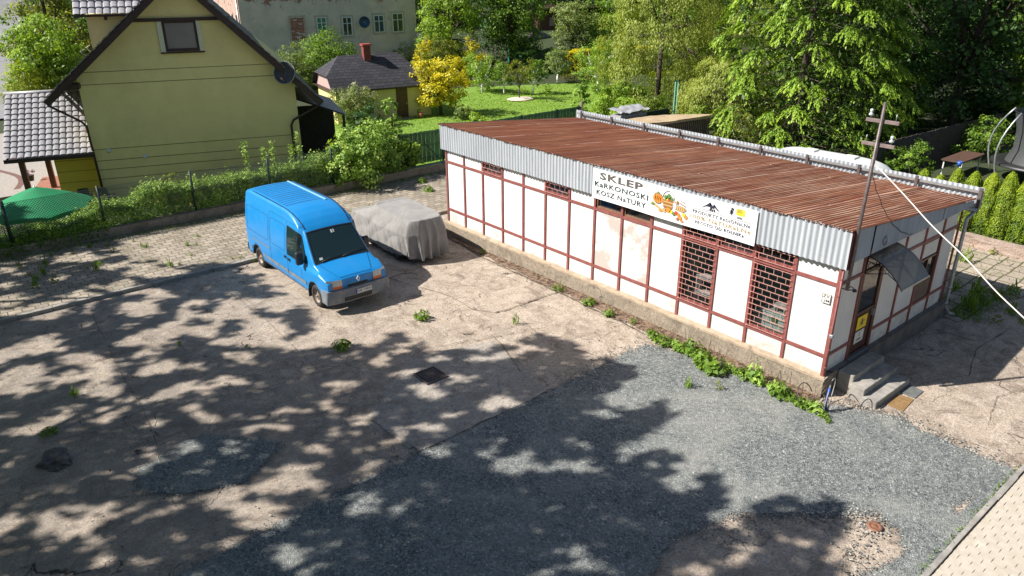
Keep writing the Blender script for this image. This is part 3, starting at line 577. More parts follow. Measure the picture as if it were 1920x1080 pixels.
# ---------------------------------------------------------------- writing
def text(body, mtx, width, height, m, name, parent, off=.0, ext=.002, italic=0):
    cu = bpy.data.curves.new(name, 'FONT'); cu.body = body; cu.size = 1; cu.offset = off; cu.extrude = 0; cu.resolution_u = 2; cu.shear = italic; cu.space_character = 1.12
    o = bpy.data.objects.new(name + '_tmp', cu); COL.objects.link(o); bpy.context.view_layer.update()
    me = bpy.data.meshes.new_from_object(o.evaluated_get(bpy.context.evaluated_depsgraph_get())); bpy.data.objects.remove(o)
    n_ = len(me.vertices); co = np.empty(n_ * 3); me.vertices.foreach_get('co', co); co = co.reshape(-1, 3)
    lo, hi = co.min(0), co.max(0); co[:, 0] = (co[:, 0] - lo[0]) / (hi[0] - lo[0]) * width; co[:, 1] = (co[:, 1] - lo[1]) / (hi[1] - lo[1]) * height; co[:, 2] = 0
    A = np.array(mtx); co = co @ A[:3, :3].T + A[:3, 3]
    if parent is not None: w_ = wloc(parent); co -= np.array(w_)
    me.vertices.foreach_set('co', co.ravel()); me.materials.clear(); me.materials.append(m); me.update(); return link(name, me, parent)
def onfac(y, z, x): return Matrix(((0, 0, -1, x), (-1, 0, 0, y), (0, 1, 0, z), (0, 0, 0, 1)))
def onend(x, z, y): return Matrix(((1, 0, 0, x), (0, 0, -1, y), (0, 1, 0, z), (0, 0, 0, 1)))
BX = -.152
ban = MB().grid(lambda u, v_: (BX - .004 + .004 * fbm(u * 5, v_ * 2, 1.3), 7.33 - 5.27 * u, 3.09 + .85 * v_ + .008 * math.sin(u * 9)), 60, 6).build('shop_banner', M['banner'])
tag(ban, 'long white printed banner fixed to the grey corrugated fascia', 'banner')
TX = BX - .011
for body, ya, yb, z, h, m_, of in [('SKLEP', 7.06, 5.50, 3.675, .20, 'txtgrey', .035), ('KaRKONOSKI', 7.24, 5.30, 3.45, .15, 'txtgreen', .018), ('KOSZ NaTURY', 7.16, 5.36, 3.225, .145, 'txtgreen', .018),
                               ('PRODUKTY ReGIONaLNe', 3.86, 2.22, 3.485, .092, 'txtnavy', .014), ('100% NaTURaLNe', 3.92, 2.19, 3.345, .105, 'txtgold', .016), ('PROSTO OD ROLNIKa', 3.76, 2.36, 3.225, .085, 'txtnavy', .014)]:
    text(body, onfac(ya, z, TX), ya - yb, h, M[m_], 'lettering', ban, of)
def disc(g, y, z, ry, rz, m, x=TX, n=20, a0=0, a1=2 * math.pi):
    P = [(x, y - ry * math.cos(a), z + rz * math.sin(a)) for a in np.linspace(a0, a1, n, endpoint=abs(a1 - a0) < 6.2)]
    g.prism(P, (-.0015, 0, 0), m)
pm = [M['orange'], M['brownp'], M['greenp'], M['yellow'], M['redp'], M['banner'], M['txtgrey'], mat('print_tan', (.50, .33, .14)), M['txtnavy']]
g = MB()
disc(g, 4.97, 3.60, .17, .15, 6); 
for k, dy in enumerate((.12, .06, 0, -.06, -.12)): disc(g, 4.97 + dy, 3.60, .045, .138 - abs(dy) * .35, 0, TX - .002)
disc(g, 4.97, 3.75, .025, .035, 2, TX - .003)
g.prism([(TX - .002, 4.82, 3.62), (TX - .002, 4.44, 3.62), (TX - .002, 4.50, 3.40), (TX - .002, 4.78, 3.40)], (-.002, 0, 0), 1)
g.prism([(TX - .0045, 4.80, 3.58), (TX - .0045, 4.46, 3.58), (TX - .0045, 4.47, 3.55), (TX - .0045, 4.79, 3.55)], (-.001, 0, 0), 7); g.prism([(TX - .0045, 4.79, 3.49), (TX - .0045, 4.48, 3.49), (TX - .0045, 4.49, 3.46), (TX - .0045, 4.78, 3.46)], (-.001, 0, 0), 7)
for y, z, r_, c_ in ((4.72, 3.68, .06, 2), (4.62, 3.72, .07, 2), (4.53, 3.67, .055, 2), (4.60, 3.64, .04, 4), (4.68, 3.64, .035, 3)): disc(g, y, z, r_, r_, c_, TX - .005)
hp = [(4.63 - .19 * math.cos(a), 3.64 + .22 * math.sin(a)) for a in np.linspace(0, math.pi, 15)]
for a, b_ in zip(hp, hp[1:]): g.bar((TX - .004, a[0], a[1]), (TX - .004, b_[0], b_[1]), .004, .016, 6, up=(1, 0, 0))
g.prism([(TX - .003, 5.18, 3.42), (TX - .003, 4.80, 3.27), (TX - .003, 4.78, 3.33), (TX - .003, 5.16, 3.50)], (-.002, 0, 0), 7); disc(g, 5.12, 3.42, .07, .035, 2, TX - .006)
for y, z, ry, rz, c_ in ((4.86, 3.30, .06, .04, 0), (4.74, 3.33, .07, .05, 7), (4.62, 3.36, .09, .06, 0), (4.52, 3.34, .05, .05, 3), (4.43, 3.30, .045, .045, 2), (4.36, 3.34, .05, .05, 4), (4.28, 3.31, .05, .05, 0), (4.22, 3.24, .05, .045, 0), (4.12, 3.35, .05, .05, 3), (4.05, 3.30, .05, .05, 0), (4.30, 3.20, .04, .035, 1), (4.16, 3.17, .045, .03, 0)): disc(g, y, z, ry + .008, rz + .008, 6, TX - .001); disc(g, y, z, ry, rz, c_, TX - .007)
disc(g, 4.24, 3.48, .19, .075, 6, TX - .002); disc(g, 4.24, 3.48, .18, .066, 7, TX - .008)
for k in range(5): g.bar((TX - .011, 4.36 - k * .06, 3.44), (TX - .011, 4.34 - k * .06, 3.52), .002, .012, 1, up=(1, 0, 0))
disc(g, 4.42, 3.52, .05, .10, 5, TX - .009); disc(g, 4.42, 3.62, .02, .04, 7, TX - .010); disc(g, 4.34, 3.62, .03, .055, 1, TX - .009)
g.bar((TX - .01, 4.30, 3.64), (TX - .01, 4.08, 3.58), .002, .035, 1, up=(1, 0, 0)); g.bar((TX - .01, 4.26, 3.70), (TX - .01, 4.10, 3.66), .002, .02, 6, up=(1, 0, 0))
g.build('printed_picture', pm, ban)
g = MB()
for P in ([(3.64, 3.66), (3.44, 3.80), (3.38, 3.86), (3.33, 3.80), (3.42, 3.74), (3.50, 3.73)], [(3.05, 3.66), (3.18, 3.76), (3.25, 3.83), (3.31, 3.78), (3.22, 3.74), (3.16, 3.70)], [(3.36, 3.84), (3.29, 3.76), (3.32, 3.70), (3.40, 3.74)]): g.prism([(TX, y, z) for y, z in P], (-.002, 0, 0))
for y, z in ((3.33, 3.72), (3.27, 3.74), (3.36, 3.68), (3.24, 3.68), (3.30, 3.67)): disc(g, y, z, .022, .03, 0, TX - .002)
g.prism([(TX, 3.62, 3.645), (TX, 3.07, 3.645), (TX, 3.07, 3.637), (TX, 3.62, 3.637)], (-.002, 0, 0)); g.prism([(TX, 3.86, 3.61), (TX, 2.22, 3.61), (TX, 2.22, 3.603), (TX, 3.86, 3.603)], (-.002, 0, 0))
g.build('emblem', M['txtnavy'], ban)
g = MB(); g.prism([(TX, 2.63, 3.72), (TX, 2.40, 3.72), (TX, 2.40, 3.88), (TX, 2.63, 3.88)], (-.0015, 0, 0), 0)
disc(g, 2.76, 3.76, .035, .06, 1); disc(g, 2.74, 3.84, .04, .025, 1)
for a in np.linspace(0, 2 * math.pi, 8, endpoint=False): g.bar((TX - .003, 2.76, 3.76), (TX - .003, 2.76 + .09 * math.cos(a), 3.76 + .09 * math.sin(a)), .003, .012, 1, up=(1, 0, 0))
for k in range(3): g.prism([(TX, 2.60, 3.69 - k * .02), (TX, 2.45, 3.69 - k * .02), (TX, 2.45, 3.681 - k * .02), (TX, 2.60, 3.681 - k * .02)], (-.0015, 0, 0), 1); g.prism([(TX - .002, 2.61, 3.86 - k * .03), (TX - .002, 2.47, 3.86 - k * .03), (TX - .002, 2.47, 3.848 - k * .03), (TX - .002, 2.61, 3.848 - k * .03)], (-.0015, 0, 0), 1)
g.build('emblem', [M['yellow'], M['txtnavy']], ban)
# house number plate on the facade
pl = MB().box((-.012, .12, 2.24), (.018, .31, 2.46)).build('wall_plate', M['offwhite']); tag(pl, 'small white plate with black pictograms near the corner of the white facade', 'plate')
text('ZV', onfac(.295, 2.37, -.015), .15, .07, M['plastic'], 'lettering', pl, .02); text('JM', onfac(.26, 2.26, -.015), .12, .07, M['plastic'], 'lettering', pl, .02)
g = MB(); 
for y in (.115, .305): g.box((-.016, y, 2.235), (-.012, y + .008, 2.465))
for z in (2.235, 2.457): g.box((-.016, .115, z), (-.012, .313, z + .008))
g.build('border', M['plastic'], pl)
yp = MB().box((1.26, -.018, 1.22), (1.72, -.005, 1.56)).build('door_poster', M['yellow']); tag(yp, 'square yellow poster with a bee-like emblem on the shop door', 'poster')
g = MB()
def edisc(g, x, z, rx, rz, y=-.0195): g.prism([(x + rx * math.cos(a), y, z + rz * math.sin(a)) for a in np.linspace(0, 2 * math.pi, 14, endpoint=False)], (0, -.0015, 0))
edisc(g, 1.49, 1.38, .04, .06); edisc(g, 1.49, 1.46, .035, .025)
for a in np.linspace(.3, 2 * math.pi, 7, endpoint=False): g.bar((1.49, -.021, 1.39), (1.49 + .13 * math.cos(a), -.021, 1.39 + .11 * math.sin(a)), .012, .003, up=(0, 1, 0))
g.build('emblem', M['txtgrey'], yp)
wp = MB().box((1.27, -.018, .86), (1.69, -.005, 1.17)).build('door_notice', M['offwhite']); tag(wp, 'white notice with a black figure two below the yellow poster', 'notice')
text('2', onend(1.44, 1.03, -.0195), .06, .09, M['plastic'], 'lettering', wp, .02); g = MB(); g.box((1.36, -.0205, .93), (1.58, -.019, .955)); g.box((1.40, -.0205, .97), (1.54, -.019, .98)); g.build('line', M['plastic'], wp)
# black lamp bracket on end wall near the corner, round vent on end fascia
g = MB(); g.tube([(.18, .0, 2.62), (.2, -.12, 2.60), (.28, -.2, 2.62)], .012, 6); g.tube([(.2, -.1, 2.60), (.32, -.12, 2.66), (.40, -.16, 2.60)], .012, 6); g.lathe([(.03, 0), (.04, .03), (.015, .07)], (.28, -.2, 2.6), (0, -1, 0), 10); g.lathe([(.03, 0), (.04, .03), (.015, .07)], (.40, -.16, 2.56), (0, -1, 0), 10)
tag(g.build('wall_lamp', M['plastic']), 'small black twin wall lamp beside the corner post', 'lamp')
g = MB(); g.tube([(1.55 + .09 * math.cos(a), -.15, 3.42 + .09 * math.sin(a)) for a in np.linspace(-1.9, 3.4, 14)], .018, 6); tag(g.build('wall_hook', M['greymetal']), 'grey ring hook on the end fascia above the canopy', 'hook')
g = MB(); g.tube([(-.075, -.07, .55), (-.075, -.07, 1.6), (-.07, -.08, 3.2)], .017, 6); cj = tag(g.build('cable_conduit', mat('conduit', (.30, .12, .11), (.24, .09, .08), 6, .5)), 'thin red conduit running up the shop corner', 'conduit')
for z in (.75, 1.2, 2.0, 2.5, 2.9): MB().box((-.10, -.10, z), (-.05, -.05, z + .03)).build('clip', M['post'], cj)
MB().box((-.13, -.13, 1.52), (-.04, -.05, 1.6)).build('junction_box', M['greymetal'], cj, bevel=.008)
# pole with cross-arms, insulators and cables
pole = thing('cable_pole', 'thin dark steel pole with two cross-arms standing at the shop corner', 'pole', (0, -.2, 3.0))
MB().tube([(-.02, -.2, 2.7), (0, -.2, 4.2), (.08, -.21, 6.66)], [.042, .04, .032], 10).build('mast', M['steel'], pole)
for z, nme in ((6.28, 1), (5.82, 2)):
    x = .065 if nme == 1 else .05
    a = MB().box((x + .03, -.54, z - .035), (x + .08, .12, z + .035)).build('crossarm', mat('arm_paint', (.22, .17, .16), (.15, .11, .10), 8, .7), pole, bevel=.004)
    for yy in (-.46, .04):
        MB().tube([(x + .055, yy, z + .03), (x + .055, yy, z + .17)], .008, 6).build('pin', M['greymetal'], a)
    yy = .04 if nme == 1 else -.46
    MB().lathe([(.0, .20), (.028, .19), (.035, .15), (.02, .13), (.045, .10), (.045, .07), (.02, .06), (0, .06)], (x + .055, yy, z + .02), n=12).build('insulator', mat('pale_porcelain', (.5, .55, .55), rough=.2), a)
def sag(a, b_, s, n_=30):
    a = Vector(a); b_ = Vector(b_); out = []
    for k in range(n_ + 1):
        t_ = k / n_; p_ = a.lerp(b_, t_); p_.z -= s * 4 * t_ * (1 - t_); p_ += Vector((.012 * math.sin(t_ * 31), .010 * math.sin(t_ * 47), .012 * math.sin(t_ * 39))); out.append(p_)
    return out
tag(MB().tube([(.045, -.22, 5.55)] + sag((.07, -.26, 5.42), (-1.31, -9.62, .02), .16, 60), .012, 7).build('overhead_cable', mat('white_cable_sheath', (.72, .66, .62), rough=.6)), 'white cable drooping from the pole towards the right edge', 'cable')
tag(MB().tube(sag((.05, -.2, 5.3), (3.0, -.12, 3.25), .35, 20), .008, 5).build('service_wire', M['plastic']), 'thin dark wire from the pole to the end fascia', 'wire')
# hose coils at the corner
g = MB(); g.tube([(-.35 + .36 * math.cos(a) + .02 * math.sin(3 * a), -.42 + .10 * math.cos(a), .36 + .33 * math.sin(a)) for a in np.linspace(0, 2 * math.pi, 36)], .011, 6, cap=False)
tag(g.build('water_hose', mat('grey_hose', (.30, .30, .27), rough=.5)), 'pale grey hose loop leaning on the shop corner', 'hose')
g = MB(); g.tube([(-.45, -.45, .72), (-.58, -.47, .6), (-.62, -.46, .35), (-.58, -.48, .12), (-.50, -.5, .03)], .014, 6)
tag(g.build('water_hose', mat('black_hose', (.02, .02, .02), rough=.5)), 'short black hose hanging beside the blue strap', 'hose')
g = MB(); g.tube([(-.60, -.5, .62), (-.64, -.5, .45), (-.65, -.5, .25), (-.60, -.5, .06)], .026, 8)
tag(g.build('hose_sleeve', mat('blue_plastic', (.02, .09, .42), rough=.4)), 'bright blue sleeve on the hose at the shop corner', 'sleeve')
g = MB(); g.tube([(-.75 + .28 * math.cos(a), -.05 + .12 * math.sin(a), .28 + .26 * math.sin(a)) for a in np.linspace(.0, 3.4, 20)], .012, 6); tag(g.build('water_hose', mat('brown_hose', (.06, .05, .04), rough=.5)), 'dark brown hose arch by the plinth near the corner', 'hose')
g = MB(); g.tube([(.22 + .16 * math.cos(a), -1.0 - .05 * math.cos(a), .03 + .22 * math.sin(a)) for a in np.linspace(0, math.pi, 14)], .011, 6); tag(g.build('water_hose', M['black']), 'small black hose bow beside the bottom step', 'hose')
# drain and manhole
dr = thing('drain_grate', 'rusty slotted drain grate set in the concrete yard', 'drain', (-6.4, 6.45, 0)); g = MB()
x0, x1, y0, y1 = -6.68, -6.14, 6.18, 6.74
MB().box((x0, y0, .03), (x1, y1, .036)).build('pit', M['dark'], dr)
for k in range(8): g.box((x0 + .05 + k * .06, y0 + .03, .037), (x0 + .075 + k * .06, y1 - .03, .055))
g.build('grate', M['steel'], dr); g = MB(); g.box((x0 - .03, y0 - .03, .02), (x0, y1 + .03, .058)); g.box((x1, y0 - .03, .02), (x1 + .03, y1 + .03, .058)); g.box((x0, y0 - .03, .02), (x1, y0, .058)); g.box((x0, y1, .02), (x1, y1 + .03, .058)); g.build('frame', M['steel'], dr)
mh = MB().lathe([(0, .052), (.05, .052), (.055, .045), (.075, .045), (.08, .052), (.125, .052), (.13, .02)], (-3.4, -2.98, 0), n=28).build('valve_cover', mat('rusty_iron', (.26, .12, .07), (.17, .07, .04), 9, .8)); tag(mh, 'round rusty valve cover lying in the gravel', 'cover')
g = MB(); 
me_rock = bmesh.new(); bmesh.ops.create_icosphere(me_rock, subdivisions=4, radius=1)
for v_ in me_rock.verts:
    n1 = fbm(v_.co.x * 1.3, v_.co.y * 1.3 + v_.co.z, 1.1, 5); v_.co = Vector((v_.co.x * .42 * (1 + .5 * n1), v_.co.y * .5 * (1 + .5 * n1), max(-.02, v_.co.z * .20 * (1 + .7 * n1))))
rm = bpy.data.meshes.new('boulder'); me_rock.to_mesh(rm); me_rock.free(); rm.materials.append(M['stone']); rk = link('boulder', rm); rk.location = (-14.05, 8.55, .0); rk.scale = (.75, .75, .75); tag(rk, 'dark broken boulder on the shaded concrete at the left', 'rock')
# ================================================================ VAN  (local +x = nose, built with its own frame)
def paintmat(name, c, rough=.28, dirt=(.35, .33, .30), amt=.25):
    m, t, b = newmat(name); v = COORD(t); f = NOISE(t, v, 1.4, 7, .7, .45, .75)
    gz = ND(t, 'SeparateXYZ'); t.links.new(v, gz.inputs[0])
    t.links.new(MIX(t, MATH(t, 'MULTIPLY', f, amt), c, tuple(.6 * a + .4 * d for a, d in zip(c, dirt))), b.inputs['Base Color'])
    t.links.new(MATH(t, 'ADD', MATH(t, 'MULTIPLY', NOISE(t, v, 3, 5, .6), .18), rough), b.inputs['Roughness']); b.inputs['Coat Weight'].default_value = .25; b.inputs['Coat Roughness'].default_value = .2; return m
M['blue'] = paintmat('sky_blue_paint', (.008, .215, .55), amt=.10); M['blueline'] = flat('panel_gap', (.006, .06, .16), .6)
M['bumper'] = mat('grey_bumper_plastic', (.19, .21, .24), (.13, .15, .17), 5, .6, c3=(.28, .27, .26), s3=4, f3=(.55, .7))
VG = glass('van_glass', (.012, .03, .032), .03)
van = thing('delivery_van', 'bright blue high-roof panel van with grey bumpers parked beside the covered car', 'van', (-5.72, 13.98, .012), R(-90))
XN = [2.84, 2.74, 2.55, 2.3, 2.02, 1.68, 1.35, 1.22, 1.0, .75, .45, .2, -.1, -2.55, -2.78, -2.92]
ZT = [.93, 1.0, 1.08, 1.17, 1.27, 1.64, 2.02, 2.13, 2.27, 2.38, 2.455, 2.485, 2.49, 2.49, 2.45, 2.36]
WT = [.84, .86, .87, .87, .87, .81, .745, .73, .74, .755, .77, .775, .775, .775, .76, .74]
def interp(x, X, Y): return float(np.interp(x, X[::-1], Y[::-1]))
ztop = lambda x: interp(x, XN, ZT); wtop = lambda x: interp(x, XN, WT)
def side(x, z):
    w = .99 - .035 * max(0, (.75 - z)) ** 1.2
    zt = ztop(x)
    if z > 1.15:
        f = min(1, (z - 1.15) / max(.05, (2.49 - 1.15))); w -= .20 * f ** 1.7
    nose = max(0, (x - 2.25) / .6); w -= .07 * nose ** 2
    if x > 1.2 and z > 1.1:
        w = min(w, wtop(x) + .16 * max(0, (zt - z)) ** .6 + .02)
    if x < -2.7: w -= .06 * ((-2.7 - x) / .22) ** 2
    return w
def ring(x):
    zt = ztop(x); wt = min(wtop(x), side(x, zt - .02)); zb_ = .36; P = []
    rr_ = .10 if x < 1.0 else .055; cr = .035 if x < 1.1 else .03
    rib = .014 * (1 if -2.5 < x < .1 else 0) * (1 if (x * 5.0 + 50) % 1 < .25 else 0)
    for f in (0, .25, .5, .75, .92): P.append((f * (wt - rr_ * .6), zt + cr * (1 - f * f) + (rib if f < .9 else 0)))
    sz = zt - rr_; sw = side(x, sz)
    for a in (25, 50, 72): P.append((wt - rr_ * .6 + (sw - wt + rr_ * .6) * math.sin(R(a)), sz + (rr_) * math.cos(R(a))))
    for k in range(17): z = sz + (zb_ - sz) * k / 16; P.append((side(x, z), z))
    P.append((.80, zb_ - .02)); P.append((0, zb_ - .02)); return P
st_ = sorted(set([round(float(v), 3) for v in list(np.arange(-2.5, .12, .048)) + list(np.arange(.15, 2.84, .06)) + [-2.92, -2.9, -2.86, -2.8, -2.72, -2.6, 2.84, 2.80]]))
g = MB(); rings = [ring(x) for x in st_]; K = len(rings[0]); vs = []; full = 2 * K - 2
for x, rg_ in zip(st_, rings):
    vs += [(x, -y, z) for y, z in rg_] + [(x, y, z) for y, z in rg_[-2:0:-1]]
fs = [(i * full + k, i * full + (k + 1) % full, (i + 1) * full + (k + 1) % full, (i + 1) * full + k) for i in range(len(st_) - 1) for k in range(full)]
fs += [tuple(range(full)), tuple((len(st_) - 1) * full + k for k in range(full))[::-1]]
body = g.add(vs, fs, 0, True).build('body', [M['blue'], M['plastic']], van, w=False)
WX = (2.06, -2.02)
cut = MB()
for wx in WX:
    for s in (-1, 1): cut.tube([(wx, s * .60, .35), (wx, s * 1.2, .35)], .43, 28, 1)
co_ = cut.build('cutter', [M['blue'], M['plastic']], van, w=False)
bm_ = body.modifiers.new('b', 'BOOLEAN'); bm_.operation = 'DIFFERENCE'; bm_.object = co_; bm_.solver = 'EXACT'; bpy.context.view_layer.update()
nm = bpy.data.meshes.new_from_object(body.evaluated_get(bpy.context.evaluated_depsgraph_get())); body.modifiers.clear(); body.data = nm; bpy.data.objects.remove(co_)
nm.polygons.foreach_set('use_smooth', [abs(p.normal.x) < .96 for p in nm.polygons])
def onside(x, z, s, off): return (x, s * (side(x, z) + off), z)
def patch(c4, s, off, n_=8, m_=8):
    """bilinear patch from four (x,z) corners laid on the van's side"""
    def f(u, v_):
        x = (c4[0][0] * (1 - u) + c4[1][0] * u) * (1 - v_) + (c4[3][0] * (1 - u) + c4[2][0] * u) * v_
        z = (c4[0][1] * (1 - u) + c4[1][1] * u) * (1 - v_) + (c4[3][1] * (1 - u) + c4[2][1] * u) * v_
        return onside(x, z, s, off)
    g = MB(); g.grid(f, n_, m_); return g
def seam(g, pts, s, w, off=.003):
    P = []
    for a, b_ in zip(pts, pts[1:]):
        n_ = max(2, int(math.hypot(b_[0] - a[0], b_[1] - a[1]) / .08))
        for k in range(n_): P.append((a[0] + (b_[0] - a[0]) * k / n_, a[1] + (b_[1] - a[1]) * k / n_))
    P.append(pts[-1])
    vs = []
    for i, (x, z) in enumerate(P):
        a = P[max(0, i - 1)]; b_ = P[min(len(P) - 1, i + 1)]; d = Vector((b_[0] - a[0], b_[1] - a[1])).normalized()
        vs += [onside(x - d.y * w, z + d.x * w, s, off), onside(x + d.y * w, z - d.x * w, s, off)]
    return g.add(vs, [(2 * i, 2 * i + 1, 2 * i + 3, 2 * i + 2) for i in range(len(P) - 1)], 0, True)
def rrect(x0, x1, z0, z1, r=.08):
    P = []
    for cx_, cz_, a0 in ((x1 - r, z1 - r, 0), (x0 + r, z1 - r, 90), (x0 + r, z0 + r, 180), (x1 - r, z0 + r, 270)):
        P += [(cx_ + r * math.cos(R(a0 + a)), cz_ + r * math.sin(R(a0 + a))) for a in (0, 30, 60, 90)]
    return P + [P[0]]
for s in (-1, 1):
    g = MB(); seam(g, [(1.28, .50), (1.30, 1.1), (1.22, 2.0)], s, .006); seam(g, [(.36, .42), (.36, 2.18), (1.22, 2.18)], s, .006); 
    if s < 0: seam(g, [(-.88, .42), (-.88, 2.2), (.36, 2.2)], s, .006)
    seam(g, rrect(-.80, .26, 1.22, 2.02), s, .007); seam(g, rrect(-2.62, -.98, 1.22, 2.02), s, .007); seam(g, [(-2.84, .5), (-2.86, 2.2)], s, .005); g.build('panel_seam', M['blueline'], van, w=False)
    g = MB(); seam(g, [(-2.3, .98), (-.92, .98)], s, .022, .008); g.build('sliding_rail', M['bumper'], van, w=False)
    g = MB(); seam(g, [(-2.55, .60), (-2.46, .60)], s, .05, .012)
    for a, b_ in ((-1.52, .33), (.39, 1.58)): seam(g, [(a, .60), (b_, .60)], s, .055, .016)
    g.build('side_moulding', M['bumper'], van, w=False)
    wn = patch([(.46, 1.20), (1.62, 1.20), (1.16, 2.02), (.46, 2.06)], s, .018, 30, 16).build('side_window', VG, van, w=False)
    g = MB(); seam(g, [(.46, 1.19), (1.62, 1.19), (1.16, 2.03), (.46, 2.07), (.46, 1.19)], s, .014, .022); seam(g, [(1.18, 1.2), (1.02, 2.03)], s, .018, .024); g.build('window_seal', M['plastic'], wn, w=False)
    g = MB(); yy = side(.5, 1.0)
    g.box((.42, s * yy - .02, .98), (.58, s * yy + .02, 1.06)); g.box((.16, s * yy - .02, 1.0), (.30, s * yy + .02, 1.08)); g.build('door_handle', M['plastic'], van, w=False)
    g = MB(); y0 = side(1.5, 1.25) * s; g.bar((1.46, y0 - .03 * s, 1.22), (1.5, y0 + .14 * s, 1.25), .05, .05); ang = .12
    g.box((1.40, min(y0 + .07 * s, y0 + .27 * s), 1.17), (1.54, max(y0 + .07 * s, y0 + .27 * s), 1.55)); mi = g.build('mirror', M['plastic'], van, w=False, bevel=.03)
    # headlamp wrapping the corner
    g = MB()
    def hl(u, v_, z0, z1):
        y = .50 + .44 * u; x = 2.852 - .22 * max(0, u - .45) ** 1.5; return (x + .006, s * min(y, side(min(x, 2.84), .8) + .012 if u == 1 else y), z0 + (z1 - z0) * v_ + .03 * u)
    hp = MB().grid(lambda u, v_: hl(u, v_, .80, .985), 8, 3).build('headlight', mat('headlamp_glass', (.42, .44, .42), (.6, .6, .58), 20, .15), van, w=False)
    MB().grid(lambda u, v_: (hl(u, v_, .715, .80)[0] + .002, hl(u, v_, .715, .80)[1], hl(u, v_, .715, .80)[2]), 8, 2).build('indicator', flat('amber_lens', (.65, .14, .02), .25), hp, w=False)
    MB().grid(lambda u, v_: (-2.935, s * (.80 + .10 * u), 1.0 + .45 * v_), 2, 6).build('tail_light', flat('red_lens', (.45, .02, .02), .3), van, w=False)
# front details
g = MB(); g.grid(lambda u, v_: (2.853 - .05 * abs(2 * u - 1) ** 3, -.5 + u, .66 + .16 * v_), 16, 2); g.build('grille', M['plastic'], van, w=False)
g = MB(); g.grid(lambda u, v_: (2.868 - .04 * abs(2 * u - 1) ** 3 - .03 * v_, -.5 + u, .79 + .17 * v_), 16, 3); g.build('nose_panel', M['blue'], van, w=False)
g = MB(); P = [(2.89, .0, 1.0), (2.89, .055, .905), (2.89, .0, .81), (2.89, -.055, .905)]; Q = [(2.89, .0, .95), (2.89, .025, .905), (2.89, .0, .86), (2.89, -.025, .905)]
g.prism(P, (.012, 0, 0), 0); g.prism([(a + .013, b_, c) for a, b_, c in Q], (.002, 0, 0), 1); g.build('emblem', [flat('chrome', (.75, .76, .78), .15), M['blue']], van, w=False)
def bump_(u, v_):
    a = -1 + 2 * u; y = 1.0 * math.copysign(min(1, abs(a) * 1.25), a); x = 2.95 - .10 * abs(y) ** 3
    if abs(a) > .8: y = math.copysign(.99, a); x = 2.85 - (abs(a) - .8) / .2 * .36
    return (x + .025 * math.sin(math.pi * v_), y * (1 + .01 * math.sin(math.pi * v_)), .30 + .40 * v_)
g = MB(); g.grid(bump_, 40, 6); g.grid(lambda u, v_: (bump_(u, 1)[0] - .12 * v_, bump_(u, 1)[1] * (1 - .10 * v_), .70 + .01 * v_), 40, 1); g.build('front_bumper', M['bumper'], van, w=False)
g = MB(); g.box((2.93, -.50, .40), (2.985, .36, .46)); g.box((2.93, -.50, .35), (2.985, .36, .39)); g.build('bumper_slot', M['plastic'], van, w=False)
npx = MB().box((2.975, -.16, .50), (2.992, .36, .62)).build('number_plate', M['offwhite'], van, w=False); MB().box((2.991, -.16, .50), (2.994, -.115, .62)).build('blue_band', flat('eu_blue', (.01, .04, .35)), npx, w=False)
def textlocal(body, mtx, width, height, m, name, parent, off=.0):
    o = text(body, mtx, width, height, m, name, None, off); o.parent = parent; return o
textlocal('DJE 14RG', Matrix(((0, 0, 1, 2.9935), (1, 0, 0, -.10), (0, 1, 0, .52), (0, 0, 0, 1))), .44, .08, M['plastic'], 'lettering', npx, .02)
g = MB(); g.grid(lambda u, v_: (-2.95 - .03 * math.sin(math.pi * v_), -.95 + 1.9 * u, .38 + .25 * v_), 8, 4); g.build('rear_bumper', M['bumper'], van, w=False)
# windscreen laid on the sloping front
def wsp(u, v_, off=.006):
    x = 2.035 - .70 * v_; zt = ztop(x); w_ = min(wtop(x), side(x, zt - .02)) - .005; y = (-1 + 2 * u) * w_; f = abs(-1 + 2 * u)
    return (x + off * .75, y, zt + .03 * (1 - f * f) + off * .66)
ws = MB().grid(lambda u, v_: wsp(u, v_, .008), 16, 8).build('windscreen', VG, van, w=False)
g = MB()
for k in range(16): 
    for v0 in (0.0, .965): g.add([wsp(k / 16, v0, .014), wsp((k + 1) / 16, v0, .014), wsp((k + 1) / 16, v0 + .035, .014), wsp(k / 16, v0 + .035, .014)], [(0, 1, 2, 3)])
for u0 in (0.0, .975):
    for k in range(8): g.add([wsp(u0, k / 8, .014), wsp(u0 + .025, k / 8, .014), wsp(u0 + .025, (k + 1) / 8, .014), wsp(u0, (k + 1) / 8, .014)], [(0, 1, 2, 3)])
g.build('seal', M['plastic'], ws, w=False)
g = MB(); g.tube([wsp(.12, .03, .03), wsp(.3, .10, .03), wsp(.52, .10, .03)], .010, 5); g.tube([wsp(.50, .03, .03), wsp(.7, .12, .03), wsp(.93, .20, .03)], .010, 5); g.build('wiper', M['plastic'], van, w=False)
g = MB(); g.add([wsp(.49, .80, .012), wsp(.525, .80, .012), wsp(.525, .90, .012), wsp(.49, .90, .012)], [(0, 1, 2, 3)]); g.add([wsp(.54, .81, .012), wsp(.565, .81, .012), wsp(.565, .90, .012), wsp(.54, .90, .012)], [(0, 1, 2, 3)]); g.add([wsp(.10, .10, .012), wsp(.16, .10, .012), wsp(.16, .17, .012), wsp(.10, .17, .012)], [(0, 1, 2, 3)]); g.build('sticker', M['offwhite'], ws, w=False)
g = MB()   # bonnet gaps
def htop(x, f): zt = ztop(x); w_ = min(wtop(x), side(x, zt - .02)); return (x, f * w_, zt + .036 * (1 - f * f) + .004)
for s in (-1, 1):
    P = [htop(2.0 - k * -.08, s * (.93 - .035 * k)) for k in range(10)]
    for a, b_ in zip(P, P[1:]): g.bar(a, b_, .010, .003)
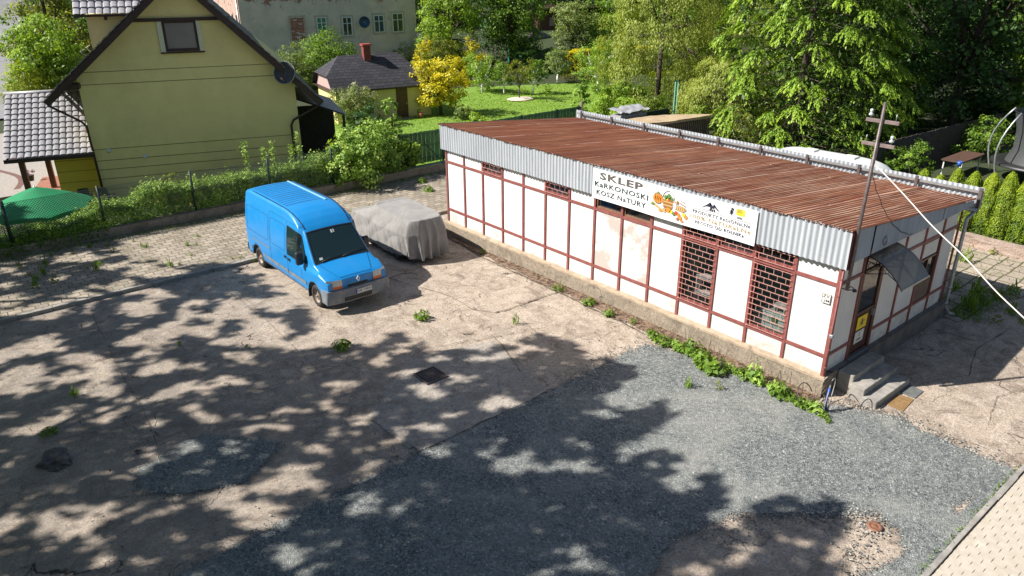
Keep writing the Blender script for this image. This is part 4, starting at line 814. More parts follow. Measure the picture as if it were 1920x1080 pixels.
for k in range(10): g.bar(htop(2.755, -.6 + k * .12), htop(2.755, -.6 + (k + 1) * .12), .008, .003)
g.build('bonnet_gap', M['blueline'], van, w=False)
g = MB()
for s in (-1, 1):
    P = [(x, s * (min(wtop(x), side(x, ztop(x) - .02)) - .02), ztop(x) + .012) for x in (1.25, 1.1, .9, .6, .3, 0, -1, -2, -2.8)]
    for a, b_ in zip(P, P[1:]): g.bar(a, b_, .022, .012)
g.build('roof_gutter', M['plastic'], van, w=False)
for x0_ in np.arange(-2.45, .1, .2):
    P = [(x0_, f * .66, 2.497 + .035 * (1 - (f * .83) ** 2)) for f in np.linspace(-1, 1, 9)]; g = MB()
    g.grid(lambda u, v_: (P[int(round(u * 8))][0] - .012 + .024 * v_, P[int(round(u * 8))][1], P[int(round(u * 8))][2] + .001), 8, 1); g.build('roof_rib', M['blueline'], van, w=False)
g = MB(); g.bar((.15, .56, 2.522), (-2.6, .56, 2.522), .05, .02); g.build('roof_strip', flat('pale_blue_sealant', (.25, .50, .68), .5), van, w=False)
for wx in WX:
    for s in (-1, 1):
        c_ = (wx, s * .84, .335); ax = (0, s, 0)
        ty = MB().lathe([(.205, -.10), (.30, -.11), (.33, -.085), (.335, 0), (.33, .085), (.30, .11), (.215, .105), (.205, .08)], c_, ax, 32).build('wheel', M['black'], van, w=False)
        g = MB(); g.lathe([(.205, .09), (.195, .07), (.17, .02), (.12, .03), (.07, .075), (.0, .08)], c_, ax, 24); g.lathe([(.035, .08), (.03, .11), (0, .11)], c_, ax, 12)
        g.build('rim', mat('dirty_steel_rim', (.34, .29, .24), (.20, .15, .11), 9, .6, .3), ty, w=False)
        g = MB()
        for a in range(5): g.lathe([(.0, .072), (.022, .072), (.022, .06)], (c_[0] + .115 * math.cos(a * 1.257), c_[1], c_[2] + .115 * math.sin(a * 1.257)), ax, 8)
        g.build('rim_hole', M['plastic'], ty, w=False)
for s in (-1, 1): MB().box((1.6, s * .86 - .12, .18), (1.625, s * .86 + .12, .5)).build('mud_flap', M['plastic'], van, w=False)
# ================================================================ COVERED CAR
car = thing('covered_car', 'parked car wholly wrapped in a creased grey fabric cover', 'car', (-2.02, 14.95, .01), R(90) - .06)
# local +x = front (away from the camera); length 4.5
_A = np.linspace(0, 2 * math.pi, 2001); _X = 2.28 * np.sign(np.cos(_A)) * abs(np.cos(_A)) ** .4; _Y = .9 * np.sign(np.sin(_A)) * abs(np.sin(_A)) ** .4
_S = np.concatenate([[0], np.cumsum(np.hypot(np.diff(_X), np.diff(_Y)))]); _S /= _S[-1]
def covpt(u, v_):
    a = float(np.interp(u, _S, _A)); cx_, sy_ = math.cos(a), math.sin(a)
    def sup(L, Wd, n_, ox=0): return (ox + L * math.copysign(abs(cx_) ** (2 / n_), cx_), Wd * math.copysign(abs(sy_) ** (2 / n_), sy_))
    fr = .5 + .5 * cx_   # 1 at front
    hem = sup(2.28, .90, 5); belt = sup(2.20, .93, 5); roof = sup(1.30, .68, 5, -.80); zh = .25 + .08 * math.sin(a * 3 + 1) - .03
    zb_ = 1.02 - .14 * max(0, cx_) ** 2; zr_ = 1.50 - .04 * max(0, cx_)
    if cx_ > 0: 
        k = cx_ ** 2
    P0 = np.array([hem[0], hem[1], zh]); P1 = np.array([belt[0], belt[1], zb_]); P2 = np.array([roof[0], roof[1], zr_])
    if cx_ < -.3: P1[0] -= .03; P2 = np.array([roof[0] - .02, roof[1], zr_ - .02])
    if v_ < .42:
        t_ = v_ / .42; p = P0 + (P1 - P0) * t_; fold = (1 - t_ * .75)
    elif v_ < .76:
        t_ = (v_ - .42) / .34; p = P1 + (P2 - P1) * t_; bulge = .05 * math.sin(math.pi * t_); p[2] += bulge * (1.2 if cx_ < .5 else .2); fold = .25 - .15 * t_
        if cx_ > .3:   # bonnet: stay low then climb the windscreen
            w_ = min(1, (cx_ - .3) / .5); h = P1[2] + (P2[2] - P1[2]) * max(0, (t_ - .50) / .50) ** 1.1 + .08 * min(1, t_ * 2.5); p[2] = p[2] * (1 - w_) + h * w_
    else:
        t_ = (v_ - .76) / .24; q = np.array([-.78, 0, 1.545]); p = P2 + (q - P2) * t_; p[2] = P2[2] * (1 - t_) + 1.49 * t_ + .055 * math.sin(math.pi / 2 * t_); fold = .03 * (1 - t_)
    nrm = np.array([cx_ / 2.2, sy_ / .9]); nrm /= np.linalg.norm(nrm)
    s_ = u * 2 * math.pi; z = p[2]
    fo = math.sin(s_ * 17 + 3.0 * math.sin(s_ * 3) + z * 1.2) * .45 + math.sin(s_ * 41 + 2 * math.sin(s_ * 5) + z * 2) * .25 + noise.noise(Vector((p[0] * 1.1, p[1] * 1.1, z * .6))) * .7
    rear = max(0, min(1, (-p[0] - 1.5) / .6)); amp = .065 * fold * (.6 + 1.3 * rear); fo = fo * (1 - .4 * rear) + rear * (1 - 2 * abs(math.sin(s_ * 11 + 2 * math.sin(s_ * 4) + .5 * z)))
    p[0] += nrm[0] * fo * amp; p[1] += nrm[1] * fo * amp
    # drag creases falling diagonally along the flanks
    dc = math.sin((p[0] * 3.2 + p[2] * 5.5) + 1.5 * noise.noise(Vector((p[0] * 1.2, p[1], 0)))) * .030 * math.sin(min(1, v_ / .76) * math.pi) * (1 - max(0, min(1, (abs(p[0]) - 1.5) / .6))) * min(1, abs(sy_) * 3)
    p[1] += math.copysign(dc, sy_); p[2] += dc * .8 + .012 * noise.noise(Vector((p[0] * 3, p[1] * 3, 5))) 
    return tuple(p)
m, t, b = newmat('grey_cover_fabric'); v = COORD(t)
t.links.new(MIX(t, NOISE(t, v, 2, 6, .65), (.27, .255, .245), (.20, .19, .182)), b.inputs['Base Color']); b.inputs['Roughness'].default_value = .75; b.inputs['Sheen Weight'].default_value = .2
t.links.new(BUMP(t, NOISE(t, COORD(t, (2.5, 6, .8)), 3, 6, .75, 0, 1, 1.2), .6, .06), b.inputs['Normal'])
cvo = MB().grid(covpt, 300, 70).build('fabric_cover', m, car, w=False); bmx = bmesh.new(); bmx.from_mesh(cvo.data); bmesh.ops.remove_doubles(bmx, verts=bmx.verts[:], dist=.0008); bmx.to_mesh(cvo.data); bmx.free()
g = MB()
for k in range(60):
    a, b_ = covpt(k / 60, 0), covpt((k + 1) / 60, 0); g.bar(a, b_, .012, .03)
g.build('hem', flat('dark_hem', (.05, .05, .055)), car, w=False)
MB().box((-2.1, -.72, .24), (2.1, .72, .55)).build('underbody', M['plastic'], car, w=False, bevel=.05)
for x in (-1.35, 1.3):
    for s in (-1, 1):
        ty = MB().lathe([(.19, -.09), (.28, -.1), (.305, -.07), (.31, 0), (.305, .07), (.28, .1), (.19, .09)], (x, s * .74, .31), (0, s, 0), 28).build('wheel', M['black'], car, w=False)
        MB().lathe([(.19, .08), (.15, .04), (.05, .06), (0, .06)], (x, s * .74, .31), (0, s, 0), 20).build('rim', M['bumper'], ty, w=False)
# ================================================================ YELLOW HOUSE (local x along the gable wall, y away from the camera)
th = R(-18.6); HO = Vector((-8.22, 30.34, -1.0))
hs = thing('yellow_house', 'olive-yellow gabled house with dark brown eaves and a tiled porch', 'house', HO, th)
def wallmat(name, c1, c2):
    return mat(name, c1, c2, 1.2, .9, bump=.35, bscale=120, c3=tuple(a * .80 for a in c1), s3=.35, f3=(.46, .72), bd=.006)
M['_'] = None
M['ywall'] = wallmat('ochre_render', (.86, .73, .33), (.81, .68, .30)); M['ylit'] = wallmat('lit_yellow_render', (.86, .68, .10), (.80, .62, .09))  # porch wall yellow brightened to stand for the light on it
zw = 1.0   # world z -> local z
g = MB(); EL, AP, ER = (-.0, 5.95), (4.52, 9.62), (9.0, 5.55)
g.prism([(0, 0, 0), (9.0, 0, 0), (9.0, 0, ER[1]), (4.52, 0, AP[1]), (0, 0, EL[1])], (0, 9.5, 0)); g.build('wall', M['ywall'], hs, w=False)
g = MB()
for z in (5.95, 5.43, 2.62, 2.11, 1.70, 1.28, .8): g.box((.02 if z < 5.9 else .15, -.006, z), (8.98 if z < 5 else 8.9, .0, z + .025))
g.build('groove', flat('render_groove', (.16, .14, .05), .9), hs, w=False)
g = MB(); z = 8.02; xl, xr = 4.52 - 2.15, 4.52 + 1.7; g.box((xl, -.12, z - .08), (xr + .3, .0, z + .06)); g.build('tie_board', M['darkbrown'], hs, w=False)
# roof slabs with stepped tile edge
tilem = mat('dark_glazed_roof_tile', (.055, .05, .055), (.085, .075, .08), 3, .35); tilem_lit = mat('lit_glazed_roof_tile', (.36, .35, .36), (.28, .27, .29), 3, .3, c3=(.42, .42, .44), s3=5, f3=(.5, .7))  # second tile: lit sheen of the dark tiles put into a paler grey
def tiled(g, P, U, V, nu, nv, amp=.03, step=.03, sub=6, m=0):
    """P corner, U along eave (nu tiles), V up the slope (nv rows)"""
    P, U, V = Vector(P), Vector(U), Vector(V); N = U.cross(V).normalized()
    if N.z < 0: N = -N
    vs = []; nU = nu * sub
    for r in range(nv):
        for e in (0, 1):
            for k in range(nU + 1):
                w_ = abs(math.sin(math.pi * k / sub)) ** .4
                vs.append(P + U * (k / nU) + V * ((r + e * 1.02) / nv) + N * (amp * w_ + step * (1 - e) ))
    fs = []
    for r in range(nv * 2 - 1):
        for k in range(nU): fs.append((r * (nU + 1) + k, r * (nU + 1) + k + 1, (r + 1) * (nU + 1) + k + 1, (r + 1) * (nU + 1) + k))
    return g.add(vs, fs, m, False)
g = MB(); OV = -.55
tiled(g, (-1.22, OV, 4.99), (0, 10.3, 0), (5.74, 0, 4.93), 34, 20); tiled(g, (10.05, OV, 4.28), (0, 10.3, 0), (-5.53, 0, 5.64), 34, 22)
g.build('roof', tilem, hs, w=False)
g = MB()
for (a, b_) in (((-1.24, 4.93), (4.52, 9.88)), ((10.07, 4.22), (4.52, 9.88))):
    g.bar((a[0], OV - .02, a[1] - .12), (b_[0], OV - .02, b_[1] - .12), .06, .26, up=(0, 0, 1)); g.bar((a[0], OV / 2, a[1] - .14), (b_[0], OV / 2, b_[1] - .14), -OV, .05)
g.build('bargeboard', M['darkbrown'], hs, w=False)
g = MB()
for k in range(22):
    f = k / 22; a = Vector((-1.24, 0, 5.04)).lerp(Vector((4.52, 0, 9.97)), f); b_ = Vector((-1.24, 0, 5.04)).lerp(Vector((4.52, 0, 9.97)), (k + 1.15) / 22); g.bar((a.x, OV + .06, a.z + .05), (b_.x, OV + .06, b_.z - .0), .22, .035)
for k in range(22):
    f = k / 22; a = Vector((10.07, 0, 4.33)).lerp(Vector((4.52, 0, 9.97)), f); b_ = Vector((10.07, 0, 4.33)).lerp(Vector((4.52, 0, 9.97)), (k + 1.15) / 22); g.bar((a.x, OV + .06, a.z + .05), (b_.x, OV + .06, b_.z - .0), .22, .035)
g.build('verge_tiles', mat('verge_tile', (.20, .18, .18), (.15, .13, .13), 4, .4), hs, w=False)
g = MB(); g.tube([(-1.30, OV, 4.92), (-1.30, 9.7, 4.92)], .07, 8); g.tube([(-1.30, OV + .1, 4.9), (-1.20, OV + .1, 4.72), (-.2, -.12, 3.95), (-.02, -.12, 3.72), (.06, -.11, 0)], .05, 8); g.build('gutter', M['darkbrown'], hs, w=False)
g = MB(); g.tube([(10.12, OV, 4.2), (10.12, 9.7, 4.2)], .07, 8); g.tube([(10.1, OV + .1, 4.15), (9.95, OV + .1, 4.0), (8.75, -.12, 3.35), (8.62, -.11, 3.1), (8.66, -.11, 0)], .055, 8); g.build('gutter', M['darkbrown'], hs, w=False)
MB().box((-.5, -.5, 5.35), (.1, .0, 5.55)).build('purlin_end', M['darkbrown'], hs, w=False)
# gable window
gw = MB().box((3.72, -.02, 6.70), (5.06, .0, 7.92)).build('window', glass('sky_mirror_glass', (.25, .22, .22), .02), hs, w=False)
g = MB(); 
for a, b_ in (((3.72, -.05, 6.68), (5.1, .0, 6.8)), ((3.72, -.05, 7.86), (5.1, .0, 7.94)), ((3.72, -.05, 6.8), (3.82, .0, 7.86)), ((5.0, -.05, 6.8), (5.1, .0, 7.86))): g.box(a, b_)
g.build('frame', M['darkbrown'], gw, w=False); cr_ = flat('pale_cream_render', (.62, .62, .48), .8); MB().box((3.52, -.07, 6.66), (3.71, -.0, 7.96)).build('surround', cr_, gw, w=False); MB().box((5.11, -.07, 6.66), (5.28, .0, 7.96)).build('surround', cr_, gw, w=False)
MB().box((3.5, -.12, 6.6), (5.3, 0, 6.66)).build('sill', M['darkbrown'], gw, w=False)
# round vents
for x, z in ((.62, 2.05), (2.05, 1.66)):
    MB().lathe([(0, .05), (.09, .05), (.10, 0)], (x, -.0, z + .5), (0, -1, 0), 14).build('wall_vent', M['offwhite'], hs, w=False)
# satellite dish on the right
g = MB(); c_ = Vector((8.55, -.75, 5.62)); ax = Vector((-.45, -.85, .35)).normalized()
dsh = g.lathe([(0, -.10), (.15, -.095), (.3, -.07), (.43, -.025), (.50, .03), (.505, .02), (.43, -.045), (.3, -.09), (0, -.12)], c_, ax, 28).build('satellite_dish', mat('dark_grey_dish', (.03, .036, .04), (.045, .05, .055), 4, .65), hs, w=False)
u_ = ax.cross(Vector((0, 0, 1))).normalized(); w_ = ax.cross(u_); MB().tube([c_ + ax * .03 + (u_ * math.cos(a) + w_ * math.sin(a)) * .505 for a in np.linspace(0, 2 * math.pi, 33)], .014, 6, cap=False).build('rim', M['greymetal'], dsh, w=False)  # pale ring stands for the light on the dark dish's rim
g = MB(); q = c_ + ax * .5 - Vector((0, 0, .35)); g.tube([c_ - Vector((0, 0, .45)), q], .015, 6); g.tube([c_ - ax * .1, c_ - ax * .35 - Vector((0, 0, .1)), (8.7, 0, 5.4)], .025, 6); g.build('arm', M['greymetal'], dsh, w=False)
MB().lathe([(0, 0), (.04, .0), (.045, .1), (0, .12)], q, -ax, 10).build('receiver', flat('peach_plastic', (.55, .32, .2)), dsh, w=False)
# dormer
g = MB(); g.prism([(.50, 3, 6.3), (.5, 3, 8.15), (4.5, 3, 8.15), (4.5, 3, 6.3)], (0, 3.5, 0)); dm = g.build('dormer', M['ywall'], hs, w=False)
g = MB(); tiled(g, (.05, 2.6, 8.13), (4.6, 0, 0), (0, 2.2, 1.9), 15, 7, .05, .05); g.build('dormer_roof', tilem_lit, dm, w=False)
MB().box((.05, 2.62, 8.05), (4.6, 2.7, 8.14)).box((1.25, 2.72, 7.9), (1.35, 3.0, 8.05)).build('dormer_eave', M['darkbrown'], dm, w=False)
MB().box((.485, 2.985, 6.3), (.53, 3.0, 8.05)).build('dormer_trim', flat('cream_trim', (.75, .66, .4)), dm, w=False)
g = MB()
for y0 in (1.2, 3.2):
    g.tube([(.2, y0, 6.7), (.2, y0 + 1.4, 6.7)], .015, 5); g.tube([(.2, y0 + .1, 6.7), (.35, y0 + .1, 6.45)], .012, 5)
g.build('snow_guard', M['greymetal'], hs, w=False)
# right-hand lean-to roof seen behind the dish
g = MB(); tiled(g, (9.0, 2.5, 3.0), (0, 5.5, 0), (.001, 0, .001), 2, 1) if False else None
g.add([(9.0, .3, 4.3), (11.4, .6, 3.3), (11.4, 6, 3.3), (9.0, 6, 4.3)], [(0, 1, 2, 3)]); g.add([(9.0, .3, 4.22), (11.4, .6, 3.22), (11.4, 6, 3.22), (9.0, 6, 4.22)], [(0, 1, 2, 3)]); g.build('lean_to_roof', mat('grey_boards', (.42, .37, .34), (.28, .25, .23), 6, .8), hs, w=False)
MB().box((11.2, .7, 0), (11.32, .82, 3.25)).build('lean_to_post', M['darkbrown'], hs, w=False); MB().box((11.2, 5.5, 0), (11.32, 5.62, 3.25)).build('lean_to_post', M['darkbrown'], hs, w=False)
MB().box((9.0, 4.5, 0), (11.3, 4.6, 3.2)).build('lean_to_wall', mat('dark_boards', (.03, .025, .022), (.05, .04, .035), 8, .9), hs, w=False)
# porch
g = MB(); tiled(g, (-3.45, -.15, 2.53), (3.5, 0, 0), (0, 3.25, 2.28), 13, 12, .05, .05); g.build('porch_roof', tilem_lit, hs, w=False)
g = MB(); g.tube([(-3.5, 3.1, 4.83), (.0, 3.1, 4.83)], .10, 8); g.build('porch_ridge', tilem_lit, hs, w=False)
g = MB(); g.box((-3.45, -.18, 2.36), (.02, -.12, 2.52)); g.box((-3.45, -.1, 2.36), (-3.35, 3.0, 2.46)); g.box((-3.45, -.1, 2.42), (0, 3.1, 2.46)); g.build('porch_fascia', M['darkbrown'], hs, w=False)
brn = mat('brown_porch_post', (.16, .075, .05), (.12, .055, .04), 6, .6)
for x, y in ((-2.92, .35), (-2.25, 2.1)): MB().box((x - .11, y - .11, 0), (x + .11, y + .11, 2.42)).build('porch_post', brn, hs, w=False)
pwl = MB().box((-1.78, .9, 0), (.0, 1.1, 2.45)).build('porch_wall', M['ylit'], hs, w=False)
g = MB()
for z in (.55, 1.05, 1.55, 2.05): g.box((-1.78, .892, z), (.0, .9, z + .022))
g.build('groove', flat('yellow_groove', (.30, .22, .03), .9), pwl, w=False)
MB().box((-3.1, 1.2, 0), (-.0, 4.4, .62)).build('terrace', mat('terracotta_tiles', (.34, .15, .10), (.27, .11, .075), 9, .7), hs, w=False)
# garden chairs below the terrace
def chair(x, y, rz, lab):
    c = thing('garden_chair', lab, 'chair', (x, y, -1.0), rz, 'dark plastic garden chairs by the porch wall'); mt = mat('dark_green_plastic', (.025, .03, .028), rough=.5)
    g = MB(); g.box((-.26, -.25, .40), (.26, .25, .44)); g.build('seat', mt, c, w=False)
    g = MB(); g.grid(lambda u, v_: ((-.25 + .5 * u) * (1 - .15 * v_), .25 + .16 * v_ - .04 * math.sin(math.pi * u), .44 + .62 * v_), 8, 8); g.build('backrest', mt, c, w=False)
    for sx in (-1, 1):
        g = MB(); g.tube([(sx * .28, -.24, .40), (sx * .30, -.2, .64), (sx * .29, .28, .68)], .022, 6); g.build('armrest', mt, c, w=False)
        for sy in (-1, 1): MB().bar((sx * .24, sy * .22, .4), (sx * .28, sy * .26, 0), .04, .04).build('leg', mt, c, w=False)
chair(-8.95, 30.55, R(170), 'left dark garden chair against the brightly lit yellow porch wall'); chair(-8.15, 30.05, R(150), 'right dark garden chair nearest the house corner')
t_ = MB().box((-8.9, 29.2, -.34), (-7.9, 29.9, -.30)).build('garden_table', M['plastic'], bevel=.01); tag(t_, 'low dark garden table behind the green parasol', 'table')
g = MB(); 
for x in (-8.85, -7.95): 
    for y in (29.25, 29.85): g.bar((x, y, -1), (x, y, -.34), .04, .04)
g.build('leg', M['plastic'], t_)
# parasol
ps = thing('green_parasol', 'wide green garden parasol open beyond the mesh fence', 'parasol', (-11.35, 25.2, -1)); N_ = 8
m, t, b = newmat('green_canvas'); v = COORD(t); t.links.new(MIX(t, NOISE(t, v, 2, 5), (.015, .30, .12), (.02, .24, .10)), b.inputs['Base Color']); b.inputs['Roughness'].default_value = .8
tr = ND(t, 'BsdfTranslucent'); tr.inputs[0].default_value = (.02, .45, .15, 1); ms = ND(t, 'MixShader'); ms.inputs[0].default_value = .25; t.links.new(b.outputs[0], ms.inputs[1]); t.links.new(tr.outputs[0], ms.inputs[2]); t.links.new(ms.outputs[0], t.nodes['Material Output'].inputs[0])
def par(u, v_):
    a = u * 2 * math.pi; k = (a * N_ / (2 * math.pi)) % 1; r = 1.85 * v_ * (math.cos(math.pi / N_) / math.cos((k - .5) * 2 * math.pi / N_)); drop = .75 * v_ ** 1.15 - .05 * math.sin(math.pi * k) * v_
    return (r * math.cos(a), r * math.sin(a), 2.62 - drop)
MB().grid(par, 64, 10).build('canopy', m, ps, w=False)
g = MB(); g.grid(lambda u, v_: (par(u, 1)[0], par(u, 1)[1], par(u, 1)[2] - .16 * v_), 64, 1); g.build('valance', m, ps, w=False)
MB().tube([(0, 0, 0), (0, 0, 2.68)], .025, 8).build('pole', M['offwhite'], ps, w=False)
for k in range(N_): a = k * 2 * math.pi / N_; MB().bar((0, 0, 2.55), (1.8 * math.cos(a), 1.8 * math.sin(a), 1.84), .02, .02).build('rib', M['greymetal'], ps, w=False)
MB().box((-.3, -.3, 0), (.3, .3, .08)).build('base', M['step'], ps, w=False, bevel=.02)
# potted flowers on terrace
def pot(name, x, y, z, r, h, lab, c=(.35, .13, .07)):
    p = thing(name, lab, 'plant pot', (x, y, z)); MB().lathe([(0, 0), (r * .7, 0), (r, h), (r * .9, h), (r * .85, h - .04), (0, h - .04)], (x, y, z), n=14).build('pot', flat('pot', c, .8), p); return p
# ================================================================ FENCES
def meshfence(x0, x1, y, zb_, zt_, step=.09):
    g = MB(); H = zt_ - zb_; r = .0055
    n_ = int((x1 - x0) / step)
    for k in range(-int(H / step), n_ + 1):
        for s in (1, -1):
            a = x0 + k * step; xa, za, xb, zb2 = (a, zb_, a + H, zt_) if s > 0 else (a + H, zb_, a, zt_)
            if xa > xb: xa, za, xb, zb2 = xb, zb2, xa, za
            # clip
            def at_(x): return za + (zb2 - za) * (x - xa) / (xb - xa)
            X0, X1 = max(xa, x0), min(xb, x1)
            if X1 - X0 < .05: continue
            g.bar((X0, y + s * .004, at_(X0)), (X1, y + s * .004, at_(X1)), r * 2, r * 2)
    for z in (zb_ + .02, (zb_ + zt_) / 2, zt_ - .02): g.tube([(x0, y, z), (x1, y, z)], .004, 4)
    return g
fpost = mat('dark_green_post', (.015, .035, .03), (.02, .045, .035), 5, .6); wire = mat('green_wire', (.02, .045, .035), rough=.6)
mf = thing('mesh_fence', 'chain-link fence on dark green posts standing on the low wall', 'fence', (-6.4, 22.3, .45))
meshfence(-16.0, .5, 22.32, .5, 1.92).build('wire_mesh', wire, mf)
for x in (-12.72, -9.82, -6.6, -3.55, -.72): MB().tube([(x, 22.28, .4), (x, 22.28, 2.0)], .042 if x > -12 else .06, 8).build('post', fpost, mf)
MB().bar((-.72, 22.28, 1.6), (.2, 22.6, .45), .03, .03).build('brace', fpost, mf)
m, t, b = newmat('green_slat_privacy'); v = COORD(t); t.links.new(MIX(t, NOISE(t, v, 3, 5), (.025, .12, .045), (.03, .09, .04)), b.inputs['Base Color']); b.inputs['Roughness'].default_value = .6
gf = thing('slatted_fence', 'green slatted privacy fence running behind the shop to the lawn', 'fence', (8, 22.7, .45))
g = MB(); x = 2.95
while x < 14.4: g.box((x, 22.62 + (.012 if int(x * 20) % 2 else 0), .5), (x + .055, 22.64 + (.012 if int(x * 20) % 2 else 0), 1.98 + rng.normal(0, .008))); x += .07
g.build('slats', m, gf); g = MB(); 
for z in (.7, 1.3, 1.85): g.box((2.95, 22.65, z), (14.4, 22.68, z + .04))
g.build('rail', fpost, gf)
for x in (2.93, 5.3, 7.8, 10.3, 12.8, 14.45): MB().box((x - .03, 22.6, .4), (x + .03, 22.7, 2.02)).build('post', fpost, gf)
MB().bar((4.9, 22.0, .45), (4.2, 22.6, 1.5), .035, .035).build('brace', fpost, gf)
tag(MB().box((2.9, 22.02, .452), (14, 22.42, .49)).build('wall_coping', mat('mossy_coping', (.30, .33, .22), (.24, .26, .17), 3, .95)), 'pale mossy coping under the green slatted fence', 'coping')
tag(MB().tube([(14.6, 22.6, -.9), (14.6, 22.6, 2.25)], .07, 8).build('wooden_post', M['wood']), 'weathered wooden post at the end of the slatted fence', 'post')
# ================================================================ GARDEN SHED
sh = thing('garden_shed', 'small yellow garden house with a black shingle roof and red chimney', 'shed', (8.95, 40.55, -1), R(-10.5))
SW, SD, SHh = 7.0, 4.2, 2.35
ysh = wallmat('pale_yellow_render', (.80, .68, .30), (.74, .62, .27))
MB().box((0, 0, 0), (SW, SD, SHh)).build('wall', ysh, sh, w=False)
shm = brick_mat('black_shingles', (.045, .045, .055), (.075, .072, .085), (.015, .015, .018), .45, .2, .012, dark=(.05, .05, .055), dirt=.3)
def roofpoly(g, P, m=0): g.add(P, [tuple(range(len(P)))], m)
e = .35; zr0, zr1 = 2.3, 4.35; ry = SD / 2
A_, B_, C_, D_ = (-e, -e, zr0), (SW + e, -e, zr0), (SW + e, SD + e, zr0), (-e, SD + e, zr0)
hL, hR, zm = .75, 1.6, 3.35
R1, R2 = (hL + .3, ry, zr1), (SW - hR, ry, zr1)
g = MB(); LF, LB = (-e, .55, 3.2), (-e, SD - .55, 3.2)
roofpoly(g, [A_, B_, R2, R1, LF]); roofpoly(g, [B_, C_, R2]); roofpoly(g, [C_, D_, LB, R1, R2]); roofpoly(g, [LF, R1, LB])
o_ = g.build('roof', shm, sh, w=False); g = MB(); g.prism([(0, 0, 2.3), (0, SD, 2.3), (0, SD - .5, 3.15), (0, .5, 3.15)], (-.05, 0, 0)); g.build('gable_board', flat('pinkish_board', (.42, .30, .28), .8), sh, w=False)
g = MB(); g.box((-e, -e - .04, zr0 - .12), (SW + e, -e, zr0)); g.box((-e, -e, zr0 - .03), (SW + e, SD + e, zr0 - .01)); g.build('eave_board', M['darkbrown'], sh, w=False)
ch = MB().box((2.75, 1.55, 3.8), (3.25, 2.05, 4.95)).build('chimney', mat('red_brick', (.20, .05, .04), (.15, .035, .03), 9, .8), sh, w=False); MB().box((2.68, 1.48, 4.95), (3.32, 2.12, 5.08)).build('chimney_cap', flat('red_cap', (.32, .06, .05)), ch, w=False)
sw_ = MB().box((1.15, -.02, .55), (2.65, .0, 2.15)).build('window', glass('shed_glass', (.03, .07, .05)), sh, w=False); g = MB()
for a, b_ in (((1.1, -.06, .5), (2.7, .0, .58)), ((1.1, -.06, 2.12), (2.7, 0, 2.2)), ((1.1, -.06, .58), (1.18, 0, 2.12)), ((2.62, -.06, .58), (2.7, 0, 2.12)), ((1.86, -.05, .58), (1.94, 0, 2.12)), ((1.18, -.05, 1.3), (1.86, 0, 1.36)), ((1.94, -.05, 1.3), (2.62, 0, 1.36))): g.box(a, b_)
g.build('frame', M['offwhite'], sw_, w=False)
dd_ = MB().box((4.35, -.04, .05), (5.2, .0, 2.15)).build('door', mat('chestnut_door', (.14, .06, .03), (.09, .035, .018), 8, .5), sh, w=False); MB().box((5.08, -.08, 1.0), (5.12, -.04, 1.15)).build('handle', M['greymetal'], dd_, w=False)
g = MB(); 
for k in range(5): g.box((4.40 + k * .16, -.048, .1), (4.41 + k * .16, -.04, 2.1))
g.build('board_gap', flat('door_gap', (.02, .008, .005)), dd_, w=False)
MB().box((4.2, -.7, 0), (5.4, 0, .08)).build('doorstep', M['step'], sh, w=False)
# ================================================================ RUIN
ru = thing('old_stone_house', 'dilapidated grey rendered house with peeling walls and white windows', 'house', (11.12, 61.53, -1.5), R(-8.3)); RZ = 1.5
m, t, b = newmat('peeling_grey_render'); v = COORD(t); sp_ = ND(t, 'SeparateXYZ'); t.links.new(v, sp_.inputs[0])
c = MIX(t, NOISE(t, v, .5, 7, .7, .38, .62), (.66, .60, .52), (.50, .46, .41)); c = MIX(t, NOISE(t, v, 2.2, 8, .75, .55, .66, .6), c, (.55, .52, .45)); c = MIX(t, NOISE(t, v, 1.6, 9, .8, .60, .64, 1.0), c, (.12, .11, .10))
br = ND(t, 'TexBrick'); br.inputs['Scale'].default_value = 1; br.inputs['Brick Width'].default_value = .26; br.inputs['Row Height'].default_value = .09; br.inputs['Mortar Size'].default_value = .012
br.inputs['Color1'].default_value = (.40, .16, .11, 1); br.inputs['Color2'].default_value = (.26, .12, .09, 1); br.inputs['Mortar'].default_value = (.20, .17, .14, 1)
cb = ND(t, 'CombineXYZ'); t.links.new(sp_.outputs[0], cb.inputs[0]); t.links.new(sp_.outputs[2], cb.inputs[1]); t.links.new(cb.outputs[0], br.inputs['Vector'])
hi_ = ND(t, 'MapRange'); hi_.inputs[1].default_value = 6.6; hi_.inputs[2].default_value = 8.0; t.links.new(sp_.outputs[2], hi_.inputs[0])
pf = MATH(t, 'ADD', NOISE(t, v, .9, 8, .75, .30, .95), MATH(t, 'MULTIPLY', hi_.outputs[0], .45)); mr = ND(t, 'MapRange'); mr.inputs[1].default_value = .66; mr.inputs[2].default_value = .72; t.links.new(pf, mr.inputs[0])
c = MIX(t, mr.outputs[0], c, br.outputs['Color']); t.links.new(c, b.inputs['Base Color']); b.inputs['Roughness'].default_value = .95; t.links.new(BUMP(t, NOISE(t, v, 8, 7, .7, 0, 1), .8, .05), b.inputs['Normal']); M['ruin'] = m
g = MB(); g.box((0, 0, 0), (16.8, 11, 9.5)); g.build('wall', M['ruin'], ru, w=False)
rsd = mat('pink_weathered_side', (.47, .34, .28), (.40, .28, .23), 1.2, .95, bump=.8, bscale=12, c3=(.22, .12, .09), s3=2.2, f3=(.55, .62), bd=.03)
MB().box((-.03, .02, 0), (.0, 10.98, 8.2)).build('side_render', rsd, ru, w=False)
M['brickpatch'] = brick_mat('brick_infill', (.22, .08, .06), (.14, .06, .05), (.19, .16, .13), .3, .1, .015, dark=(.08, .05, .04))
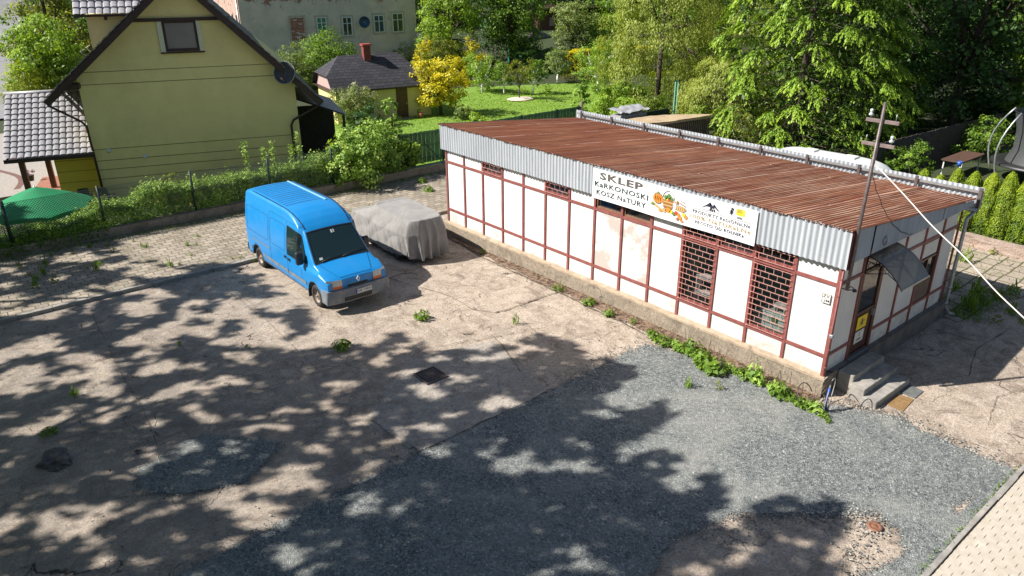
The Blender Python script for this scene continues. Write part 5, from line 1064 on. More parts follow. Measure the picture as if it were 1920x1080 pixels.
def rwin(x0, x1, z0, z1, kind, frame=True):
    z0 += RZ; z1 += RZ
    if kind == 'brick':
        g = MB(); 
        nz_ = int((z1 - z0) / .12)
        for r in range(nz_):
            for q in range(int((x1 - x0) / .3) + 1):
                a = x0 + q * .3 - (r % 2) * .15; a1 = min(x1, a + .28); a = max(x0, a)
                if a1 - a > .05 and rng.random() > .1: g.box((a, -.02, z0 + r * .12), (a1, .0, z0 + r * .12 + .10), int(rng.random() < .5))
        w_ = g.build('bricked_window', [flat('brick_a', (.40, .15, .11), .9), flat('brick_b', (.27, .12, .09), .9)], ru, w=False)
    else:
        w_ = MB().box((x0, -.02, z0), (x1, .0, z1)).build('window', glass('old_pane', kind, .08), ru, w=False)
        g = MB(); t_ = .09; g.box((x0 - .02, -.07, z0), (x0 + t_, -.0, z1)); g.box((x1 - t_, -.07, z0), (x1 + .02, 0, z1)); g.box((x0 + t_, -.07, z0), (x1 - t_, 0, z0 + t_)); g.box((x0 + t_, -.07, z1 - t_), (x1 - t_, 0, z1)); xm = (x0 + x1) / 2
        g.box((xm - .04, -.06, z0 + t_), (xm + .04, 0, z1 - t_)); zm_ = z1 - (z1 - z0) * .35; g.box((x0 + t_, -.055, zm_ - .03), (xm - .04, 0, zm_ + .03)); g.box((xm + .04, -.055, zm_ - .03), (x1 - t_, 0, zm_ + .03)); g.build('frame', flat('blue_white_paint', (.55, .62, .66)), w_, w=False)
    g = MB(); s_ = .16; O = [(x0 - s_, z0 - s_), (x1 + s_, z0 - s_), (x1 + s_, z1 + s_), (x0 - s_, z1 + s_)]; I = [(x0 - .03, z0 - .03), (x1 + .03, z0 - .03), (x1 + .03, z1 + .03), (x0 - .03, z1 + .03)]; g.add([(a, y, b_) for y in (-.04, 0) for Q_ in (O, I) for a, b_ in Q_], [(k, (k + 1) % 4, 4 + (k + 1) % 4, 4 + k) for k in range(4)] + [(8 + k, 8 + (k + 1) % 4, 12 + (k + 1) % 4, 12 + k) for k in range(4)] + [(k, (k + 1) % 4, 8 + (k + 1) % 4, 8 + k) for k in range(4)] + [(4 + k, 4 + (k + 1) % 4, 12 + (k + 1) % 4, 12 + k) for k in range(4)]); g.build('surround', mat('worn_surround', (.52, .47, .37), (.38, .34, .28), 4, .95), w_, w=False)
rwin(4.35, 5.6, 2.85, 4.8, 'brick'); rwin(6.75, 7.7, 3.3, 4.75, (.03, .18, .16)); rwin(9.2, 10.15, 3.0, 4.7, (.01, .015, .03)); rwin(12.35, 13.4, 3.15, 4.75, (.02, .06, .10)); rwin(14.25, 15.4, 3.1, 4.85, (.03, .03, .015))
for k in range(6): MB().box((-.05, .9 + k * 1.6, 4.6), (-.031, 1.5 + k * 1.6, 6.6)).build('side_window', M['dark'], ru, w=False)
g = MB(); g.tube([(0, 0, 0), (0, 0, 8.4)], .06, 6); 
g = MB(); g.tube([(-.1, .3, 0), (-.1, .3, 8.2)], .06, 6); g.build('downpipe', M['greymetal'], ru, w=False)
c_ = Vector((11.15, -.7, 5.35 + .35)); ax = Vector((-.5, -.85, .2)).normalized()
dsh = MB().lathe([(0, -.10), (.2, -.09), (.38, -.05), (.52, .02), (.53, .01), (0, -.12)], c_, ax, 22).build('satellite_dish', flat('navy_dish', (.03, .08, .13), .4), ru, w=False); MB().tube([c_, (11.3, 0, 5.5)], .03, 6).build('arm', M['greymetal'], dsh, w=False)
c_ = Vector((-1.2, 2.5, 5.5)); MB().lathe([(0, -.08), (.3, -.05), (.45, 0), (.45, -.01), (0, -.1)], c_, (-.3, -.9, .3), 20).tube([c_, (0, 2.6, 5.3)], .03, 6).build('satellite_dish', flat('pale_dish', (.6, .6, .62), .5), ru, w=False)
# far building at the upper left
fb = thing('distant_house', 'old stone house at the road with a blue window', 'house', (.2, 112, -1.0), R(-12))
fm = mat('beige_old_plaster', (.36, .30, .25), (.28, .235, .20), .8, .95, bump=.6, bscale=6, c3=(.20, .17, .15), s3=1.2, f3=(.55, .65))
MB().box((1.6, 0, 0), (14, 8, 12)).build('wall', fm, fb, w=False); MB().box((1.5, -.12, 4.6), (14, 0, 4.85)).build('string_course', flat('dark_course', (.12, .10, .09)), fb, w=False)
w_ = MB().box((4.3, -.05, 5.7), (6.0, 0, 8.5)).build('window', glass('blue_pane', (.05, .22, .30)), fb, w=False); g = MB(); g.box((5.1, -.09, 5.7), (5.2, 0, 8.5)); g.box((4.2, -.1, 5.6), (4.3, 0, 8.6)); g.box((6.0, -.1, 5.6), (6.1, 0, 8.6)); g.box((4.3, -.1, 5.6), (6.0, 0, 5.7)); g.build('frame', M['offwhite'], w_, w=False)
g = MB(); g.prism([(-2.2, -.5, 0), (1.6, -.5, 0), (1.6, -.5, 10), (.9, -.5, 10), (.4, -.5, 4), (-.6, -.5, 2)], (0, 1.2, 0)); g.build('buttress', fm, fb, w=False)
# ================================================================ THINGS BEHIND THE SHOP
hut = thing('low_hut', 'low hut with a sagging beige felt roof and slatted walls behind the shop', 'hut', (14.6, 16.7, 0), R(-8))
g = MB(); g.grid(lambda u, v_: (-2.3 + 4.9 * u, -1.0 + 2.3 * v_, 2.25 - .28 * v_ + .10 * math.sin(u * 4) * v_ + .05 * fbm(u * 4, v_ * 3, 1)), 24, 12); g.grid(lambda u, v_: (-2.3 + 4.9 * u, -1.0, 2.12 + .11 * v_), 24, 1); g.build('roof', mat('sandy_roof_felt', (.42, .32, .20), (.34, .25, .15), 2, .95, bump=.6, bscale=12, c3=(.22, .17, .11), s3=1.3, f3=(.58, .7)), hut, w=False)
g = MB(); x = -2.0
while x < 2.2: g.box((x, -.8, 0), (x + .07, -.76, 2.15)); x += .13
g.build('slat_wall', M['wood'], hut, w=False); MB().box((-2.1, -.7, 0), (2.2, 1.0, 1.9)).build('inner_wall', M['dark'], hut, w=False); MB().box((-2.2, -.95, 0), (-2.0, 1.1, 2.0)).build('side_wall', fm, hut, w=False)
tag(MB().grid(lambda u, v_: (13.4 + 2.2 * u, 18.6 + .9 * v_, 2.25 + .1 * fbm(u * 5, v_ * 4, 1) + .15 * v_), 20, 8).box((13.5, 18.7, 0), (15.5, 19.4, 2.1)).build('tarp_stack', mat('grey_tarpaulin', (.36, .36, .38), (.28, .28, .30), 4, .6)), 'pile under a pale grey tarpaulin behind the low hut', 'tarpaulin')
gp = thing('green_gatepost', 'tall pale green double post standing by the clipped round bush', 'post', (23.3, 23.1, -.7))
for dx in (0, .28): MB().box((23.3 + dx, 23.1, -.9), (23.38 + dx, 23.18, 2.5)).build('upright', flat('pale_green_paint', (.16, .36, .26), .6), gp)
MB().box((23.3, 23.1, 2.42), (23.66, 23.18, 2.5)).build('top_bar', flat('pale_green_paint', (.16, .36, .26), .6), gp)
tag(MB().box((20.5, 23.5, -.9), (25.5, 23.56, .75)).build('garden_fence', mat('dark_green_boards', (.012, .03, .022), (.02, .04, .03), 6, .8)), 'low dark green fence under the clipped round bush', 'fence')
cv = thing('white_caravan', 'white rounded caravan roof with hatches showing above the shop parapet', 'caravan', (14.1, 7.9, 0), R(3)); cv.scale = (.84, .84, .84); cvm = mat('caravan_shell', (.62, .64, .64), (.54, .56, .56), 3, .5)
def cvs(u, v_):
    x = -1.05 + 2.1 * v_; y = -3.0 + 6.0 * u; k = abs(2 * u - 1) ** 6; q = abs(2 * v_ - 1) ** 4; return (x, y, 2.42 - .55 * k - .25 * q)
g = MB(); g.grid(cvs, 30, 16); g.box((-1.04, -2.9, .5), (1.04, 2.9, 1.75)); g.build('shell', cvm, cv, w=False)
g = MB(); g.box((-.3, .6, 2.36), (.3, 1.2, 2.50)); g.build('roof_hatch', M['offwhite'], cv, w=False, bevel=.03); g = MB(); g.box((-.3, -1.4, 2.36), (.3, -.8, 2.50)); g.build('roof_hatch', M['offwhite'], cv, w=False, bevel=.03)
for y in (-.5, .5):
    for s in (-1, 1): MB().lathe([(0, -.08), (.28, -.08), (.3, 0), (.28, .08), (0, .08)], (s * .95, y, .3), (1, 0, 0), 18).build('wheel', M['black'], cv, w=False)
# trampoline with netting and bowed poles, table
tb = thing('trampoline', 'round garden trampoline with dark netting and bowed steel poles behind the thujas', 'trampoline', (22.9, 3.5, .3)); c0 = Vector((23.1, 2.9, .3))
MB().lathe([(1.9, .75), (1.9, .85), (1.6, .86), (0, .80)], c0, n=32).build('mat', M['plastic'], tb)
m_, t2, b2 = newmat('grey_net'); b2.inputs['Base Color'].default_value = (.10, .105, .11, 1); tp = ND(t2, 'BsdfTransparent'); ms = ND(t2, 'MixShader'); ms.inputs[0].default_value = .6; t2.links.new(tp.outputs[0], ms.inputs[1]); t2.links.new(b2.outputs[0], ms.inputs[2]); t2.links.new(ms.outputs[0], t2.nodes['Material Output'].inputs[0])
MB().lathe([(1.35, .85), (1.15, 1.4), (1.2, 2.2), (1.4, 2.95)], c0, n=32).build('net', m_, tb); MB().tube([c0 + Vector((1.4 * math.cos(a), 1.4 * math.sin(a), 2.95)) for a in np.linspace(0, 2 * math.pi, 30)], .03, 6, cap=False).build('net_ring', M['plastic'], tb)
for k in range(6):
    a = k * math.pi / 3 + 2.55; d_ = Vector((math.cos(a), math.sin(a), 0)); MB().tube([c0 + d_ * (1.9 + .35 * math.sin(math.pi * q / 8) - .4 * (q / 8) ** 3) + Vector((0, 0, .1 + 2.9 * q / 8)) for q in range(9)], .04, 8).build('pole', M['greymetal'], tb)
tt = thing('garden_bench_table', 'long dark brown garden table on white legs beyond the thujas', 'table', (22.3, 5.6, .3)); MB().box((20.9, 5.2, 1.02), (23.4, 6.1, 1.08)).build('top', mat('brown_planks', (.10, .05, .035), (.07, .035, .025), 6, .7), tt)
for x in (21.0, 23.2):
    for y in (5.3, 6.0): MB().bar((x, y, .3), (x, y, 1.02), .05, .05).build('leg', M['offwhite'], tt)
tag(MB().lathe([(0, 0), (.08, 0), (.11, .22), (.09, .22), (.08, .03)], (20.7, 5.25, .93), n=14).build('blue_bucket', flat('blue_bucket', (.02, .10, .40), .4)), 'small blue bucket beside the brown garden table', 'bucket')
df = thing('dark_board_fence', 'long dark wooden board fence running behind the thuja hedge', 'fence', (19, 9, .3)); g = MB()
for k in range(110): a = Vector((17.8, 7.6, .25)).lerp(Vector((30.0, 6.9, .2)), k / 110); g.box((a.x, a.y, a.z), (a.x + .11, a.y + .03, a.z + 1.7 + rng.normal(0, .02)))
g.build('boards', mat('tarred_boards', (.08, .066, .058), (.05, .04, .036), 5, .9), df)
# green shed, roof frame and brown hut in the orchard
gs = thing('green_lean_to', 'small emerald green shelter with a dark felt roof in the orchard', 'shelter', (36.0, 53.5, -.8), R(-10)); gm = mat('emerald_tarp', (.01, .22, .12), (.01, .15, .08), 3, .6)
g = MB(); g.box((0, 0, 0), (.5, 1.8, 2.6)); g.box((1.5, .6, 0), (2.0, 1.8, 2.6)); g.build('wall', gm, gs, w=False); g = MB(); g.prism([(-.8, -.6, 2.6), (3.8, -.6, 3.0), (3.8, -.6, 3.15), (-.8, -.6, 2.75)], (0, 3.2, .6)); g.build('roof', mat('grey_felt', (.10, .09, .10), (.15, .14, .15), 3, .7), gs, w=False)
bh = thing('brown_barn', 'brown wooden barn with a thin dark roof beyond the orchard bushes', 'barn', (50, 66, -.3), R(-25)); g = MB(); g.box((0, 0, 0), (9, 4, 4.3)); g.build('wall', mat('brown_barn_wall', (.13, .055, .04), (.09, .04, .03), 3, .9), bh, w=False); g = MB(); g.prism([(-.6, -.6, 4.3), (9.6, -.6, 4.3), (9.6, -.6, 4.5), (-.6, -.6, 4.5)], (0, 5.4, .7)); g.build('roof', M['darkbrown'], bh, w=False); MB().box((1.5, -.05, 2.4), (2.1, 0, 3.4)).build('window', fm, bh, w=False)
tag(MB().grid(lambda u, v_: (25 + .55 * math.sqrt(v_) * math.cos(u * 6.283) * (2.2), 40 + .9 * math.sqrt(v_) * math.sin(u * 6.283), -.86 + .10 * (1 - v_)), 20, 4).build('wood_chip_ring', flat('pale_wood_chips', (.60, .52, .42), .95)), 'pale ring of wood chips round the young tree on the lawn', 'mulch')
po = pot('flower_pot', 14.45, 38.6, -.92, .22, .38, 'terracotta pot by the brown shed door'); po2 = pot('flower_pot', -10.3, 35.2, -.4, .18, .28, 'dark pot with violet flowers on the porch terrace', (.05, .05, .05)); po3 = pot('flower_pot', 11.6, 39.3, -.95, .16, .25, 'small black pot with a seedling below the shed wall', (.02, .02, .02))
tag(MB().tube([(-.3, 23.4, 1.05), (.25, 23.7, 1.55), (1.2, 23.9, 1.5), (1.6, 24, 1.1)], .012, 5).build('garden_hoop', M['greymetal']), 'thin bent hoop beside the open lean-to', 'hoop')
tag(MB().lathe([(0, 0), (.22, 0), (.26, .5), (0, .5)], (1.1, 25.5, -1), n=16).build('water_barrel', flat('pale_barrel', (.35, .42, .48), .5)), 'pale barrel standing in the dark lean-to', 'barrel')
# ================================================================ FOLIAGE
def leafobj(name, P, N, S, T, m, parent=None, aspect=.6, hang=None, w=True):
    """one quad per leaf; P positions, N normals, S sizes, T tints"""
    n = len(P); P = np.asarray(P, float); N = np.asarray(N, float); N /= np.linalg.norm(N, axis=1, keepdims=True) + 1e-9
    if hang is None: A = rng.normal(size=(n, 3))
    else: A = np.asarray(hang, float) + rng.normal(size=(n, 3)) * .25
    A -= N * (A * N).sum(1, keepdims=True); A /= np.linalg.norm(A, axis=1, keepdims=True) + 1e-9; B = np.cross(N, A)
    S = np.asarray(S).reshape(-1, 1); a = A * S * .5; b_ = B * S * .5 * aspect
    V = np.stack([P - a, P + b_ * 1.0 + N * S * .06, P + a, P - b_ * 1.0 + N * S * .06], 1).reshape(-1, 3)
    if parent is not None and w: V = V - np.array(wloc(parent))
    me = bpy.data.meshes.new(name); me.vertices.add(4 * n); me.vertices.foreach_set('co', V.astype(np.float32).ravel())
    me.loops.add(4 * n); me.loops.foreach_set('vertex_index', np.arange(4 * n, dtype=np.int32)); me.polygons.add(n)
    me.polygons.foreach_set('loop_start', np.arange(0, 4 * n, 4, dtype=np.int32)); me.polygons.foreach_set('loop_total', np.full(n, 4, np.int32))
    at = me.attributes.new('tint', 'FLOAT', 'POINT'); at.data.foreach_set('value', np.repeat(np.clip(T, 0, 1), 4).astype(np.float32))
    me.materials.append(m); me.update(); me.validate(); return link(name, me, parent)
def crown(lobes, n, size, clump=.35, per=40, inner=.25, seed=None, up=.5):
    """leaves gathered in sprigs over the surface of lobes (x,y,z,rx,ry,rz)"""
    P = []; N = []; T = []; L = np.array(lobes, float); vol = L[:, 3] * L[:, 5]; pr_ = vol / vol.sum(); nc = max(1, n // per)
    idx = rng.choice(len(L), nc, p=pr_); d = rng.normal(size=(nc, 3)); d[:, 2] += .25; d /= np.linalg.norm(d, axis=1, keepdims=True)
    rad = 1 - inner * rng.random(nc) ** 1.5; rad += rng.normal(0, .07, nc)
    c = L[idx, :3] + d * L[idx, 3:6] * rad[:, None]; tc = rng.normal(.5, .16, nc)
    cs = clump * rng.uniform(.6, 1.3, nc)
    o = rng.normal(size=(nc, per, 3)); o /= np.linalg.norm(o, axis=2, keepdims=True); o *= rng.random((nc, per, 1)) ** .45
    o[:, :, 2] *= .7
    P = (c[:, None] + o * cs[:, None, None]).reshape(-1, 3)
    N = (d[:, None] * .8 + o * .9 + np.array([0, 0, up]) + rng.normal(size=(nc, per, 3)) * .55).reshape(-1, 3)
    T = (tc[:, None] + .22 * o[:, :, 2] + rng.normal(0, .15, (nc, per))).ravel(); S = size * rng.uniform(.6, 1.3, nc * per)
    return P, N, S, T
def limbs(base, lobes, r, fork=.35, m='bark', n=None):
    g = MB(); b_ = Vector(base); top = max(l[2] for l in lobes); cx_ = sum(l[0] for l in lobes) / len(lobes); cy2 = sum(l[1] for l in lobes) / len(lobes)
    f = Vector((b_.x * .7 + cx_ * .3, b_.y * .7 + cy2 * .3, b_.z + (top - b_.z) * fork)); g.tube([b_, b_.lerp(f, .5) + Vector((.05 * r, .03, 0)), f], [r, r * .82, r * .7], 8)
    for l in lobes[:n]:
        t_ = Vector(l[:3]); q = f.lerp(t_, .5) + Vector((rng.normal(0, .08), rng.normal(0, .08), .12)) * (t_ - f).length * .3; g.tube([f, q, t_], [r * .5, r * .32, r * .08], 6)
        for k in range(3):
            e_ = t_ + Vector(rng.normal(size=3) * np.array(l[3:6]) * .55); g.tube([q, q.lerp(e_, .6) + Vector((0, 0, .05)), e_], [r * .22, r * .14, r * .04], 5)
    return g
def tree(name, label, cat, x, y, z, h, r, mt, leaf, n, nl=7, flatz=.8, trunk=None, low=.25, clump=None, group=None, per=40, tm='bark', inner=.3, shape='round'):
    t_ = thing(name, label, cat, (x, y, z), 0, group); lobes = []
    for k in range(nl):
        a = 2.4 * k + rng.uniform(0, .8); f = (k + .5) / nl; zz = z + h * (low + (1 - low) * (.12 + .76 * f))
        if shape == 'round': rr_ = r * .62 * math.sqrt(max(.05, 1 - (2 * f - 1) ** 2 * .85)) * rng.uniform(.75, 1.1)
        elif shape == 'cone': rr_ = r * .75 * (1 - f) ** .8
        else: rr_ = r * .45
        lr = r * (.52 if shape != 'cone' else .62 * (1.15 - f)) * rng.uniform(.8, 1.15); lobes.append((x + rr_ * math.cos(a), y + rr_ * math.sin(a), zz, lr, lr, min(lr * flatz, h * .4)))
    P, N, S, T = crown(lobes, n, leaf, clump or r * .22, per, inner)
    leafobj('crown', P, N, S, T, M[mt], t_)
    limbs((x, y, z - .1), lobes, trunk or max(.05, r * .07), .35, tm).build('trunk', M[tm], t_)
    return t_
M['l_mid'] = leafmat('mid_green_leaf', (0.044, 0.095, 0.012), (0.129, 0.236, 0.026), (0.276, 0.410, 0.048)); M['l_dark'] = leafmat('dark_green_leaf', (0.015, 0.044, 0.010), (0.044, 0.106, 0.020), (0.106, 0.213, 0.037), .2)
M['l_light'] = leafmat('light_green_leaf', (0.109, 0.198, 0.022), (0.233, 0.369, 0.038), (0.404, 0.539, 0.076)); M['l_yel'] = leafmat('golden_leaf', (0.253, 0.253, 0.011), (0.575, 0.517, 0.023), (0.828, 0.713, 0.046), .35)
M['l_olive'] = leafmat('olive_leaf', (0.078, 0.117, 0.019), (0.195, 0.234, 0.033), (0.364, 0.377, 0.052)); M['l_blue'] = leafmat('grey_green_leaf', (0.081, 0.132, 0.039), (0.193, 0.265, 0.078), (0.402, 0.470, 0.179))
M['l_pale'] = leafmat('variegated_leaf', (.10, .13, .05), (.34, .38, .20), (.62, .60, .42)); M['l_will'] = leafmat('willow_leaf', (0.108, 0.156, 0.018), (0.264, 0.324, 0.054), (0.432, 0.480, 0.120), .35)
M['l_spruce'] = leafmat('spruce_spray', (0.045, 0.089, 0.013), (0.179, 0.300, 0.026), (0.389, 0.546, 0.052), .2); M['l_thuja'] = leafmat('thuja_spray', (.05, .10, .008), (.17, .26, .015), (.34, .42, .03), .25); M['l_lime'] = leafmat('lime_leaf', (.12, .17, .01), (.28, .34, .015), (.42, .47, .03), .35)
M['whitewash'] = flat('whitewashed_bark', (.72, .72, .68), .9); M['flw'] = leafmat('white_flower', (.15, .25, .06), (.55, .6, .5), (.8, .82, .78)); M['flv'] = leafmat('violet_flower', (.12, .2, .05), (.35, .2, .45), (.6, .4, .65)); M['l_rasp'] = leafmat('fresh_shoot_leaf', (0.078, 0.170, 0.022), (0.217, 0.369, 0.054), (0.528, 0.652, 0.173), .3)
T_ = [
 ('maple_bush', 'large leafy green bush beside the road left of the yellow house', 'bush', -4.06, 64.9, -1, 6.6, 3.1, 'l_light', .26, 9000, dict(nl=9, low=.05)),
 ('round_bush', 'low bright lime green round bush above the porch roof', 'bush', -5.2, 64.0, -1, 2.9, 2.3, 'l_lime', .14, 8000, dict(nl=7, low=.05, shape='col')),
 ('conifer', 'dark olive conifer behind the road-side bush', 'tree', -1.0, 78.7, -1, 12, 3.4, 'l_olive', .3, 8000, dict(nl=9, low=.0, shape='cone')),
 ('leafy_tree', 'round green tree before the windows of the old stone house', 'tree', 15.7, 54.6, -1, 5.0, 2.5, 'l_mid', .17, 9000, dict(nl=9, low=.1)),
 ('slender_conifer', 'slim pointed green conifer tip before the old stone house', 'tree', 19.5, 60.9, -.8, 6.4, .75, 'l_light', .14, 2500, dict(nl=6, low=.0, shape='cone')),
 ('pale_bush', 'pale green loose bush left of the round green tree', 'bush', 14.3, 56.9, -1, 3.8, 2.1, 'l_blue', .16, 6000, dict(nl=7, low=.05)),
 ('pale_bush', 'pale green bush hugging the yellow house roofline', 'bush', 12.0, 55.5, -1, 3.2, 1.8, 'l_blue', .15, 4500, dict(nl=6, low=.05)),
 ('flowering_shrub', 'shrub with white blossom right of the red chimney', 'shrub', 25.6, 59.0, -.8, 2.7, 1.7, 'flw', .15, 4500, dict(nl=6, low=.05)),
 ('golden_maple', 'bright yellow maple spreading over the right end of the garden shed', 'tree', 16.2, 38.6, -1, 4.3, 2.0, 'l_yel', .17, 8000, dict(nl=11, low=.1, flatz=.4, clump=.42)),
 ('golden_shrub', 'small yellow shrub right of the white blossom', 'shrub', 25.3, 54.6, -1, 3.8, 1.3, 'l_yel', .16, 3500, dict(nl=6, low=.05)),
 ('golden_conifer', 'upright golden conifer between the green trees', 'tree', 29.1, 51.9, -1, 4.8, 1.55, 'l_yel', .15, 5500, dict(nl=8, low=.0, shape='cone')),
 ('olive_bush', 'olive green bush behind the bright yellow maple', 'bush', 25.6, 52.2, -1, 3.9, 2.0, 'l_olive', .16, 5500, dict(nl=7, low=.05)),
 ('leafy_tree', 'tall light green tree right of the old stone house', 'tree', 29.0, 55.5, -1, 11.5, 3.0, 'l_light', .22, 13000, dict(nl=13, low=.05)),
 ('leafy_tree', 'tall dense mid green tree behind the golden conifer', 'tree', 34.3, 52.3, -1, 12.5, 3.5, 'l_mid', .22, 16000, dict(nl=14, low=.05)),
 ('leafy_tree', 'dark tree rising behind the golden conifer', 'tree', 37.5, 56.5, -.8, 13, 3.6, 'l_dark', .24, 12000, dict(nl=12, low=.03)),
 ('apple_tree', 'bushy green apple tree left on the lawn', 'tree', 24.9, 44.9, -1, 3.1, 1.75, 'l_light', .13, 5500, dict(nl=7, low=.2, tm='whitewash')),
 ('apple_tree', 'slim apple tree beside the bushy one on the lawn', 'tree', 25.6, 42.8, -1, 2.6, 1.0, 'l_mid', .12, 2500, dict(nl=5, low=.25, tm='whitewash')),
 ('plum_tree', 'thin-stemmed young tree standing in the pale wood chips', 'tree', 24.9, 40.0, -.85, 2.9, 1.35, 'l_olive', .12, 2200, dict(nl=6, low=.45, trunk=.06)),
 ('apple_tree', 'grey-green apple tree with a white trunk before the dark hedge', 'tree', 33.3, 44.5, -1, 3.2, 1.5, 'l_blue', .14, 4500, dict(nl=6, low=.25, tm='whitewash')),
 ('cherry_tree', 'broad cherry tree with a white trunk at the right of the lawn', 'tree', 31.9, 38.0, -1, 3.9, 2.1, 'l_light', .14, 7000, dict(nl=8, low=.25, tm='whitewash')),
 ('sapling', 'tiny sapling alone on the lawn', 'sapling', 25.8, 37.7, -.9, 1.5, .45, 'l_light', .12, 300, dict(nl=4, low=.3, trunk=.03, per=12)),
 ('apple_tree', 'green apple tree right of the wood chip ring', 'tree', 27.5, 41.3, -1, 2.8, 1.1, 'l_mid', .12, 3500, dict(nl=6, low=.25, tm='whitewash')),
 ('leafy_bush', 'green bush with brownish tips above the orchard', 'bush', 47.8, 57.4, -.5, 5.6, 2.9, 'l_blue', .22, 7000, dict(nl=8, low=.05)),
 ('leafy_bush', 'mid green bush below the brown barn', 'bush', 52.0, 56.5, -.5, 4.0, 2.6, 'l_light', .22, 6500, dict(nl=8, low=.05)),
 ('leafy_bush', 'dark round bush at the foot of the brown barn', 'bush', 46.0, 51.5, -.5, 3.2, 2.1, 'l_mid', .2, 5000, dict(nl=7, low=.05)),
 ('hop_pillar', 'tall pale leafy pillar left behind the shop roof', 'shrub', 22.6, 30.6, -1, 3.8, .8, 'l_rasp', .13, 3200, dict(nl=7, low=.0, shape='col')),
 ('leafy_bush', 'bright green bush rising behind the parapet end', 'bush', 22.6, 28.3, -1, 3.0, 1.25, 'l_light', .13, 5200, dict(nl=7, low=.0)),
 ('leafy_bush', 'fresh green bush left of the clipped round bush', 'bush', 22.8, 26.4, -1, 3.2, 1.15, 'l_light', .13, 5200, dict(nl=7, low=.0)),
 ('leafy_bush', 'bright bush just left of the beige hut roof', 'bush', 17.5, 22.0, -.6, 2.9, 1.1, 'l_light', .12, 4200, dict(nl=6, low=.0)),
 ('round_bush', 'clipped round green bush beside the pale green post', 'bush', 24.6, 25.6, -.8, 1.9, 1.15, 'l_light', .08, 6000, dict(nl=6, low=.1, flatz=.55, shape='col', clump=.2)),
 ('variegated_willow', 'silvery cream-tipped bush before the shed window', 'bush', 9.4, 39.0, -1, 2.7, 1.5, 'l_blue', .11, 6000, dict(nl=8, low=.0)),
 ('leafy_bush', 'dark low bush with red leaves under the silvery one', 'bush', 8.4, 35.6, -1, 1.7, 1.3, 'l_dark', .12, 4500, dict(nl=6, low=.0)),
 ('garden_perennial', 'low clump of pale leaves at the shed corner', 'plant', 16.6, 36.2, -.95, .9, .9, 'l_blue', .14, 1500, dict(nl=5, low=.0, trunk=.02)),
 ('garden_perennial', 'ferny clump at the lawn edge by the roof corner', 'plant', 15.8, 33.9, -.95, .8, .8, 'l_light', .14, 1300, dict(nl=5, low=.0, trunk=.02)),
 ('leafy_bush', 'shaded bush behind the dark board fence, left one', 'bush', 31.0, 12.5, -.2, 3.2, 2.2, 'l_mid', .18, 4500, dict(nl=7, low=.0)),
 ('leafy_bush', 'shaded bush behind the dark board fence, middle one', 'bush', 34.0, 9.0, -.2, 3.0, 2.2, 'l_dark', .18, 4500, dict(nl=7, low=.0)),
 ('leafy_bush', 'shaded bush behind the dark board fence, by the trampoline', 'bush', 32.0, 6.0, -.2, 2.6, 1.9, 'l_mid', .18, 4000, dict(nl=7, low=.0)),
 ('leafy_bush', 'small bush before the dark board fence, left of the brown table', 'bush', 19.0, 6.7, .1, 1.9, 1.1, 'l_mid', .11, 3500, dict(nl=6, low=.0)),
 ('leafy_bush', 'small bush before the dark board fence, beyond the brown table', 'bush', 25.6, 6.2, .1, 2.0, 1.3, 'l_mid', .13, 3500, dict(nl=6, low=.0)),
 ('leafy_bush', 'bush standing in the mouth of the dark lean-to', 'bush', 2.2, 26.6, -1, 2.3, .95, 'l_mid', .10, 4000, dict(nl=7, low=.0)),
 ('blossom_plant', 'dark plant with violet blossoms at the left edge', 'plant', -11.6, 28.6, -1, 1.2, .9, 'l_olive', .09, 2500, dict(nl=5, low=.0, trunk=.02)),
]
for nm_, lab, cat, x, y, z, h, r, mt, lf, n, kw in T_: tree(nm_, lab, cat, x, y, z, h, r, mt, lf, n, **kw)
# cream tips on the variegated bush
t_ = bpy.data.objects['variegated_willow']; P = []
P, N, S, T = crown([(9.9, 38.6, 1.1, .9, .8, .6), (9.3, 38.7, .9, .8, .7, .6), (10.3, 38.7, .6, .5, .5, .5), (9.5, 38.5, 1.5, .3, .3, .6)], 2400, .10, .25, 30, .1); leafobj('tips', P, N, S, T, M['l_pale'], t_)
for px, py, pz, m_, s_ in ((14.45, 38.6, -.5, 'l_mid', .25), (-10.3, 35.2, -.1, 'flv', .22), (11.6, 39.3, -.7, 'l_mid', .25)):
    pass
for o_, m_, zz in ((po, 'l_mid', .45), (po2, 'flv', .35), (po3, 'l_mid', .35)):
    c_ = o_.location; P, N, S, T = crown([(c_.x, c_.y, c_.z + zz, .2, .2, .2)], 160, .09, .12, 20); leafobj('plant', P, N, S, T, M[m_], o_)
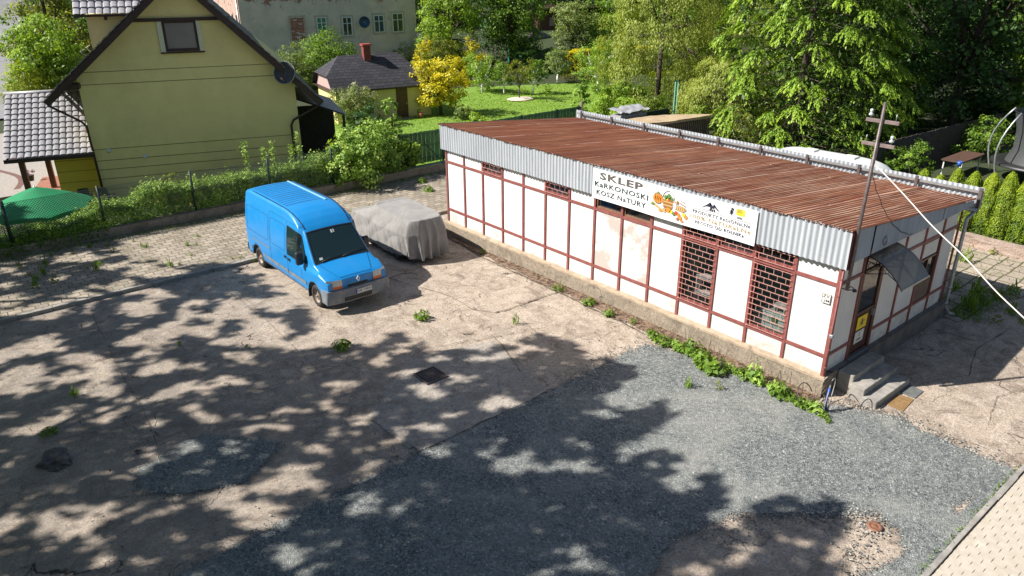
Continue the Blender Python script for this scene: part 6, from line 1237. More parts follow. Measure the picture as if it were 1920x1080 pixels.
# golden hedges
def hedge(name, lab, a, b_, w_, z0, h, mt, n, leaf, top=.06, m2=None, hf=None):
    t_ = thing(name, lab, 'hedge', (a[0], a[1], z0)); a = np.array(a); b_ = np.array(b_); d = b_ - a; L = np.linalg.norm(d); d = d / L; nn_ = np.array([-d[1], d[0]])
    k = rng.random(n) * L; f = rng.random(n); N = np.zeros((n, 3)); P = np.zeros((n, 3)); tt_ = f < .62
    lat = np.where(tt_, rng.uniform(-.5, .5, n), np.where(rng.random(n) < .6, -.5, .5) + rng.normal(0, .03, n)) * w_; zz = np.where(tt_, h + rng.normal(0, top, n), rng.random(n) * h)
    zz = zz * (np.array([hf(q) for q in k]) if hf else 1); und = np.array([fbm(q, 0, .9, 4, 3) for q in k]); zz += und * top * 3 * (zz / h); lat *= 1 + .25 * np.array([fbm(q, z_, 1.1, 3) for q, z_ in zip(k, zz)])
    P[:, :2] = a + np.outer(k, d) + np.outer(lat, nn_); P[:, 2] = z0 + zz; N[:, 2] = np.where(tt_, 1, .3); N[:, :2] = np.outer(np.where(tt_, 0, np.sign(lat)), nn_); N += rng.normal(size=(n, 3)) * .5
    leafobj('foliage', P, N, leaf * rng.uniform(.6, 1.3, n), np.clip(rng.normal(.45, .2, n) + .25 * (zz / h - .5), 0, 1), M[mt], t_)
    g = MB(); 
    for q in np.arange(.2, L, .5): p_ = a + d * q; g.tube([(p_[0], p_[1], z0 - .1), (p_[0] + rng.normal(0, .05), p_[1] + rng.normal(0, .05), z0 + h * .8)], [.03, .01], 5)
    g.build('stems', M['bark'], t_); return t_
hedge('golden_hedge', 'sunlit golden hedge behind the cherry tree', (35, 45.5), (44.5, 42.5), 1.3, -.9, 2.6, 'l_yel', 9000, .18)
hedge('dark_hedge', 'dark clipped hedge behind the grey-green apple tree', (33, 50), (42, 48), 1.2, -.9, 2.3, 'l_dark', 6000, .18)
hedge('golden_hedge', 'yellow-green hedge half hidden below the willow', (29.5, 30.5), (34, 24), 1.3, -.7, 2.4, 'l_lime', 7000, .15)
# privet hedge behind the mesh fence
hedge('privet_hedge', 'dense green hedge growing through the chain-link fence', (-16, 22.72), (-.4, 22.9), 1.0, .0, 1.25, 'l_rasp', 42000, .10, .12, hf=lambda q: .52 + .48 * max(0, min(1, (q - 4.2) / 3.5)))
hedge('privet_hedge', 'shaded lower greenery spilling over the wall at the left', (-16, 22.25), (-9.8, 22.3), .5, .2, .45, 'l_mid', 4000, .08, .06)
tree('barberry', 'bronze-tipped bush rising above the privet hedge', 'bush', -7.15, 23.6, -.4, 2.15, .62, 'l_olive', .07, 2600, nl=6, low=.2)
tree('golden_shrub', 'small golden bush beside the bronze-tipped one', 'shrub', -6.15, 23.5, -.4, 1.95, .42, 'l_yel', .07, 1400, nl=5, low=.2)
tree('golden_shrub', 'tiny bright yellow shoot above the privet hedge by the van', 'shrub', -4.5, 23.4, -.2, 1.85, .2, 'l_yel', .07, 500, nl=4, low=.4, shape='col')
for k, (x, h) in enumerate(((-4.05, 2.6), (-3.3, 2.3), (-2.9, 2.5), (-2.1, 2.2), (-1.75, 2.7))):
    t_ = thing('tall_weed', ['leftmost tall leafy stem above the hedge behind the van', 'second tall leafy stem from the left above the hedge', 'middle tall leafy stem above the hedge', 'short leafy stem left of the last one above the hedge', 'tallest leafy stem beside the dark lean-to'][k], 'plant', (x, 23.2, 0), 0, 'leafy stems above the privet hedge')
    n = 170; z_ = rng.uniform(.8, h, n); P = np.stack([x + rng.normal(0, .075, n), 23.2 + rng.normal(0, .075, n), z_], 1); N = rng.normal(size=(n, 3)); N[:, 2] += 1; leafobj('leaves', P, N, np.full(n, .10), rng.normal(.6, .15, n), M['l_rasp'], t_); MB().tube([(x, 23.2, 0), (x + .03, 23.2, h)], [.015, .006], 5).build('stem', M['l_mid'], t_)
# big bush growing over the fence beside the covered car
tree('elder_bush', 'large fresh green bush spilling over the wall behind the van roof', 'bush', .35, 22.3, .2, 2.1, 1.35, 'l_rasp', .13, 8000, nl=10, low=.05, clump=.32)
tree('elder_bush', 'tall bright bush right of the last fence post', 'bush', 1.9, 22.9, -.2, 2.9, 1.2, 'l_rasp', .12, 7500, nl=10, low=.05, clump=.3)
tree('hop_vine', 'tall leafy vine towering over the wall before the shed door', 'vine', 2.9, 23.2, 0, 3.9, .52, 'l_rasp', .11, 2600, nl=8, low=.2, shape='col')
tree('elder_bush', 'low leafy bush at the left end of the green slatted fence', 'bush', 3.2, 22.5, 0, 1.9, .75, 'l_light', .11, 3500, nl=7, low=.0)
# thujas
for k in range(11):
    x = 13.72 + .06 * math.sin(k * 2.1); y = 3.95 - k * .56; h = [1.85, 1.75, 2.1, 2.1, 2.15, 2.3, 2.35, 2.2, 2.35, 2.25, 2.25][k]; r = .31
    lab = ['thuja farthest left behind the parapet corner', 'second, lower thuja from the left of the row', 'third thuja from the left in the clipped row', 'fourth thuja from the left in the clipped row', 'fifth thuja from the left in the clipped row', 'sixth thuja from the left in the clipped row', 'seventh thuja from the left, towards the photo edge', 'eighth thuja from the left, at the photo edge', 'ninth thuja from the left, partly cut by the photo edge', 'tenth thuja of the row, near the photo edge', 'last thuja of the row at the right'][k]
    t_ = thing('thuja', lab, 'thuja', (x, y, .33), 0, 'row of clipped thujas on the low wall'); n = 9500; u_ = rng.random(n) * 2 * math.pi; v_ = rng.random(n) ** .8; prof = np.where(v_ > .62, np.sqrt(np.clip(1 - ((v_ - .62) / .38) ** 2, .02, 1)) ** 1.2, 1) * r * (1.05 - .12 * v_)
    w_ = 1 + .28 * np.array([fbm(a_ * 1.4 + k * 7, b_ * 5.5, 1.0, 3, k) for a_, b_ in zip(np.cos(u_) * 2 + u_ * .4, v_)]); prof = prof * w_ * (1 - .16 * rng.random(n) ** 2)
    P = np.stack([x + prof * np.cos(u_), y + prof * np.sin(u_), .36 + h * v_ + rng.normal(0, .02, n)], 1); N = np.stack([np.cos(u_), np.sin(u_), .35 + 1.5 * (v_ > .9)], 1) + rng.normal(size=(n, 3)) * .45
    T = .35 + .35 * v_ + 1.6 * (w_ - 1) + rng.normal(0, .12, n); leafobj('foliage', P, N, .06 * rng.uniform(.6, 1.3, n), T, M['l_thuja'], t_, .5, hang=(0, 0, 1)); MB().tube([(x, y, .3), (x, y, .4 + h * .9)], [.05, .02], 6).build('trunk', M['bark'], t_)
# willow-like drooping trees
def weeping(name, lab, x, y, z, h, r, mt, n, leaf, nl=10, dropmax=1.6, seedz=.06):
    t_ = thing(name, lab, 'tree', (x, y, z)); lobes = []; P = []; T = []; cl = max(60, n // 130)
    for k in range(cl):
        a = rng.uniform(0, 2 * math.pi); zf = rng.uniform(seedz, 1) ; rr_ = r * math.sqrt(max(.02, 1 - ((zf - .45) / .62) ** 2)) * rng.uniform(.72, 1.05); c_ = np.array([x + rr_ * math.cos(a), y + rr_ * math.sin(a), z + h * zf]); tc = rng.normal(.55, .15)
        m_ = 130; L_ = dropmax * rng.uniform(.45, 1); s = rng.random(m_); ang = rng.uniform(0, 2 * math.pi, m_); rad = .42 * np.sqrt(rng.random(m_)) * (r / 3.2) * (1 - .35 * s)
        q = np.stack([c_[0] + rad * np.cos(ang), c_[1] + rad * np.sin(ang), c_[2] - s * L_ - rad ** 2 * 1.1], 1); P.append(q); T.append(tc + .18 - .3 * s + rng.normal(0, .1, m_))
        if k % 9 == 0: lobes.append((*c_, .4, .4, .4))
    P = np.concatenate(P); T = np.concatenate(T); N = P - np.array([x, y, z + h * .5]); N[:, 2] *= .3; N /= np.linalg.norm(N, axis=1, keepdims=True); N += rng.normal(size=N.shape) * .45; N[:, 2] += .2
    leafobj('crown', P, N, leaf * rng.uniform(.7, 1.4, len(P)), T, M[mt], t_, .35, hang=(0, 0, -1)); limbs((x, y, z - .2), lobes, r * .05, .55, n=9).build('trunk', M['bark'], t_); return t_
weeping('weeping_willow', 'tall pale green willow with drooping strands behind the hut', 25.9, 26.6, -.9, 11, 3.9, 'l_will', 46000, .15)
weeping('weeping_willow', 'second willow crown joined to the spruce at its left', 30.5, 24.5, -.8, 11.5, 3.9, 'l_will', 36000, .16)
weeping('weeping_larch', 'low pale drooping larch right of the beige hut', 20.6, 17.2, -.3, 4.9, 2.8, 'l_will', 30000, .12, dropmax=.8, seedz=.1)
# big spruces with drooping boughs
def spruce(name, lab, x, y, z, h, r, nb, mt, leaf, z0f=.02):
    t_ = thing(name, lab, 'tree', (x, y, z)); P = []; T = []; N = []; H_ = []; g = MB(); g.tube([(x, y, z - .2), (x, y, z + h)], [r * .05, .03], 8); ntw, nl = 17, 26
    for k in range(nb):
        f = z0f + (1 - z0f) * ((k + .5) / nb) ** 1.1; zz = z + h * f; R_ = r * (1 - f) ** .7 * rng.uniform(.70, 1.08) + .2; a = k * 2.399 + rng.uniform(-.35, .35); d = np.array([math.cos(a), math.sin(a), 0]); sd = np.array([-d[1], d[0], 0])
        L = (.55 + .75 * R_ / r) * rng.uniform(.8, 1.25); c_ = np.array([x, y, zz]) + d * (R_ - L * .5); c_[2] -= R_ * .12; tc = rng.normal(0, .07)
        g.tube([(x, y, zz), tuple((np.array([x, y, zz]) + c_) / 2 - np.array([0, 0, R_ * .02])), tuple(c_)], [.03, .02, .008], 4)
        for q in range(ntw):
            an = rng.normal(0, .95); dr = d * math.cos(an) + sd * math.sin(an); Lt = L * rng.uniform(.55, 1.05) * (1 - .22 * abs(an)); s_ = rng.random(nl) ** .8; st = rng.uniform(-.35, .15) * L
            p = c_ + np.outer(s_ * Lt, dr) + d * st; p[:, 2] += .10 * L - (.15 + .75 * s_ ** 1.8) * Lt * .85 + rng.uniform(-.08, .12); p += rng.normal(0, .035, p.shape); P.append(p)
            nn_ = np.outer(np.ones(nl), dr) * (.25 + s_[:, None] * .8) + rng.normal(size=(nl, 3)) * .33; nn_[:, 2] += .9; N.append(nn_); hd = np.outer(np.ones(nl), dr); hd[:, 2] = -.2 - 1.3 * s_; H_.append(hd); T.append(.30 + .42 * s_ + tc + rng.normal(0, .1, nl))
    n = sum(len(q) for q in P); inn = 9000; a = rng.uniform(0, 6.283, inn); f = rng.random(inn) ** 1.2; rr_ = r * (1 - f) ** .7 * rng.uniform(.25, .80, inn)
    P.append(np.stack([x + rr_ * np.cos(a), y + rr_ * np.sin(a), z + h * f], 1)); N.append(rng.normal(size=(inn, 3))); H_.append(rng.normal(size=(inn, 3)) - np.array([0, 0, 1])); T.append(rng.uniform(0, .15, inn))
    sz = np.concatenate([leaf * rng.uniform(.7, 1.4, n), leaf * 1.9 * rng.uniform(.7, 1.4, inn)]); leafobj('crown', np.concatenate(P), np.concatenate(N), sz, np.concatenate(T), M[mt], t_, .36, hang=np.concatenate(H_)); g.build('trunk', M['bark'], t_)
spruce('spruce', 'huge spruce with light green drooping boughs above the caravan', 20.8, 13.2, -.2, 17, 5.9, 190, 'l_spruce', .15)
spruce('spruce', 'spruce with bright tips behind the cable pole', 25.5, 13.6, -.1, 15, 4.8, 130, 'l_spruce', .15)
spruce('spruce', 'spruce standing behind the two willows', 32.5, 19.5, -.3, 16, 4.9, 110, 'l_spruce', .18)
D_ = [('dark leafy tree at the right above the trampoline', 31.5, 9.8, 12.5, 4.6, 'l_dark', 15000), ('dark leafy tree at the far right edge', 34.5, 4.6, 13, 5.0, 'l_mid', 13000), ('shaded leafy tree between the spruces and the right edge', 35.5, 14.0, 13, 4.8, 'l_dark', 11000),
      ('deep shaded tree behind the trampoline', 40, 9.5, 14, 5.2, 'l_dark', 9000), ('dark tree behind the second willow', 38.5, 24.5, 13, 4.8, 'l_dark', 9000), ('dark tree behind the tall willow', 37.0, 33.0, 12.5, 4.6, 'l_mid', 10000)]
for lab, x, y, h, r, mt, n in D_: tree('deciduous_tree', lab, 'tree', x, y, -.2, h, r, mt, .24, n, nl=14, low=.08, clump=.75)
# far row closing the garden
FR = [(60, 49, 'first'), (57, 56, 'second'), (58.5, 63.5, ''), (52.5, 71, ''), (46, 76, ''), (39, 80, ''), (33, 84, ''), (27, 88, ''), (64, 40, ''), (63, 31, ''), (58, 22, ''), (54, 13, ''), (48, 40, ''), (50, 31, ''), (48, 22, ''), (8, 84, ''), (3, 92, '')]
FL = ['dark tree filling the garden end behind the golden hedge', 'dark tree behind the mid green orchard bush', 'dark tree right behind the brown barn', 'dark tree left behind the brown barn', 'dark tree above the green shelter', 'dark tree behind the dense mid green tree', 'dark tree behind the light green tree', 'dark tree right of the old stone house roof', 'far dark tree behind the cherry tree', 'far dark tree seen over the tall willow', 'far dark tree over the second willow', 'far dark tree over the huge spruce', 'dark tree closing the gap left of the tall willow', 'dark tree deep behind the tall willow', 'dark tree deep behind the spruces', 'dark tree beyond the yellow house ridge', 'dark tree beyond the road-side conifer']
fproto = None
for k, (x, y, _) in enumerate(FR):
    if k % 6 == 0:
        fproto = tree('far_tree', FL[k], 'tree', x, y, -.3, 14, 5.6, 'l_dark' if k % 12 else 'l_mid', .36, 9000, nl=14, low=.0, clump=1.0, group='dark trees closing the gardens'); fproto['label'] = FL[k]
    else:
        r_ = fproto.copy(); COL.objects.link(r_); r_.location = (x, y, -.3); r_.rotation_euler = (0, 0, k * 1.3); r_['label'] = FL[k]
        for c_ in list(fproto.children): d_ = c_.copy(); COL.objects.link(d_); d_.parent = r_
for k, (x, y, lab) in enumerate(((8, -24, 'tree beyond the right pavement, mirrored by the door glass'), (20, -22, 'tree farther along the pavement, mirrored by the end window'), (-4, -34, 'unseen tree added behind the viewpoint across the pavement to block sky light'), (-15, -26, 'unseen tree added behind the viewpoint to block sky light, second from the road'), (-26, -20, 'unseen tree added south-west of the yard behind the viewpoint to block sky light'), (-31, -11, 'unseen tree added at the south-west corner of the yard to block sky light'))):  # trees behind the viewpoint and south-west, unseen, added to block sky light
    r_ = fproto.copy(); COL.objects.link(r_); r_.location = (x, y, -.3); r_.scale = (.85, .85, .9 if x < 0 else .7); r_['label'] = lab
    for c_ in list(fproto.children): d_ = c_.copy(); COL.objects.link(d_); d_.parent = r_
for k, (x, y, lab) in enumerate(((-36, -6, 'unseen tree added west of the yard to block sky light, first of the outer row'), (-37, 6, 'unseen tree added west of the yard to block sky light, second of the outer row'), (-36, 18, 'unseen tree added west of the yard to block sky light, third of the outer row'), (-35, 31, 'unseen tree added west of the yard to block sky light, last of the outer row'))):  # unseen outer row added to block low sky light
    r_ = fproto.copy(); COL.objects.link(r_); r_.location = (x, y, -.3); r_.scale = (1.1, 1.1, 1.15); r_['label'] = lab
    for c_ in list(fproto.children): d_ = c_.copy(); COL.objects.link(d_); d_.parent = r_
# ---------------------------------------------------------------- shade trees west of the yard: their shadow dapples the concrete
exec_shadow = True
SHP = [(-12.79, 25.48), (-11.21, 24.52), (-10.71, 22.56), (-9.68, 22.05), (-9.62, 19.87), (-10.03, 18.93), (-9.07, 18.75), (-8.89, 17.65), (-7.6, 16.86), (-6.88, 15.94), (-7.07, 14.63), (-7.08, 13.04), (-6.98, 11.5), (-7.73, 10.6), (-7.25, 9.39), (-6.76, 8.58), (-5.8, 8.96), (-5.56, 8.15), (-5.87, 7.44), (-4.98, 7.27), (-4.82, 6.56), (-3.73, 6.6), (-2.99, 6.37), (-2.66, 5.69), (-2.74, 4.62), (-3.08, 4.19), (-4.16, 4.1), (-2.45, 4.34), (-2.2, 3.61), (-3.09, 3.23), (-3.66, 3.11), (-4.11, 2.77), (-3.82, 2.26), (-3.1, 2.06), (-3.45, 1.54), (-4.13, 1.48), (-4.61, 1.63), (-4.97, 1.59), (-5.04, 1.18), (-4.41, 0.76), (-4.48, 0.38), (-5.14, 0.3), (-5.24, -0.22), (-4.53, -0.22), (-4.56, -0.59), (-4.97, -0.83), (-5.36, -0.95), (-5.36, -1.38), (-4.86, -1.46), (-4.29, -1.3), (-3.8, -1.53), (-3.7, -1.89), (-3.09, -2.31), (-3.39, -2.61), (-3.81, -2.69), (-3.89, -2.87), (-4.41, -2.68), (-4.67, -2.78), (-4.94, -3.15), (-9, -8), (-22, -8), (-22, 24)]
LIT = [(-10.58, 13.12, 0.65, 0.39), (-11.41, 13.1, 0.42, 0.26), (-9.75, 12.42, 0.33, 0.26), (-9.65, 14.24, 0.19, 0.2), (-9.1, 14.51, 0.32, 0.21), (-9.96, 15.74, 0.48, 0.26), (-10.67, 15.34, 0.55, 0.37), (-13.32, 14.63, 0.42, 0.22), (-13.03, 13.85, 0.24, 0.17), (-12.73, 12.89, 0.47, 0.29), (-13.87, 13.14, 0.53, 0.24), (-14.27, 12.66, 0.38, 0.38), (-13.64, 12.44, 0.39, 0.18), (-13.18, 12.14, 0.26, 0.22), (-12.46, 10.65, 0.28, 0.3), (-12.82, 11.11, 0.38, 0.28), (-11.72, 9.72, 0.25, 0.23), (-12.26, 9.87, 0.37, 0.15), (-13.43, 10.57, 0.18, 0.16), (-12.95, 10.02, 0.24, 0.15), (-11.3, 11.15, 0.46, 0.37), (-10.57, 10.62, 0.2, 0.12), (-11.09, 9.81, 0.32, 0.24), (-10.47, 9.44, 0.19, 0.33), (-13.98, 10.14, 0.35, 0.22), (-14.6, 10.33, 0.23, 0.18), (-14.56, 9.66, 0.11, 0.09), (-14.75, 9.29, 0.11, 0.09), (-12.09, 8.67, 0.2, 0.14), (-11.2, 8.06, 0.29, 0.21), (-11.25, 8.44, 0.15, 0.09), (-9.7, 7.27, 0.18, 0.14), (-10.19, 6.93, 0.13, 0.09), (-9.97, 6.55, 0.17, 0.09), (-8.31, 7.53, 0.32, 0.23), (-8.58, 5.91, 0.23, 0.22), (-9.23, 5.79, 0.17, 0.12), (-9.88, 5.71, 0.25, 0.14), (-9.84, 5.43, 0.22, 0.1), (-11.81, 7.28, 0.22, 0.14), (-12.61, 7.59, 0.16, 0.1), (-13.11, 7.22, 0.29, 0.14), (-12.64, 7.11, 0.16, 0.1), (-13.48, 7.7, 0.11, 0.08), (-14.18, 7.49, 0.15, 0.09), (-11.98, 5.28, 0.3, 0.12), (-10.56, 5.13, 0.42, 0.23), (-10.93, 4.91, 0.46, 0.26), (-11.56, 4.54, 0.49, 0.24), (-11.56, 4.07, 0.38, 0.19), (-10.46, 4.4, 0.2, 0.17), (-11.58, 5.25, 0.3, 0.13), (-10.43, 4.13, 0.2, 0.08), (-11.9, 4.05, 0.07, 0.06), (-13.75, 6.29, 0.29, 0.21), (-14.17, 6.0, 0.33, 0.18), (-14.72, 6.38, 0.16, 0.12), (-14.07, 6.66, 0.2, 0.09), (-14.01, 5.56, 0.14, 0.08), (-12.86, 5.54, 0.19, 0.1), (-13.29, 5.62, 0.14, 0.07), (-12.98, 4.69, 0.16, 0.09), (-13.54, 4.39, 0.13, 0.08), (-14.11, 4.91, 0.18, 0.09), (-15.22, 6.25, 0.09, 0.06), (-12.27, 3.97, 0.23, 0.12), (-11.54, 3.11, 0.27, 0.17), (-11.6, 2.76, 0.31, 0.17), (-9.88, 3.41, 0.2, 0.24), (-9.35, 4.33, 0.16, 0.18), (-10.21, 3.21, 0.15, 0.11), (-8.9, 13.13, 0.61, 0.38), (-8.15, 13.45, 0.47, 0.4), (-8.44, 11.41, 0.66, 0.51), (-8.49, 10.43, 0.56, 0.28), (-9.52, 10.54, 0.41, 0.23), (-8.47, 12.08, 0.45, 0.36), (-7.37, 12.78, 0.47, 0.59), (-11.26, 12.2, 0.28, 0.16), (-9.51, 11.49, 0.42, 0.23), (-7.72, 9.98, 0.57, 0.4), (-8.25, 7.45, 0.32, 0.24), (-7.26, 8.43, 0.17, 0.11), (-6.92, 7.92, 0.25, 0.27), (-6.8, 6.94, 0.25, 0.21), (-6.81, 6.12, 0.24, 0.15), (-6.9, 5.71, 0.31, 0.15), (-5.78, 7.06, 0.25, 0.18), (-5.93, 5.99, 0.28, 0.16), (-5.0, 6.4, 0.21, 0.18), (-3.53, 4.94, 0.17, 0.1), (-8.63, 5.9, 0.18, 0.17), (-9.24, 5.75, 0.18, 0.13), (-8.53, 4.68, 0.11, 0.12), (-9.3, 4.36, 0.17, 0.14), (-7.0, 4.7, 0.15, 0.1), (-5.94, 4.43, 0.38, 0.28), (-7.61, 4.54, 0.29, 0.16), (-8.0, 3.85, 0.28, 0.24), (-7.32, 3.2, 0.21, 0.12), (-6.61, 2.61, 0.14, 0.17), (-7.11, 2.44, 0.43, 0.22), (-6.22, 1.69, 0.43, 0.19), (-3.86, 2.86, 0.23, 0.22), (-4.38, 2.58, 0.3, 0.17), (-5.1, 1.33, 0.14, 0.18), (-3.69, 6.37, 0.26, 0.11), (-3.54, 5.87, 0.3, 0.13), (-4.25, 6.12, 0.3, 0.13), (-6.15, 8.21, 0.13, 0.28), (-5.27, 7.34, 0.26, 0.11), (-5.01, 0.66, 0.13, 0.1), (-5.0, -0.03, 0.34, 0.28), (-5.19, -1.27, 0.27, 0.18), (-4.75, -2.31, 0.13, 0.14), (-5.62, -1.97, 0.13, 0.08), (-6.59, -1.54, 0.17, 0.07), (-13.05, 16.65, 0.92, 0.34), (-13.51, 18.0, 0.63, 0.37), (-11.73, 16.99, 0.64, 0.27), (-10.46, 16.69, 0.82, 0.28), (-9.44, 17.51, 1.03, 0.4), (-10.37, 18.91, 0.53, 0.27), (-11.14, 20.51, 0.72, 0.34), (-12.47, 16.87, 0.47, 0.22), (-12.19, 22.75, 0.37, 0.25), (-13.32, 19.39, 0.33, 0.2)]
def inside(x, y, poly):
    c = False; j = len(poly) - 1
    for i in range(len(poly)):
        xi, yi = poly[i]; xj, yj = poly[j]
        if (yi > y) != (yj > y) and x < (xj - xi) * (y - yi) / (yj - yi) + xi: c = not c
        j = i
    return c
rx_, fx_ = np.array([.768, -.640]), np.array([.640, .768]); G = []
L_ = np.array(LIT)
for x in np.arange(-21, 1, .155):
    for y in np.arange(-7.5, 24, .155):
        gx, gy = x + rng.normal(0, .05), y + rng.normal(0, .05)
        if not inside(gx + .12 * fbm(gx, gy, 2.0, 3, 7), gy + .12 * fbm(gx, gy, 2.0, 3, 17), SHP): continue
        d = np.stack([gx - L_[:, 0], gy - L_[:, 1]], 1); a = d @ rx_ / (L_[:, 2] * 1.08 + .07); b_ = d @ fx_ / (L_[:, 3] * 1.08 + .07); q = a * a + b_ * b_
        if q.min() < 1 + .5 * fbm(gx, gy, 3.1, 3, 3): continue
        if fbm(gx, gy, 1.5, 4, 31) > (.20 if gy > 11 else (.34 if gy > 6 else .5)): continue
        G.append((gx, gy))
G = np.array(G); per = 11; H = 10.6 + 1.6 * np.array([fbm(a, b_, .25, 3, 9) for a, b_ in G]) + rng.uniform(-.8, 1.6, len(G)); H = np.maximum(H, 9.7)
own = np.where(G[:, 1] < 4.5, 0, np.where(G[:, 1] < 13, 1, 2))
SL = ['tall shade tree beyond the left edge, nearest the gravel', 'tall shade tree beyond the left edge, level with the van', 'tall shade tree beyond the left edge, by the mesh fence']
for q, (tx, ty) in enumerate(((-19.5, 6.5), (-21, 13.5), (-22, 23))):
    g_ = G[own == q]; h_ = H[own == q]; C_ = np.stack([g_[:, 0] - .9375 * h_, g_[:, 1] + .54 * h_, h_], 1); n = len(C_) * per
    P = np.repeat(C_, per, 0) + rng.normal(0, .075, (n, 3)); N = np.tile(np.array(SUN), (n, 1)) + rng.normal(size=(n, 3)) * .5
    t_ = thing('shade_tree', SL[q], 'tree', (tx, ty, 0)); leafobj('crown', P, N, .16 * rng.uniform(.7, 1.3, n), rng.normal(.5, .2, n), M['l_mid'], t_, .8)
    g = MB(); f = Vector((tx, ty, 7)); g.tube([(tx, ty, -.3), (tx + .1, ty, 3.5), f], [.38, .3, .24], 10)
    for k in range(9):
        e_ = Vector(C_[rng.integers(len(C_))]); g.tube([f, f.lerp(e_, .5) + Vector((0, 0, .8)), e_], [.10, .06, .015], 6)
    g.build('trunk', M['bark'], t_)
# ---------------------------------------------------------------- loose stones spilled past the gravel edge
g = MB(); E_ = [((-20, 3.7), (-11, 3.95)), ((-11, 3.95), (-4.65, 4.15)), ((-4.65, 4.15), (-1.2, 4.2)), ((-1.2, 4.2), (-.6, 1.5)), ((-.1, -.5), (.44, -1.75)), ((.44, -1.75), (.3, -3.9)), ((-6.3, -.9), (-4.1, -2.0)), ((-4.1, -2.0), (-3.1, -2.8)), ((-3.1, -2.8), (-4.7, -3.35))]
for k in range(2600):
    a, b_ = E_[rng.integers(len(E_))]; f = rng.random(); sx = a[0] + (b_[0] - a[0]) * f + rng.normal(0, .16); sy_ = a[1] + (b_[1] - a[1]) * f + rng.normal(0, .20); q = rng.uniform(.006, .018)
    Mx = Matrix.Rotation(rng.uniform(0, 6), 4, 'Z') @ Matrix.Rotation(rng.uniform(-.5, .5), 4, 'X'); Mx.translation = (sx, sy_, .03); g.box((-q, -q * .7, -q * .4), (q, q * .7, q * .5), int(rng.random() < .35), Mx)
tag(g.build('loose_stones', [mat('dark_chip', (.10, .105, .10), (.2, .2, .19), 30, .9), mat('pale_chip', (.42, .40, .36), rough=.9)]), 'loose stone chips scattered past the gravel edge', 'stones', kind='stuff')
# ---------------------------------------------------------------- weeds
def weedmesh(n, r, h, leaf, mt, broad, seed):
    a = rng.uniform(0, 2 * math.pi, n); rr_ = r * np.sqrt(rng.random(n)); P = np.stack([rr_ * np.cos(a), rr_ * np.sin(a), h * (1 - .6 * (rr_ / r)) * rng.random(n) + .03], 1)
    N = np.stack([np.cos(a) * .5, np.sin(a) * .5, np.full(n, 1.0 if broad else .2)], 1) + rng.normal(size=(n, 3)) * .35
    hang = None if broad else np.stack([np.cos(a) * .4, np.sin(a) * .4, np.ones(n)], 1)
    o = leafobj('weed_leaves', P, N, leaf * rng.uniform(.6, 1.4, n), rng.normal(.55, .2, n), M[mt], None, .55 if broad else .16, hang=hang); me = o.data; bpy.data.objects.remove(o); return me
BR = [weedmesh(110, .32, .36, .15, 'l_mid', True, k) for k in range(3)] + [weedmesh(60, .22, .42, .15, 'l_rasp', True, 9)]
GR = [weedmesh(34, .13, .30, .20, 'l_mid', False, k) for k in range(2)] + [weedmesh(30, .12, .24, .10, 'l_olive', True, 5)]
def weed(name, me, x, y, z, s, rz, lab, grp):
    o = link(name, me); o.location = (x, y, z); o.scale = (s, s, s * rng.uniform(.8, 1.7)); o.rotation_euler = (0, 0, rz); tag(o, lab, 'weed', grp)
ON = ['zeroth', 'first', 'second', 'third', 'fourth', 'fifth', 'sixth', 'seventh', 'eighth', 'ninth', 'tenth', 'eleventh', 'twelfth', 'thirteenth', 'fourteenth', 'fifteenth', 'sixteenth', 'seventeenth', 'eighteenth', 'nineteenth', 'twentieth']
def ordn(k): return ON[k] if k < 21 else {20: 'twenty', 30: 'thirty', 40: 'forty'}[k // 10 * 10] + ('-' + ON[k % 10] if k % 10 else ['', '', 'twentieth', 'thirtieth', 'fortieth'][k // 10])
PW = [(4.45, .5), (4.2, .6), (3.9, .75), (3.6, .85), (3.35, .9), (3.1, 1.0), (2.95, .8), (2.7, 1.2), (2.5, 1.3), (2.35, 1.0), (2.15, 1.25), (1.95, .9), (1.7, .6), (1.45, .9), (1.3, 1.15), (1.1, .9), (.9, .7), (.65, .8), (.5, 1.0), (.3, .7), (.1, .6), (-.05, .85), (-.2, .6), (-.4, .7), (-.6, .5), (-.75, .45)]
for k, (y, s_) in enumerate(PW):
    x = -.62 - (.55 * rng.random() if 1.9 < y < 2.8 else .15 * rng.random()) - .1 * max(0, 1 - y) - (.06 if y > 3.8 else 0)
    weed('broadleaf_weed', BR[rng.integers(4)], x, y, .02, s_ * rng.uniform(.5, 1.0), rng.uniform(0, 6), 'broad-leaved weed, %s from the left, in the green strip along the shop plinth' % ordn(k + 1), 'weeds along the shop plinth')
XS = sorted(list(rng.uniform(-13, -6.9, 26)) + list(rng.uniform(-5, 0, 5)))
for k, x in enumerate(XS):
    y = rng.uniform(17.2, 21.6) if x < -6 else rng.uniform(19, 21.6)
    weed('weed_tuft', GR[rng.integers(3)], x, y, .11, rng.uniform(.35, .95), rng.uniform(0, 6), 'green weed tuft, %s from the left, between the old paving blocks' % ordn(k + 1), 'weed tufts in the paved strip')
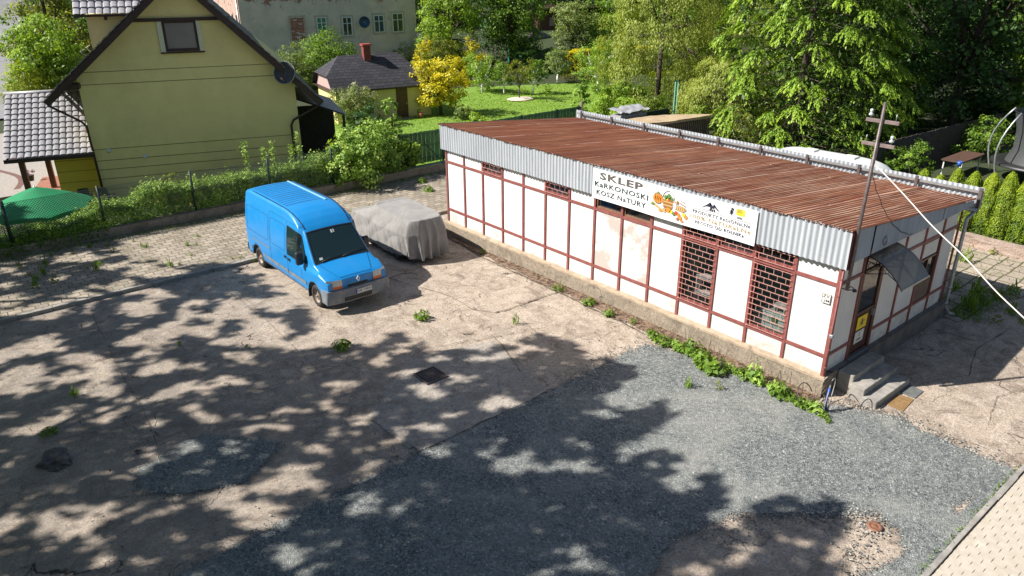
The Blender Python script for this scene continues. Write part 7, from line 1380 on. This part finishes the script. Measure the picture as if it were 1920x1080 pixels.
for k, (x, y) in enumerate(sorted([(-6.9, 17.0), (-7.2, 17.1), (-6.6, 16.6), (-4.9, 9.3), (-4.7, 9.2), (-7.3, 9.2), (-7.4, 9.0), (-3.0, 7.3), (-.6, 8.3), (-.55, 8.1), (-.6, 6.9), (-.7, 6.0), (-.6, 5.2), (-2.1, 2.1), (-1.6, 1.6), (-10.5, 12), (-9.2, 10.7), (-13.2, 11), (-14, 9.7), (-.3, 12.2), (-1.2, 17.2), (-.5, 17.0), (3.0, 21.0), (1.0, 20.4), (2.4, 19.6)])):
    weed('weed_tuft', (GR + BR)[rng.integers(5)], x + rng.normal(0, .05), y, .02, rng.uniform(.4, .8), rng.uniform(0, 6), 'small weed tuft in a yard crack, %s counting towards the shop side' % ordn(k + 1), 'weed tufts in the yard cracks')
for k, (x, y) in enumerate(sorted([(7.2, -1.2), (7.6, -1.7), (8.0, -1.3), (7.9, -2.2), (6.6, -2.8), (5.8, -2.9), (8.6, -1.6), (13.0, 1.6), (12.8, .9), (12.3, 2.2), (11.4, 1.2), (7.0, -.2), (7.3, -.5), (7.7, -.3), (8.1, -.6), (8.4, -.2), (7.6, .3), (8.8, -.7), (9.2, -.4), (9.6, -.8), (8.6, .4)])):
    weed('weed_tuft', GR[rng.integers(3)], x, y, .03, rng.uniform(.8, 1.7), rng.uniform(0, 6), 'weed tuft on the slabs right of the shop, %s counting away from its door' % ordn(k + 1), 'weed tufts beside the shop end')
for k in range(14):
    y = 4.2 - 4.8 * k / 13 + rng.normal(0, .1); x = -.5 - .2 * rng.random(); g = MB()
    for q in range(5): e_ = (x + rng.normal(0, .14), y + rng.normal(0, .14), rng.uniform(.3, .62)); g.tube([(x, y, .02), ((x + e_[0]) / 2 + .02, (y + e_[1]) / 2, e_[2] * .6), e_], .005, 4)
    tag(g.build('dry_stalks', M['litter']), 'thin brown dry stalks, %s from the left, at the foot of the shop plinth' % ordn(k + 1), 'stalks', 'dry stalks along the plinth')
n = 6000; x = rng.uniform(-45, 14, n)   # moss and grass along seams: uncountable
xs_ = np.concatenate([rng.uniform(6.6, 9.5, 1500), rng.uniform(-13.5, 5, 1600), rng.uniform(-4, .5, 110), rng.uniform(9, 14, 500)]); ys_ = np.concatenate([rng.normal(-.45, .28, 1500), 21.95 - abs(rng.normal(0, .22, 1600)), rng.normal(-3.98, .03, 110), rng.normal(.8, 1.2, 500)])
n = len(xs_); P = np.stack([xs_, ys_, np.where(ys_ > 16.8, .14, .06) + .03 * rng.random(n)], 1); N = rng.normal(size=(n, 3)); o = leafobj('seam_grass', P, N, .09 * rng.uniform(.6, 1.5, n), rng.normal(.5, .2, n), M['l_mid'], None, .2, hang=(0, 0, 1)); tag(o, 'short grass growing along walls and paving edges', 'grass', kind='stuff')
xs_ = rng.uniform(3, 34, 26000); ys_ = rng.uniform(24.5, 46, 26000); k_ = np.array([inside(a, b_, [(3, 24.5), (14, 23.5), (24, 24.5), (31, 30), (34, 36), (34, 43), (28, 46), (18, 45), (9, 41.5), (7.2, 38.5), (4, 31)]) for a, b_ in zip(xs_, ys_)]); xs_ = xs_[k_]; ys_ = ys_[k_]; n = len(xs_)
zz = np.array([terrain_z(a if not (a < 14) else 13.9, b_) for a, b_ in zip(xs_, ys_)]) + .11; N = rng.normal(size=(n, 3)); N[:, 2] += 1.2; o = leafobj('lawn_blades', np.stack([xs_, ys_, zz], 1), N, .14 * rng.uniform(.6, 1.4, n), rng.normal(.55, .2, n), M['l_light'], None, .4); tag(o, 'short bright grass blades of the mown lawn', 'grass', kind='stuff')
# fallen leaves and grit near the plinth and on the left: uncountable litter
n = 2600; xs_ = np.concatenate([-.15 - abs(rng.normal(0, .25, 1300)), rng.uniform(-14, -1, 1300)]); ys_ = np.concatenate([rng.uniform(0, 14, 1300), rng.uniform(4.5, 21, 1300)]); N = rng.normal(size=(n, 3)) * .4; N[:, 2] += 1
M['litterleaf'] = leafmat('dry_leaf', (.05, .03, .015), (.16, .09, .04), (.30, .20, .10), .05); o = leafobj('leaf_litter', np.stack([xs_, ys_, np.where(ys_ > 16.7, .125, .045) + .0 * xs_], 1), N, .045 * rng.uniform(.5, 1.5, n), rng.normal(.5, .25, n), M['litterleaf']); tag(o, 'dry leaf litter scattered over the concrete yard', 'litter', kind='stuff')
